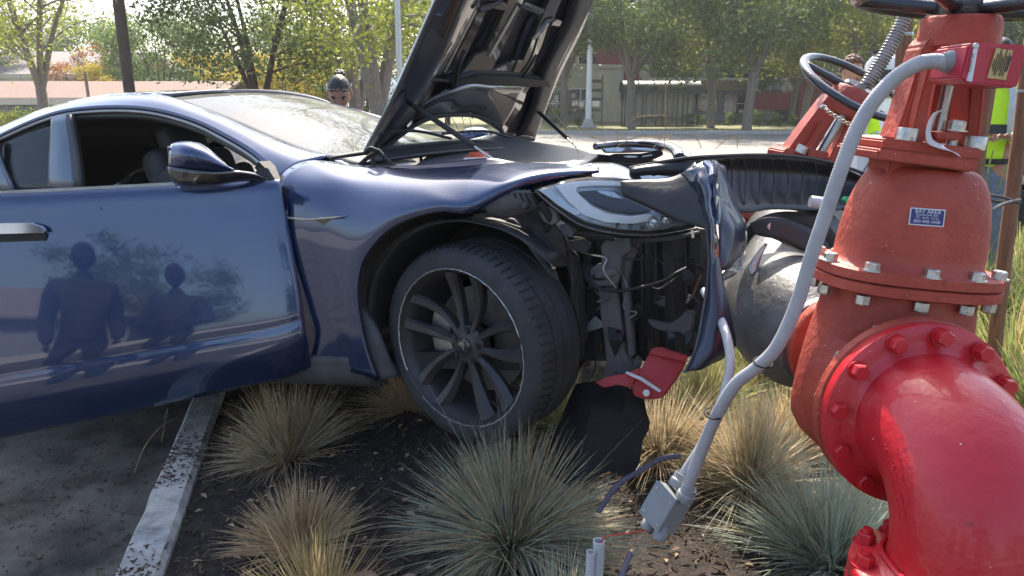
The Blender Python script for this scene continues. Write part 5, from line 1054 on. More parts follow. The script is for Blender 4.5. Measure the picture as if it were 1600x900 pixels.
# ---- tamper switch (moves with the valve) ----
sw_ = bpy.data.objects.new('tamper_switch', None); COL.objects.link(sw_); sw_.location = ony(1500, 100, 1.5); setpar(sw_, gv)
plate('switch_bracket', [ony(u, v, 1.50) for u, v in [(1507, 68), (1518, 67), (1510, 128), (1494, 127), (1500, 100)]], Vector((0, .05, 0)), M['steel'], sw_, .001)
s_ = plate('switch_cover', [ony(u, v, 1.44) for u, v in [(1519, 67), (1598, 71), (1604, 78), (1592, 132), (1585, 138), (1510, 130), (1500, 122), (1514, 70)]], Vector((0, .11, 0)), M['redpl'], sw_, .008)
plate('switch_back', [ony(u, v, 1.53) for u, v in [(1517, 66), (1601, 70), (1590, 136), (1500, 130)]], Vector((0, .02, 0)), M['redpl'], sw_, .002)
MB().lathe(ony(1524, 72, 1.44), (0, -1, .1), [(0, .004), (.005, .003), (.006, 0)], 14).build('cover_screw', M['steel'], sw_)
plate('switch_strip', [ony(u, v, 1.4365) for u, v in [(1522, 76), (1528, 76), (1519, 128), (1511, 126), (1516, 108)]], Vector((0, .003, 0)), M['paper'], sw_)
text_obj('lettering', 'POINT 28', ony(1517.5, 98, 1.435), (ony(1522, 76, 1.44)-ony(1513, 122, 1.44)), (ony(1510, 98, 1.44)-ony(1520, 99, 1.44)), .0055, M['ink'], sw_)
gl = plate('switch_label', [ony(u, v, 1.4365) for u, v in [(1557, 75), (1583, 79), (1572, 125), (1543, 122)]], Vector((0, .003, 0)), M['gold_lbl'], sw_)
dX = (ony(1548, 120, 1.44)-ony(1562, 78, 1.44)).normalized()*-1; dY = Vector((0, 1, 0)).cross(dX)*1
if dY.x > 0: dY = -dY
mb = MB()
for k in range(9):
    c_ = ony(1578-1.5*(k % 3)-k*.2, 88, 1.4355)+dY*(-.0) ; q = ony(1576, 100, 1.4355)+dY*(.0035*k); ll = (.014, .022, .018, .024, .012, .02, .024, .016, .008)[k]; mb.box(q-dX*.002*(k % 3), (ll, .0006 if k else .0014, .0003), (dX, dY, dX.cross(dY)))
pass
mb.build('label_print', M['ink'], sw_)['kind'] = 'stuff'
MB().lathe(ony(1503, 96, 1.49), ony(1476, 97, 1.49)-ony(1503, 96, 1.49), [(0, 0), (.019, 0), (.0215, .004), (.0215, .026), (.019, .03), (.018, .038), (0, .038)], 28).build('conduit_connector', M['boxgrey'], sw_, auto=40)
# ---- red elbow ----
el = thing('pipe_elbow', 'big glossy bright red pipe elbow bolted to the front valve, bottom right corner', 'pipe', (FC.x, FC.y-.23, .1))
n_ = Vector((.02, -1, .03)).normalized(); dnv = -(VA*1.0+Vector((0, .0, 0))); dnv = (dnv-n_*dnv.dot(n_)).normalized(); Rb = .19; e0 = .05
mb = MB(); P = [FC-n_*.01, FC+n_*.02, FC+n_*.04]; r = [.150, .146, .1425]; N = 22
for i in range(N+1): a = math.pi/2*i/N; P.append(FC+n_*(e0+Rb*math.sin(a))+dnv*(Rb*(1-math.cos(a)))); r.append(.1405+.004*math.sin(a*2))
eend = FC+n_*(e0+Rb)+dnv*(Rb+.05); P += [eend-dnv*.035, eend-dnv*.02, eend]; r += [.1405, .146, .156]
mb.tube(P, r, 64, False).build('elbow_body', M['red'], el, smooth=True)
MB().lathe(FC-n_*.032, n_, [(.13, 0), (.2, 0), (.203, .004), (.203, .028), (.199, .031), (.172, .032), (.16, .036), (.147, .046), (.14, .06)], 96).build('flange', M['red'], el, auto=45)
for k in range(12):
    a = 1.57+.06+2*math.pi*k/12
for k in range(12):                                       # twelve bolts, phase fitted to the photograph
    a = math.radians(84)+2*math.pi*k/12; p = FC+Vector((math.cos(a), 0, math.sin(a)))*.181
    mb = MB(); mb.lathe(p-n_*.002, n_, [(0, .0), (.021, .0), (.021, .004), (0, .004)], 20).hexa(p+n_*.001, n_, .0178, .022, a*1.7); mb.build('bolt', M['red'], el, auto=25)
for k in range(12):
    a = math.radians(84)+2*math.pi*k/12; p = Vector((FC.x, 1.523, FC.z))+Vector((math.cos(a), 0, math.sin(a)))*.181; nut(p, (0, 1, 0), .0165, .02, M['hexsteel'], el, 'nut', ws=0, rot=k)
zz = dnv
MB().lathe(eend-zz*.004, zz, [(.15, -.02), (.165, -.006), (.2, 0), (.203, .004), (.203, .028), (.2, .031), (.13, .031)], 72).build('flange', M['red'], el, auto=45)
MB().lathe(eend+zz*.03, zz, [(.13, 0), (.2, 0), (.203, .004), (.203, .03), (.2, .034), (.15, .034), (.1405, .05), (.1405, .62)], 72).build('riser_flange', M['red'], el, auto=45)
XX, YY, ZZ = frame_of(zz, VX)
for k in range(12):
    a = math.radians(12)+2*math.pi*k/12; p = eend+(XX*math.cos(a)+YY*math.sin(a))*.181-zz*.004
    nut(p, -zz, .0178, .022, M['red'], el, 'bolt', rot=k); MB().tube([p-zz*.02, p-zz*.034], .010, 12).build('bolt_end', M['red'], el, auto=40)
tube_obj('weld_bead', [eend-zz*.03+(XX*math.cos(i*.157)+YY*math.sin(i*.157))*(.149+.0016*math.sin(i*5)) for i in range(41)], .005, M['red'], el, 6, 2)
# cast lettering on the throat of the elbow: rows of raised marks
mb = MB(); rr = random.Random(2)
def elbow_hit(u, v):
    r_ = ray(u, v); o = Vector((0, 0, EYE)); t = 1.0
    while t < 1.9:
        p = o+r_*t; best = min(((p-c).length, i) for i, c in enumerate(P))
        i = best[1]; T = (P[min(i+1, len(P)-1)]-P[max(i-1, 0)]).normalized(); q = p-P[i]; q = q-T*q.dot(T)
        if q.length < .1405+.004*math.sin(min(math.pi, max(0, (i-3)/22*math.pi))) and abs((p-P[i]).dot(T)) < .05: return p, q.normalized(), T
        t += .002
    return None
for c0, c1_, n__ in (((1384, 696), (1408, 812), 16), ((1394, 712), (1416, 806), 14), ((1403, 700), (1421, 792), 12)):
    for k in range(n__):
        f = k/(n__-1); h_ = elbow_hit(c0[0]+(c1_[0]-c0[0])*f, c0[1]+(c1_[1]-c0[1])*f)
        if not h_: continue
        p, nn, T = h_; w_ = nn.cross(T).normalized()
        for q in range(rr.choice((2, 3, 3))):
            if rr.random() < .5: mb.box(p+w_*rr.uniform(-.003, .003)+T*rr.uniform(-.003, .003), (.0034*rr.uniform(.5, 1), .0009, .0013), (T, w_, nn))
            else: mb.box(p+w_*rr.uniform(-.003, .003)+T*rr.uniform(-.003, .003), (.0009, .0034*rr.uniform(.5, 1), .0013), (T, w_, nn))
mb.build('cast_lettering', M['red'], el)['kind'] = 'stuff'
# ---- sooty check valve body and coupling behind ----
ck = thing('check_valve', 'sooty grey pipe body between the two red valves, just right of the torn bumper', 'pipe', (.87, 2.2, .6))
MB().lathe((.868, 1.935, .945), (0, 1, 0), [(0, 0), (.13, 0), (.133, .004), (.133, .03), (.12, .034), (.14, .07), (.182, .14), (.192, .25), (.188, .37), (.172, .44), (.15, .47), (.0, .475)], 64).build('body', M['ductile'], ck, auto=45)
a, b = Vector((.868, 2.38, .95)), ony(1262, 322, 2.95); d = (b-a)
MB().lathe(a, d, [(.1, 0), (.145, .02), (.15, .2), (.15, d.length)], 48).build('pipe', M['ductile'], ck, auto=45)
m1 = a.lerp(b, .50); MB().lathe(m1, d, [(.15, -.07), (.168, -.065), (.182, -.05), (.184, .04), (.168, .055), (.15, .06)], 48).build('coupling', M['plastic'], ck, auto=40)
co_ = patch('coupling_lug', [[ony(1180, 350, 2.3), ony(1200, 340, 2.28), ony(1235, 350, 2.27), ony(1280, 378, 2.27)], [ony(1180, 366, 2.29), ony(1210, 374, 2.26), ony(1245, 392, 2.25), ony(1285, 402, 2.26)]], M['plastic'], ck, .04, 5, 4)
MB().lathe(ony(1201, 354, 2.27), (.05, -1, .15), [(0, .012), (.017, .011), (.022, .003), (.022, -.01)], 24).build('lug_washer', M['hexsteel'], ck, auto=40); nut(ony(1201, 354, 2.26), (.05, -1, .15), .015, .022, M['hexsteel'], ck, 'lug_bolt')
patch('sunlit_rim_strip', [[ony(1196, 380, 2.24), ony(1180, 400, 2.23), ony(1170, 420, 2.22), ony(1186, 445, 2.2), ony(1190, 452, 2.2)], [ony(1200, 381, 2.24), ony(1190, 402, 2.23), ony(1186, 420, 2.22), ony(1192, 440, 2.2), ony(1198, 448, 2.2)]], M['steel'], ck, .008, 4, 2)  # pale steel strip stands for the highlight on the sunlit rim
MB().lathe(ony(1266, 315, 2.4), ony(1290, 318, 2.4)-ony(1266, 315, 2.4), [(0, 0), (.018, 0), (.02, .004), (.019, .05), (0, .05)], 20).build('test_cock_cap', M['pvc'], ck, auto=40)
MB().lathe(ony(1322, 312, 2.5), (.2, -1, .2), [(0, .01), (.012, .008), (.013, -.01)], 6).build('test_cock_handle', mat('green_handle', (.02, .3, .12), .5), ck)
# ---- second valve ----
Y2 = 2.95
g2 = thing('gate_valve', 'smaller looking red gate valve leaning over behind the torn bumper, tilted black handwheel', 'valve', ony(1170, 430, Y2))
def y2(nm, pts, y0, y1, m=None, bev=.004): return plate(nm, [ony(u, v, y0) for u, v in pts], Vector((0, y1-y0, 0)), m or M['red_primer'], g2, bev)
y2('yoke_arm', [(1288, 158), (1300, 145), (1314, 160), (1310, 178), (1290, 210), (1268, 246), (1246, 246), (1226, 242), (1236, 228), (1262, 192)], 2.90, 2.99, M['orange_red'])
y2('yoke_arm_ridge', [(1276, 205), (1285, 190), (1292, 195), (1274, 225), (1262, 246), (1252, 246)], 2.87, 2.90, M['red_primer'])
y2('yoke_arm', [(1330, 175), (1346, 168), (1352, 180), (1340, 205), (1318, 240), (1305, 262), (1290, 258), (1310, 220)], 2.90, 2.99)
y2('yoke_base', [(1224, 236), (1232, 230), (1318, 252), (1316, 268), (1222, 250)], 2.86, 3.04)
hb2, ht2 = ony(1318, 180, Y2), ony(1336, 148, Y2); d2 = (ht2-hb2); l2 = d2.length
MB().lathe(hb2, d2, [(0, -.01), (.085, -.01), (.09, .0), (.088, l2), (.08, l2+.012), (0, l2+.012)], 40).build('yoke_hub', M['red_primer'], g2, auto=40)
MB().tube([ony(1283, 238, 2.9), ony(1320, 176, 2.9)], .0155, 16).build('stem', M['steel'], g2, auto=50)
MB().lathe(ony(1252, 236, 2.86), d2, [(0, .02), (.022, .02), (.022, -.01)], 18).build('cap_nut', M['hexsteel'], g2, auto=35)
y2('gland', [(1264, 232), (1296, 238), (1294, 250), (1262, 246)], 2.84, 2.92)
w2_ = handwheel(ony(1335, 136, Y2), Vector((.32, -.45, .84)), .212, .0165, 3, g2, .045, a0=.9)
bs = ony(1268, 250, Y2); bd = (ony(1165, 430, Y2)-bs); BL = bd.length
MB().lathe(bs, bd, [(.07, 0), (.1, .05), (.15, .15), (.17, .26), (.2, .27), (.2, .31), (.17, .32), (.16, .5), (.14, BL)], 40).build('body', M['red_primer'], g2, auto=45)
for k in range(6): 
    a = k*1.05; X, Y, Z = frame_of(bd); nut(bs+bd.normalized()*.265+(X*math.cos(a)+Y*math.sin(a))*.185, -bd, .016, .02, M['hexsteel'], g2)
ch = [(1281, 168), (1287, 165), (1292, 172), (1300, 178), (1310, 184), (1320, 190), (1330, 195), (1337, 199)]
mb = MB()
Q = spline([ony(u, v, 2.80) for u, v in ch], 3)
for i in range(len(Q)-1):
    d = (Q[i+1]-Q[i]); X, Y, Z = frame_of(d); s = X if i % 2 else Y; c_ = (Q[i]+Q[i+1])/2; L2 = d.length*.75
    mb.tube([c_+Z*(L2*math.cos(k*math.pi/4))+s*(.0065*math.sin(k*math.pi/4)) for k in range(9)], .0018, 5)
chn = mb.build('locking_chain', M['chrome']); tag(chn, 'thin bright chain looped round the yoke of the leaning rear valve', 'chain')
chn['kind'] = 'stuff' if False else 'thing'
del chn['kind']
# ---- conduits and junction box ----
c1 = [(1478, 97, 1.40), (1455, 96, 1.42), (1430, 102, 1.44), (1395, 125, 1.46), (1360, 165, 1.48), (1335, 210, 1.50), (1312, 270, 1.52), (1290, 335, 1.55), (1268, 400, 1.58), (1245, 475, 1.62), (1215, 540, 1.66), (1185, 572, 1.70), (1150, 600, 1.74), (1122, 645, 1.78), (1098, 700, 1.83), (1072, 768, 1.88)]
c1w = [at(*p) for p in c1]; c1w[0] = ony(1478, 97, 1.49); c1w[1] = ony(1455, 96, 1.50)
def ribbed(name, P, r, m, par, pitch, amp, seg=14):
    Q = spline(P, 40); L = [0]
    for i in range(1, len(Q)): L.append(L[-1]+(Q[i]-Q[i-1]).length)
    n = int(L[-1]/pitch*4); out = []; rr_ = []; j = 0
    for i in range(n+1):
        s = L[-1]*i/n
        while j < len(L)-2 and L[j+1] < s: j += 1
        out.append(Q[j].lerp(Q[j+1], (s-L[j])/max(1e-9, L[j+1]-L[j]))); rr_.append(r+amp*math.cos(i*math.pi/2))
    return MB().tube(out, rr_, seg).build(name, m, par, smooth=True)
cd = ribbed('flexible_conduit', c1w, .0150, M['conduit'], None, .0065, .00022)
tag(cd, 'grey flexible conduit from the red switch box down to the hanging grey box', 'conduit')
cd2 = ribbed('flexible_conduit', [at(*p) for p in [(1100, 455, 2.3), (1116, 480, 2.18), (1132, 515, 2.02), (1141, 560, 1.95), (1136, 600, 1.92), (1118, 650, 1.90), (1094, 700, 1.91), (1058, 755, 1.93)]], .0125, M['conduit'], None, .0075, .00025)
tag(cd2, 'second grey conduit, rising from the hanging grey box behind the first into the torn bumper', 'conduit')
for u, v, d in ((1115, 646, 1.78), (1192, 566, 1.70)):
    X, Y, Z = frame_of(at(1090, 700, 1.85)-at(1120, 640, 1.78)); o = at(u, v, d+.0); tie = MB().tube([o+(X*math.cos(k*.5)*.026+Y*math.sin(k*.5)*.019) for k in range(14)], .0022, 5).build('cable_tie', M['black'])
    tag(tie, 'black cable tie round both conduits above the grey box' if v > 600 else 'black cable tie on the conduit beside the sooty pipe', 'cable tie')
bxc = at(1041, 800, 1.9)
jb = thing('junction_box', 'square grey junction box hanging from two conduits above the soil', 'junction box', bxc)
ax1 = (at(1045, 750, 1.85)-at(1000, 800, 1.85)).normalized()*-1     # up-right edge of the face
f = [at(1027, 749, 1.88), at(1057, 782, 1.86), at(1028, 832, 1.87), at(998, 799, 1.89)]
bx_ = plate('box_body', f, (at(1080, 790, 1.93)-at(1057, 782, 1.86))*1.0, M['boxgrey'], jb, .003)
fn = (f[1]-f[0]).cross(f[3]-f[0]).normalized()
if fn.dot(ray(1040, 800)) > 0: fn = -fn
cen = (f[0]+f[1]+f[2]+f[3])/4
plate('box_lid', [cen+(p-cen)*1.0+fn*.0015 for p in f], fn*.005, M['boxgrey'], jb, .0015)
for p in f: q = cen+(p-cen)*.70+fn*.007; MB().lathe(q, fn, [(0, .0015), (.0035, .001), (.004, 0)], 12).build('lid_screw', M['steel'], jb)
up = ((f[0]+f[1])/2-(f[3]+f[2])/2).normalized()
for p, q, rr_ in ((at(1058, 757, 1.92), at(1064, 745, 1.92), .023), (at(1070, 777, 1.88), at(1077, 763, 1.87), .023), (at(1012, 822, 1.92), at(1017, 812, 1.92), .018), (at(1030, 838, 1.89), at(1035, 826, 1.89), .018)):
    MB().lathe(p, q-p, [(0, -.008), (rr_*.92, -.008), (rr_, -.004), (rr_, .012), (rr_*.85, .016), (rr_*.85, .03), (0, .03)], 24).build('conduit_hub', M['boxgrey'], jb, auto=40)
wr = tube_obj('red_wire', [at(*p) for p in [(1006, 829, 1.92), (985, 833, 2.0), (958, 836, 1.99), (944, 840, 1.96), (938, 852, 1.96)]], .0018, M['red'], None, 6, 6); tag(wr, 'thin red wire from the hanging grey box to the tall pipe stub', 'wire')
for u0, v0, z1, r_, lab, y_ in ((936, 845, 0, .0155, 'taller grey pipe stub standing in the grass, red wire in its mouth', 1.74), (923, 862, 0, .0115, 'shorter grey pipe stub left of the taller stub', 1.72)):
    p = ony(u0, v0, y_); s = thing('pipe_stub', lab, 'pipe', (p.x, p.y, .1)); q = Vector((p.x-.005, p.y, .08))
    MB().lathe(q, p-q, [(r_, 0), (r_, (p-q).length), (r_*.84, (p-q).length), (r_*.84, (p-q).length-.08), (0, (p-q).length-.08)], 24).build('pipe_wall', M['pvc'], s, auto=40)
hs = tube_obj('irrigation_hose', [at(*p) for p in [(1062, 712, 2.45), (1030, 718, 2.42), (1000, 736, 2.38), (972, 752, 2.36), (955, 770, 2.33), (935, 800, 2.3)]], .0085, M['purple'], None, 10, 6); tag(hs, 'dull purple irrigation hose curving over the soil left of the grey box', 'hose')
hs = tube_obj('irrigation_hose', [at(*p) for p in [(985, 865, 2.12), (975, 890, 2.08), (968, 915, 2.05)]], .0085, M['purple'], None, 10, 5); tag(hs, 'short dull purple hose end beside the tall pipe stub at the bottom edge', 'hose')
M['coil'] = mat('dark_galvanised', (.32, .3, .28), .4, .8, .3, 30)
# spiral metal conduit upper right
sp = ribbed('spiral_conduit', [ony(1352, 135, 3.05), ony(1372, 105, 3.05), ony(1392, 70, 3.05), ony(1410, 35, 3.05), ony(1432, -20, 3.05)], .027, M['coil'], None, .012, .003, 18); tag(sp, 'ribbed bright metal conduit slanting up behind the rear handwheel', 'conduit')
# wooden stakes
def stake(lab, u0, v0, u1, v1, y, r):
    a, b = ony(u0, v0, y), ony(u1, v1, y); d = (a-b); b2 = b-d.normalized()*max(0, (b.z-.05)/max(.3, d.normalized().z)); t = thing('wooden_stake', lab, 'stake', b2, 'brown wooden stakes')
    mb = MB(); n = 10; mb.tube([b2.lerp(a, i/n)+Vector((nz(i*.7, r*90, 1, .006), 0, 0)) for i in range(n+1)], [r*(1.05-.12*i/n) for i in range(n+1)], 12); mb.build('post', M['wood'], t, auto=60)
    e = a.lerp(b2, .12); MB().lathe(e, d, [(r*1.04, -.008), (r*1.08, 0), (r*1.04, .008)], 12).build('wire_band', M['steel'], t)
stake('brown wooden stake right of the slanting ribbed conduit', 1421, -40, 1403, 180, 3.5, .034)
stake('brown wooden stake slanting down behind the red switch box', 1568, -40, 1520, 300, 3.1, .030)
stake('brown wooden stake nearest the right edge, grass at its foot', 1612, 60, 1553, 545, 3.3, .031)
for k_, P in enumerate(([(1490, 292), (1520, 300), (1555, 314), (1592, 316)], [(1490, 285), (1530, 303), (1560, 306), (1594, 318)], [(1500, 318), (1540, 330), (1570, 318), (1594, 312)])):
    s = tube_obj('tie_strap', [ony(u, v, 1.9+.35*i) for i, (u, v) in enumerate(P)], .006, M['black'], None, 6, 5); tag(s, ('uppermost black tie strap between the big valve and the right hand stake', 'middle black tie strap crossing the other two beside the big valve', 'lowest sagging black tie strap beside the big valve')[k_], 'strap', 'black tie straps')
# ================= ORNAMENTAL GRASSES =================
def clump(name, label, c, L, n, mats, seed, tmax=80, droop=.35, w=.0018, r0=.07, group='ornamental grass clumps', cat='grass clump', lean=(0, 0), power=.8):
    n = int(n*1.3); r = np.random.RandomState(seed); S_ = 5
    az = r.uniform(0, 2*np.pi, n); az = az+.35*np.sin(az*2+seed)+.2*np.sin(az*5+seed*2); tl = np.radians(tmax)*r.uniform(0, 1, n)**power; ln = L*np.where(r.uniform(size=n) < .25, r.uniform(.25, .6, n), r.uniform(.6, 1.15, n))*(1+.12*np.sin(az*3+seed))*(1-.12*np.sin(tl))
    d = np.stack([np.sin(tl)*np.cos(az)+lean[0], np.sin(tl)*np.sin(az)+lean[1], np.cos(tl)], 1); d /= np.linalg.norm(d, axis=1)[:, None]
    rb = r0*np.sqrt(r.uniform(0, 1, n))*(.3+.7*np.sin(tl)); base = np.stack([rb*np.cos(az), rb*np.sin(az), r.uniform(-.02, .01, n)], 1)
    side = np.cross(d, r.normal(size=(n, 3))); side /= np.linalg.norm(side, axis=1)[:, None]
    kink = (r.uniform(size=n) < .07)[:, None]; kd = r.normal(0, .5, (n, 3)); kd[:, 2] -= .25
    t = np.linspace(0, 1, S_+1); bow = r.normal(0, .06, (n, 1, 3))*np.array([1, 1, .3])
    P = base[:, None]+d[:, None]*(ln[:, None]*t)[..., None]; P += bow*(ln[:, None]*t**2)[..., None]
    P += (kink*1.0)[..., None]*kd[:, None]*(ln[:, None]*np.maximum(0, t-.5))[..., None]
    P[..., 2] -= droop*(ln[:, None]*t**2.2)*(r.uniform(.3, 1.2, n)[:, None])*np.sin(tl)[:, None]
    P[..., 2] = np.maximum(P[..., 2], .004+.02*r.uniform(0, 1, (n, 1)))
    wd = w*r.uniform(.7, 1.3, n)[:, None]*np.array([.8, 1, .9, .7, .45, .12])
    V = np.stack([P-side[:, None]*wd[..., None], P+side[:, None]*wd[..., None]], 2).reshape(-1, 3)+np.array(c)
    i0 = (np.arange(n)*(S_+1)*2)[:, None, None]; k = (np.arange(S_)*2)[None, :, None]; Fq = (i0+k+np.array([0, 1, 3, 2])[None, None]).reshape(-1, 4)
    me = bpy.data.meshes.new(name); me.vertices.add(len(V)); me.vertices.foreach_set('co', V.astype(np.float32).ravel())
    me.loops.add(Fq.size); me.loops.foreach_set('vertex_index', Fq.ravel().astype(np.int32)); me.polygons.add(len(Fq)); me.polygons.foreach_set('loop_start', np.arange(0, Fq.size, 4, dtype=np.int32))
    for m, _ in mats: me.materials.append(M[m])
    ww = np.array([q for _, q in mats], float); mi = r.choice(len(mats), n, p=ww/ww.sum()); me.polygons.foreach_set('material_index', np.repeat(mi, S_).astype(np.int32))
    me.polygons.foreach_set('use_smooth', np.ones(len(Fq), bool)); me.update(calc_edges=True)
    o = link(name, me); return tag(o, label, cat, group)
def gz(u, v, h=0):
    p = onz(u, v, .16)
    for _ in range(4): p = onz(u, v, soil_z(p.x, p.y)+h)
    return p
CL = [('straw coloured grass clump by the kerb, under the sill of the car', 452, 712, .36, 1500, [('g_tan', 5), ('g_mix', 3), ('g_blue', 1)], 70, .25),
 ('smaller straw grass clump in front of the one under the car sill', 470, 850, .25, 1000, [('g_tan', 7), ('g_mix', 2)], 72, .2),
 ('large blue green grass clump in front of the front wheel', 800, 842, .43, 3000, [('g_blue', 6), ('g_mix', 3), ('g_tan', 2)], 82, .3),
 ('dry brown grass clump just behind the front wheel under the car', 640, 640, .30, 650, [('g_tan', 5), ('g_mix', 1)], 84, .5),
 ('golden sunlit grass clump at the bottom edge of the picture', 500, 960, .27, 900, [('g_gold', 6), ('g_tan', 2)], 55, .15),
 ('straw and olive grass clump right of the hanging grey box', 1172, 752, .42, 2400, [('g_mix', 5), ('g_tan', 4), ('g_blue', 2)], 80, .35),
 ('blue green grass clump left of the bottom flange of the red elbow', 1300, 880, .42, 2200, [('g_blue', 8), ('g_mix', 1)], 78, .3),
 ('yellow green grass clump lit by the sun under the hanging bumper blade', 1105, 640, .36, 1100, [('g_green', 4), ('g_gold', 2), ('g_mix', 2)], 75, .4),
 ('olive grass clump left of the broken red casting end', 1030, 705, .36, 1000, [('g_mix', 5), ('g_tan', 2)], 80, .4),
 ('straw grass clump under the front valve body', 1235, 705, .34, 1200, [('g_tan', 4), ('g_gold', 3), ('g_mix', 2)], 78, .35),
 ('dark green grass tuft in the shadow behind the front wheel', 880, 660, .3, 500, [('g_green', 2), ('g_mix', 2)], 70, .3),
 ('short blue green grass clump at the bottom edge by the pipe stubs', 878, 985, .26, 700, [('g_blue', 5), ('g_mix', 3)], 70, .3)]
for i, (lb, u, v, L, n, ms, tm, dr) in enumerate(CL):
    p = gz(u, v); clump('ornamental_grass', lb, (p.x, p.y, p.z-.01), L, n, ms, 20+i, tm, dr)
# strappy sunlit clumps beyond the valves, right
RG = [(1585, 560, 'bright green clump at the foot of the right hand stake'), (1650, 640, 'bright green clump at the right edge behind the red elbow'), (1540, 470, 'bright green clump showing between the big valve and the right hand stake'),
      (1610, 450, 'bright green clump at the right edge above the lowest ones'), (1590, 400, 'bright green clump near the straps on the right hand stake'), (1660, 520, 'bright green clump far right beside the elbow flange'), (1505, 430, 'bright green clump behind the big valve body'),
      (1640, 370, 'bright green clump highest at the right edge'), (1360, 560, 'green clump hidden low behind the big valve'), (1180, 560, 'green clump behind the sooty pipe')]
for i, (u, v, lb) in enumerate(RG):
    p = gz(u, v+45)
    clump('ornamental_grass', lb, (p.x, p.y, p.z), .55, 1100, [('g_green', 6), ('g_gold', 3), ('g_mix', 1)], 60+i, 78, .55, w=.0042, r0=.12)
# loose single stalks caught in the open front of the car
mb = MB()
for P in ([(962, 190), (955, 160), (945, 132), (932, 116)], [(1038, 232), (1040, 190), (1040, 150), (1040, 122)], [(892, 205), (875, 188), (862, 170), (853, 160)], [(955, 238), (975, 222), (1000, 214), (1050, 216)], [(1020, 232), (1035, 214), (1050, 210)], [(1096, 232), (1090, 218), (1082, 208)], [(1118, 233), (1132, 220), (1150, 215), (1152, 232)], [(905, 240), (890, 215), (880, 198)], [(948, 224), (925, 212), (900, 200)], [(985, 190), (1000, 182), (1040, 180)],
          [(965, 222), (966, 210), (968, 204)], [(720, 212), (712, 195), (705, 182)], [(728, 208), (724, 190), (720, 180)], [(738, 212), (735, 190), (733, 181)], [(708, 210), (700, 196), (697, 186)]):
    mb.tube(spline([at(u, v, 3.1) for u, v in P], 4), .0016, 4)
o = mb.build('loose_grass_stalks', M['g_gold']); o['kind'] = 'stuff'
for P, lb in (([(278, 652, .17), (250, 668, .25), (225, 700, .2), (210, 738, .02)], 'long bent straw stalk lying across the kerb beside the grass clump'), ([(255, 655, .16), (262, 640, .2), (252, 690, .16)], 'short straw stalk on the top of the kerb')):
    o = tube_obj('straw_stalk', [onz(*p) for p in P], .0018, M['g_tan'], None, 5, 6); tag(o, lb, 'grass stalk')
def stone(u, v, r, lb, m):
    p = gz(u, v, r*.5); bm = bmesh.new(); bmesh.ops.create_icosphere(bm, subdivisions=3, radius=r)
    for q in bm.verts: q.co = q.co*(1+.25*noise.noise(q.co*18+p*9)); q.co.z *= .75; q.co += p
    me = bpy.data.meshes.new('stone'); bm.to_mesh(me); bm.free(); me.materials.append(m); me.polygons.foreach_set('use_smooth', [True]*len(me.polygons)); tag(link('stone', me), lb, 'stone')
MS = mat('pinkish_stone', (.3, .19, .16), .8, 0, .3, 20, bump=.5)
stone(572, 905, .035, 'pinkish stone at the bottom edge beside the golden grass', MS); stone(640, 908, .03, 'second pinkish stone, at the foot of the large blue green clump', MS); stone(842, 690, .05, 'brown stone in the shade beside the front tyre', M['chips']); stone(1050, 730, .04, 'dull stone behind the hanging grey box', M['chips'])
# dead leaves on the soil
mb = MB(); rr = random.Random(9)
for i in range(260):
    u, v = rr.uniform(300, 1350), rr.uniform(600, 890); p = gz(u, v, .006); a = rr.uniform(0, 6.3); s = rr.uniform(.008, .022)
    X = Vector((math.cos(a), math.sin(a), rr.uniform(-.3, .3))); Y = Vector((-math.sin(a), math.cos(a), rr.uniform(-.3, .3)))
    mb.add([p-X*s, p-Y*s*.45+Vector((0, 0, .004)), p+X*s, p+Y*s*.45+Vector((0, 0, .006))], [(0, 1, 2, 3)])
mb.build('dead_leaves', M['g_tan'])['kind'] = 'stuff'
# ================= PEOPLE =================
def skin_verts(nodes, edges, root=0, sub=2):
    """connected skeleton with a radius at every joint -> one continuous tapering surface"""
    me = bpy.data.meshes.new('t'); me.from_pydata([n[0] for n in nodes], edges, []); o = bpy.data.objects.new('t', me); COL.objects.link(o)
    md = o.modifiers.new('s', 'SKIN'); md.use_smooth_shade = True
    if not me.skin_vertices:
        bm = bmesh.new(); bm.from_mesh(me); bm.verts.layers.skin.verify(); bm.to_mesh(me); bm.free()
    for i, n in enumerate(nodes):
        r = n[1] if isinstance(n[1], tuple) else (n[1], n[1]); me.skin_vertices[0].data[i].radius = r; me.skin_vertices[0].data[i].use_root = (i == root)
    if sub: s = o.modifiers.new('u', 'SUBSURF'); s.levels = sub; s.render_levels = sub
    dg = bpy.context.evaluated_depsgraph_get(); dg.update(); ev = o.evaluated_get(dg); m2 = ev.to_mesh()
    V = [v.co.copy() for v in m2.vertices]; Fc = [tuple(p.vertices) for p in m2.polygons]; ev.to_mesh_clear()
    bpy.data.objects.remove(o); bpy.data.meshes.remove(me); return V, Fc
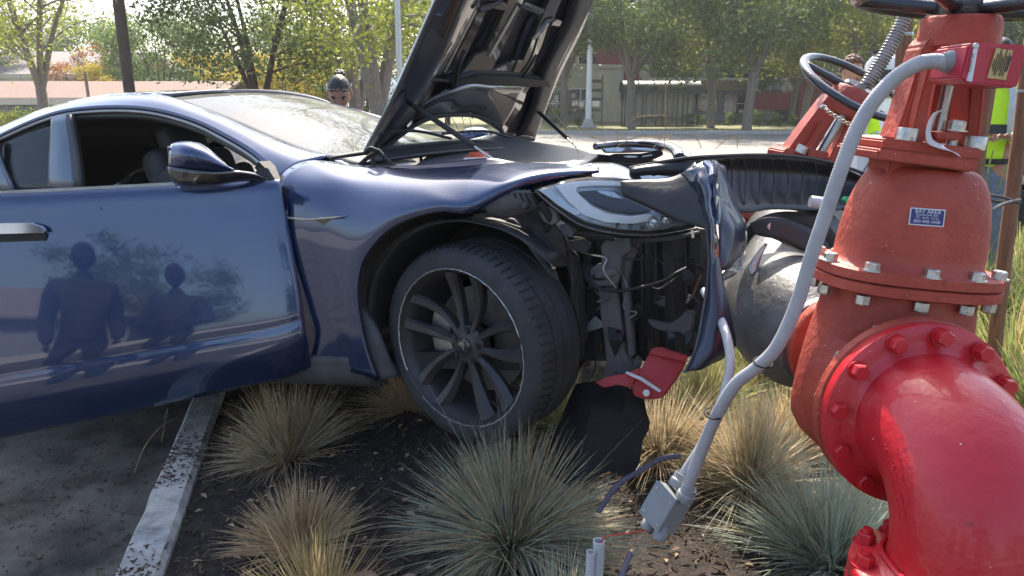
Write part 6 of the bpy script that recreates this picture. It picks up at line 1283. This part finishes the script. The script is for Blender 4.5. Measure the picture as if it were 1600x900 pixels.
def head_verts(mb, c, tilt=0, turn=0, k=1.0):
    """face towards -Y before turning; material 0 skin, 1 dark, 2 lips, 3 eye white"""
    R_ = Matrix.Rotation(turn, 3, 'Z') @ Matrix.Rotation(tilt, 3, 'X'); V = []; Fc = []; nu, nv = 40, 30
    g = lambda x, z, cx, cz, sx, sz: math.exp(-((x-cx)/sx)**2-((z-cz)/sz)**2)
    for j in range(nv+1):
        th = math.pi*j/nv
        for i in range(nu):
            ph = 2*math.pi*i/nu; x = math.sin(th)*math.sin(ph); y = -math.sin(th)*math.cos(ph); z = math.cos(th)
            px, py, pz = x*.074, y*.094, z*.115
            if z < 0: px *= 1-.32*z*z; py *= 1-.18*z*z
            if y < 0:
                f = -y; py -= f*(.021*g(px, pz, 0, -.022, .011, .018)+.010*g(px, pz, 0, -.002, .009, .022)+.006*g(px, pz, 0, -.068, .022, .012)+.007*g(px, pz, 0, -.10, .02, .015))
                py -= .006*f*g(abs(px), pz, .028, .022, .02, .008); py += .010*f*g(abs(px), pz, .03, .004, .013, .011); py -= .004*f*g(abs(px), pz, .045, -.03, .018, .018)
            V.append(Vector((px, py, pz)))
    for j in range(nv):
        for i in range(nu): i2 = (i+1) % nu; Fc.append((j*nu+i, j*nu+i2, (j+1)*nu+i2, (j+1)*nu+i))
    T = lambda p: Vector(c)+R_@(Vector(p)*k)
    mb.cur = 0; mb.add([T(p) for p in V], Fc)
    def ell(cx, cy, cz, rx, ry, rz, mi, n=10):
        VV = []; FF = []
        for j in range(n+1):
            for i in range(n): a = math.pi*j/n; b = 2*math.pi*i/n; VV.append(T((cx+rx*math.sin(a)*math.cos(b), cy+ry*math.sin(a)*math.sin(b), cz+rz*math.cos(a))))
        for j in range(n):
            for i in range(n): i2 = (i+1) % n; FF.append((j*n+i, j*n+i2, (j+1)*n+i2, (j+1)*n+i))
        mb.cur = mi; mb.add(VV, FF); mb.cur = 0
    for s in (-1, 1):
        ell(s*.031, -.078, .003, .013, .008, .007, 3); ell(s*.031, -.0855, .003, .0055, .002, .0055, 1); ell(s*.031, -.084, .010, .014, .004, .0025, 1); ell(s*.033, -.088, .021, .017, .006, .003, 1)
        ell(s*.076, .006, -.005, .008, .018, .030, 0); ell(s*.009, -.106, -.034, .006, .006, .005, 0)
    ell(0, -.092, -.060, .021, .008, .0035, 2); ell(0, -.091, -.067, .018, .008, .004, 2); ell(0, -.099, -.0635, .018, .002, .0009, 1)
    return T
def hand_nodes(w, d, up, curl=.9, s=1):
    """palm and five separate bent fingers; w wrist, d direction, up = back of hand, s = side of the thumb"""
    d = d.normalized(); sd = d.cross(up).normalized()*s; up = sd.cross(d).normalized()*s; out = []
    out.append(([w, w+d*.03, w+d*.075], [(.024, .018), (.030, .016), (.034, .014)]))
    for k, (o_, L) in enumerate(((-.028, .062), (-.010, .075), (.009, .080), (.027, .070))):
        p = w+d*.085+sd*o_; a = curl*(.45+.1*k); d1 = (d*math.cos(a)-up*math.sin(a)); d2 = (d*math.cos(a*2)-up*math.sin(a*2)); p1 = p+d1*L*.5; out.append(([w+d*.06+sd*o_*.8, p, p1, p1+d2*L*.32, p1+d2*L*.55], [.011, .0105, .009, .008, .006]))
    t = w+d*.03+sd*.028; out.append(([w+d*.02+sd*.01, t, t+(d*.7+sd*.6)*.035, t+(d*.9+sd*.3-up*.4)*.06], [.014, .013, .010, .008])); return out
def person(label, pos, face, skin, shirt, trousers, hair, arms, headturn=0, headtilt=0, H=1.76, tape=False, lean=0, legs=((-.11, 0), (.11, 0)), sunglasses=False):
    """face: angle about Z, 0 looks towards -Y; arms: (elbow, wrist, hand direction, up) offsets in the person's frame for the left and right side of the picture"""
    t = thing('person', label, 'person', pos); k = H/1.76; Rz = Matrix.Rotation(face, 3, 'Z'); P0 = Vector(pos)
    W_ = lambda p: P0+Rz@(Vector(p)*k)
    pel, ab, ch, nb, nt_ = (0, 0, .95), (0, -.01, 1.12), (0, .0, 1.33), (0, .01, 1.47), (0, -.015, 1.56)
    nodes = [(W_(pel), .13*k), (W_(ab), .125*k), (W_(ch), (.15*k, .12*k)), (W_(nb), .075*k), (W_(nt_), .052*k)]; edges = [(0, 1), (1, 2), (2, 3), (3, 4)]
    hands = []
    for s, (el, wr, hd, up) in zip((-1, 1), arms):
        b = len(nodes); nodes += [(W_((s*.17, .01, 1.41)), .062*k), (W_(Vector((s*.17, .01, 1.41)).lerp(Vector(el), .5)), .046*k), (W_(el), .040*k), (W_(Vector(el).lerp(Vector(wr), .45)), .037*k), (W_(wr), .025*k)]
        edges += [(2, b), (b, b+1), (b+1, b+2), (b+2, b+3), (b+3, b+4)]; hands.append((W_(wr), Rz@Vector(hd), Rz@Vector(up), s))
    legn = []
    for s, (fx, fy) in zip((-1, 1), legs):
        b = len(nodes); nodes += [(W_((s*.10, 0, .86)), .095*k), (W_((s*.105+(fx-s*.11)*.5, fy*.5-.02, .5)), .062*k), (W_((fx, fy+.015, .28)), .056*k), (W_((fx, fy+.02, .09)), .040*k), (W_((fx, fy-.05, .045)), (.045*k, .035*k)), (W_((fx, fy-.17, .035)), (.04*k, .025*k))]
        edges += [(0, b)]+[(b+i, b+i+1) for i in range(5)]; legn.append(b)
    V, Fc = skin_verts(nodes, edges); mb = MB(); mb.add(V, Fc)
    for w, d, up, s in hands:
        for pts, rr_ in hand_nodes(w, d, up, s=-s):
            V, F2 = skin_verts([(p, r_) for p, r_ in zip(pts, rr_)], [(i, i+1) for i in range(len(pts)-1)], 0, 1); mb.add(V, F2)
    hc = W_((0, -.03, 1.655)); T = head_verts(mb, hc, headtilt, face+headturn, k)
    body = mb.build('body', None, t, smooth=True, mats=[skin, M['black'], mat('lips', (.3, .09, .08), .5), mat('eye', (.5, .5, .48), .3)])
    # clothes: slightly larger surfaces that end at neckline, cuffs, waist and ankle
    sn = [(W_((0, 0, .90)), .150*k), (W_((0, -.01, 1.0)), .150*k), (W_(ab), .146*k), (W_(ch), (.172*k, .14*k)), (W_((0, .01, 1.46)), (.085*k, .08*k))]; se = [(0, 1), (1, 2), (2, 3), (3, 4)]
    for i in range(2):
        b0 = 5+i*5; b = len(sn); cuff = .86
        sn += [(nodes[b0][0], .080*k), (nodes[b0+1][0], .066*k), (nodes[b0+2][0], .060*k), (nodes[b0+3][0], .054*k), (nodes[b0+3][0].lerp(nodes[b0+4][0], cuff-.1), .042*k)]; se += [(3, b), (b, b+1), (b+1, b+2), (b+2, b+3), (b+3, b+4)]
    V, Fc = skin_verts(sn, se)
    V = [v+.008*noise.noise_vector(v*9) for v in V]; MB().add(V, Fc).build('shirt', shirt, t, smooth=True)
    tn = [(W_((0, 0, .97)), .140*k), (W_((0, 0, .90)), .150*k)]; te = [(0, 1)]
    for b0 in legn:
        b = len(tn); tn += [(nodes[b0][0], .112*k), (nodes[b0+1][0], .080*k), (nodes[b0+2][0], .072*k), (nodes[b0+3][0], .062*k)]; te += [(1, b), (b, b+1), (b+1, b+2), (b+2, b+3)]
        f = MB(); vv, ff = skin_verts([(nodes[b0+3][0], .052*k), (nodes[b0+4][0]+Vector((0, 0, .01)), (.055*k, .05*k)), (nodes[b0+5][0]+Vector((0, 0, .01)), (.05*k, .04*k))], [(0, 1), (1, 2)], 0, 2); f.add(vv, ff).build('boot', M['black'], t, smooth=True)
    V, Fc = skin_verts(tn, te, 1); V = [v+.008*noise.noise_vector(v*8) for v in V]; MB().add(V, Fc).build('trousers', trousers, t, smooth=True)
    mb = MB().lathe(W_((0, 0, .955)), (0, 0, 1), [(.158*k, -.02), (.163*k, -.018), (.163*k, .018), (.158*k, .02)], 32); mb.build('belt', M['black'], t, auto=40)
    if tape:
        for s in (-1, 1):
            P = spline([W_((s*.10, -.150, 1.10)), W_((s*.105, -.158, 1.25)), W_((s*.10, -.142, 1.38)), W_((s*.09, -.06, 1.475)), W_((s*.09, .08, 1.44))], 5)
            V = []; sx_ = Rz@Vector((1, 0, 0))
            for p in P: V += [p-sx_*.022, p+sx_*.022]
            q = MB().add(V, [(2*i, 2*i+1, 2*i+3, 2*i+2) for i in range(len(P)-1)]).build('reflective_tape', M['reflect'], t); q.modifiers.new('th', 'SOLIDIFY').thickness = .004
            b0 = 5 if s < 0 else 10; a, b = nodes[b0+2][0], nodes[b0+3][0]; MB().lathe(a.lerp(b, .35), b-a, [(.058*k, -.02), (.063*k, -.018), (.061*k, .018), (.056*k, .02)], 20).build('cuff_tape', M['reflect'], t, auto=40)
    # hair
    hb = MB(); rr = random.Random(5)
    if hair[0] == 'curly':
        for i in range(420):
            a = rr.uniform(0, 2*math.pi); z = rr.uniform(-.1, 1); q = math.sqrt(max(0, 1-z*z)); x, y = q*math.cos(a), q*math.sin(a)
            if y < -.35 and z < .52: continue
            if z < .1 and y < .1: continue
            c = T((x*.082, y*.100+.004, z*.122+.012)); s = rr.uniform(.010, .017); V = []
            for zz_ in (-1, -.4, .4, 1):
                for b in range(5): qq = math.sqrt(max(0.02, 1-zz_*zz_)); V.append(c+Vector((math.cos(b*1.257)*qq, math.sin(b*1.257)*qq, zz_))*s)
            hb.add(V, [(j*5+b, j*5+(b+1) % 5, j*5+5+(b+1) % 5, j*5+5+b) for j in range(3) for b in range(5)]+[(0, 4, 3, 2, 1), (15, 16, 17, 18, 19)])
    else:
        V = []; n = 32; m_ = 16
        for j in range(m_+1):
            for i in range(n):
                a = 2*math.pi*i/n; fr = (1-math.cos(a))/2     # 0 at the face, 1 at the back
                th = (j/m_)*(math.radians(52+62*fr)); x, y, z = math.sin(th)*math.sin(a), -math.sin(th)*math.cos(a), math.cos(th)
                e = 1+.035*math.sin(a*23)*.4 if hair[0] == 'tied' else 1.0; V.append(T((x*.080*e, y*.101*e+.002, z*.122+.002)))
        hb.add(V, [(j*n+i, j*n+(i+1) % n, (j+1)*n+(i+1) % n, (j+1)*n+i) for j in range(m_) for i in range(n)])
        if hair[0] == 'tied':
            for i in range(90):
                a = rr.uniform(0, 6.28); z = rr.uniform(-1, 1); q = math.sqrt(1-z*z); c = T((.032*q*math.cos(a)+.005, .075+.030*q*math.sin(a), .098+.018*z)); V = [c+Vector((math.cos(b*1.05), math.sin(b*1.05), .3*math.sin(b*2)))*.009 for b in range(6)]+[c+Vector((0, 0, .010)), c-Vector((0, 0, .010))]
                hb.add(V, [(b, (b+1) % 6, 6) for b in range(6)]+[((b+1) % 6, b, 7) for b in range(6)])
    hb.build('hair', hair[1], t, smooth=True)
    if sunglasses:
        sg = bpy.data.objects.new('sunglasses', None); COL.objects.link(sg); sg.location = T((0, -.08, .07)); setpar(sg, t)
        for s in (-1, 1):
            mb = MB(); V = [T((s*.036+.026*math.cos(a_), -.088+.012*abs(math.cos(a_))-.012*math.sin(a_), .062+.016*math.sin(a_)))for a_ in [i*math.pi/8 for i in range(16)]]
            V2 = [v+(T((0, .008, .002))-T((0, 0, 0))) for v in V]; mb.add(V+V2, [tuple(range(16)), tuple(range(16, 32))]+[(i, (i+1) % 16, 16+(i+1) % 16, 16+i) for i in range(16)]).build('sunglass_lens', M['blackgloss'], sg)
            MB().tube([T((s*.066, -.075, .066)), T((s*.082, -.02, .06)), T((s*.08, .04, .045))], .003, 6).build('temple', M['black'], sg)
        MB().tube([T((-.008, -.094, .068)), T((.008, -.094, .068))], .003, 6).build('bridge', M['black'], sg)
    return t, W_
dn_ = ((-.225, .04, 1.12), (-.22, -.06, .87), (0, -.2, -1), (-1, 0, 0)); dn2 = ((.225, .04, 1.12), (.22, -.06, .87), (0, -.2, -1), (1, 0, 0))
# woman beyond the car, head bowed
p = at(531, 134, 5.0); person('woman with tied back dark hair and sunglasses on her head, looking down beyond the car', (p.x, p.y, p.z-1.70), .1, M['skin'], M['uniform'], M['uniform'], ('tied', M['hair']), (dn_, dn2), headtilt=.55, H=1.76, sunglasses=True)
# curly haired worker behind the rear handwheel
p = at(1329, 108, 6.2); w1, W1 = person('curly red haired worker in a hi-vis yellow shirt seen through the tilted handwheel', (p.x, p.y, p.z-1.66), .05, M['skin'], M['hivis'], M['jeans'], ('curly', M['hair2']),
    (((-.27, .02, 1.16), (-.20, -.24, 1.18), (.1, -1, .35), (0, .3, 1)), ((.29, .02, 1.13), (.25, -.2, 1.0), (-.1, -1, 0), (0, 0, 1))), headturn=.12, H=1.74, tape=True)
pp = plate('clipboard', [W1((-.33, -.36, 1.10)), W1((-.14, -.38, 1.10)), W1((-.14, -.34, 1.36)), W1((-.33, -.32, 1.36))], Vector((0, .006, 0)), M['white']); tag(pp, 'white clipboard held by the curly haired worker', 'clipboard')
# second worker, right, looking at a phone
p = at(1543, 205, 5.3); w2, W2 = person('worker in a hi-vis yellow long sleeved shirt and grey jeans holding a phone, right edge', (p.x, p.y, p.z-1.18), -.45, M['skin'], M['hivis'], M['jeans'], ('short', M['hair']),
    (((-.27, -.02, 1.12), (-.08, -.26, 1.14), (.8, -.5, .15), (.3, .3, 1)), ((.28, -.02, 1.10), (.10, -.26, 1.12), (-.8, -.5, .2), (-.3, .3, 1))), headtilt=.4, H=1.8, tape=True)
pp = plate('phone', [W2((-.06, -.36, 1.15)), W2((.07, -.36, 1.15)), W2((.07, -.32, 1.21)), W2((-.06, -.32, 1.21))], Vector((0, .008, 0)), M['black'], None, .002); tag(pp, 'dark phone in the hands of the worker at the right', 'phone')
# people behind the photographer's side, mirrored in the open door
def mirrored(u, v, dist):
    q = at(u, v, dist); n = DN.normalized(); return q-n*(2*(q-DP0).dot(n))
q = mirrored(125, 500, 5.6); person('man in dark clothes standing behind the photographer, to the left', (q.x, min(q.y, -.5), 0), math.pi-.4, M['skin_far'], M['uniform'], M['uniform'], ('short', M['hair']), (dn_, dn2), H=1.8, legs=((-.12, 0), (.12, 0)))
q = mirrored(265, 480, 6.4); person('man in dark clothes with folded forearms standing behind the photographer', (q.x, min(q.y, -.9), 0), math.pi+.1, M['skin_far'], M['uniform'], M['uniform'], ('short', M['hair']),
    (((-.27, -.05, 1.12), (-.05, -.25, 1.15), (1, -.2, 0), (0, 0, 1)), ((.27, -.05, 1.12), (.05, -.25, 1.12), (-1, -.2, 0), (0, 0, 1))), H=1.78)
person('photographer in dark clothes holding the camera up', (.05, -.42, 0), math.pi, M['skin2'], M['uniform'], M['uniform'], ('short', M['hair']), (((-.26, -.16, 1.25), (-.10, -.30, 1.5), (.2, -.1, 1), (0, 1, 0)), ((.26, -.16, 1.25), (.10, -.30, 1.5), (-.2, -.1, 1), (0, 1, 0))), H=1.76)

# ================= TRUCKS =================
def box(nm, a, b, m, par, bev=.02):
    return MB().box(((a[0]+b[0])/2, (a[1]+b[1])/2, (a[2]+b[2])/2), (abs(b[0]-a[0])/2, abs(b[1]-a[1])/2, abs(b[2]-a[2])/2)).build(nm, m, par, bev=bev, seg=3)
x0 = (1548-800)/FPX*7.0; t = thing('parked_truck', 'white truck facing the camera at the right edge, dark honeycomb grille', 'truck', (x0+.9, 8, 0), 'parked white trucks')
box('hood', (x0, 6.9, .82), (x0+1.95, 8.3, 1.30), M['white'], t, .08)
box('cab', (x0+.1, 8.2, .5), (x0+1.85, 10.4, 1.45), M['white'], t, .06); box('bed', (x0+.02, 10.3, .5), (x0+1.93, 12.6, 1.35), M['white'], t, .05)
mb = MB(); V = [(x0+.15, 8.3, 1.42), (x0+1.8, 8.3, 1.42), (x0+1.65, 8.95, 1.95), (x0+.3, 8.95, 1.95), (x0+.3, 10.2, 1.95), (x0+1.65, 10.2, 1.95), (x0+.15, 10.4, 1.42), (x0+1.8, 10.4, 1.42)]
mb.add(V, [(0, 1, 2, 3), (3, 2, 5, 4), (4, 5, 7, 6), (0, 3, 4, 6), (1, 7, 5, 2)]).build('greenhouse', M['winglass'], t); box('roof', (x0+.26, 8.9, 1.93), (x0+1.69, 10.25, 2.0), M['white'], t, .03)
box('grille_frame', (x0+.12, 6.84, .92), (x0+1.83, 6.92, 1.22), M['black'], t, .02)
mb = MB()
for r_ in range(6):
    for c_ in range(24): mb.hexa((x0+.18+c_*.068+(r_ % 2)*.034, 6.86, .955+r_*.046), (0, -1, 0), .026, .012, .52)
mb.build('grille_mesh', M['white'], t)['kind'] = 'stuff'
box('bumper', (x0-.02, 6.72, .45), (x0+1.97, 6.92, .78), M['black'], t, .05)
for s in (x0+.08, x0+1.6): box('headlight', (s, 6.82, .96), (s+.28, 6.93, 1.16), M['lens'], t, .03)
for s in (x0+.1, x0+1.6):
    for y in (7.6, 11.6): w = bpy.data.objects.new('wheel', None); COL.objects.link(w); w.location = (s, y, .4); setpar(w, t); MB().lathe((s, y, .4), (1, 0, 0), [(.2, -.02), (.38, -.02), (.4, .03), (.4, .22), (.38, .27), (.2, .27)], 32).build('tyre', M['rubber'], w, auto=40); MB().lathe((s, y, .4), (1, 0, 0), [(0, .0), (.21, .0), (.21, .25), (0, .25)], 24).build('rim', M['steel'], w, auto=40)
t_ = t; wl = box('warning_light', (x0+.12, 7.05, 1.30), (x0+.45, 7.25, 1.36), M['orange'], t, .02)
bpy.context.view_layer.update(); t_.rotation_euler = (0, 0, -.52); t_.location = (x0+1.35, 7.6, 0)
# second truck side on, behind the worker
xa, xb = (1349-800)/FPX*10, (1500-800)/FPX*10.6; t = thing('parked_truck', 'white truck side on behind the slanting ribbed conduit, row of side windows', 'truck', ((xa+xb)/2, 10.5, 0), 'parked white trucks')
box('lower_body', (xa-.05, 10, .45), (xb+.8, 11.8, 1.35), M['white'], t, .08); box('upper_body', (xa, 10.1, 1.35), (xb+.3, 11.7, 2.2), M['white'], t, .1)
for k in range(5):
    a_ = xa+.1+k*.33; f_ = box('side_window', (a_, 10.06, 1.62), (a_+.26, 10.12, 2.0), M['winglass'], t, .01)
mb = MB()
for k in range(12): mb.box((xa+.08+k*.14, 10.3, 2.24), (.04, .1, .02))
mb.build('roof_rack', M['black'], t)['kind'] = 'stuff'
for s in (xa-.1, xb+.2): w = bpy.data.objects.new('wheel', None); COL.objects.link(w); w.location = (s, 9.98, .38); setpar(w, t); MB().lathe((s, 9.98, .38), (0, 1, 0), [(0, -.01), (.36, -.01), (.38, .03), (.38, .24), (0, .25)], 32).build('tyre', M['rubber'], w, auto=40)
bpy.context.view_layer.update(); t.rotation_euler = (0, 0, -.40); t.location = ((xa+xb)/2+.35, 10.9, 0)
# white equipment panel with crossing cables between the valves
pa, pb = ony(1345, 214, 5.0), ony(1505, 214, 5.0); t = thing('equipment_cabinet', 'white panelled cabinet between the two red valves, thin dark lines crossing it', 'cabinet', ((pa.x+pb.x)/2, 5.1, .15))
box('cabinet_body', (pa.x, 5.0, .15), (pb.x, 5.3, pa.z), M['white'], t, .015)
for a, b in (((1345, 216), (1378, 292)), ((1378, 222), (1345, 275)), ((1396, 236), (1350, 282)), ((1350, 218), (1420, 300)), ((1450, 214), (1500, 290)), ((1490, 216), (1440, 290)), ((1362, 250), (1385, 247))):
    MB().tube([ony(*a, 4.992), ony(*b, 4.992)], .0035, 5).build('cable_line', M['black'], t)
# thin yellow green cord and cables at the second worker's feet
for P, lb in (([(1560, 300), (1572, 262), (1590, 245), (1610, 232)], 'thin yellow green cord curving beside the right hand stake'), ([(1540, 300), (1545, 262), (1552, 235)], 'thin pale cord hanging in front of the jeans')):
    o = tube_obj('thin_cord', [ony(u, v, 4.6) for u, v in P], .005, M['g_green'], None, 5, 6); tag(o, lb, 'cord')
# ================= HAZE VOLUME ADDED TO LIFT THE BACKGROUND =================
hz = MB().box((0, 55, 10), (110, 85, 11.5)).build('background_veil', None); hz.data.materials.clear()
hm = bpy.data.materials.new('veil_volume'); hm.use_nodes = True; hn = hm.node_tree; hn.nodes.remove(hn.nodes['Principled BSDF'])
pv = hn.nodes.new('ShaderNodeVolumePrincipled'); pv.inputs['Color'].default_value = (.93, .95, 1, 1); pv.inputs['Density'].default_value = .0007; pv.inputs['Anisotropy'].default_value = .35
hn.links.new(pv.outputs[0], hn.nodes['Material Output'].inputs['Volume']); hz.data.materials.append(hm); hz['kind'] = 'stuff'
pass
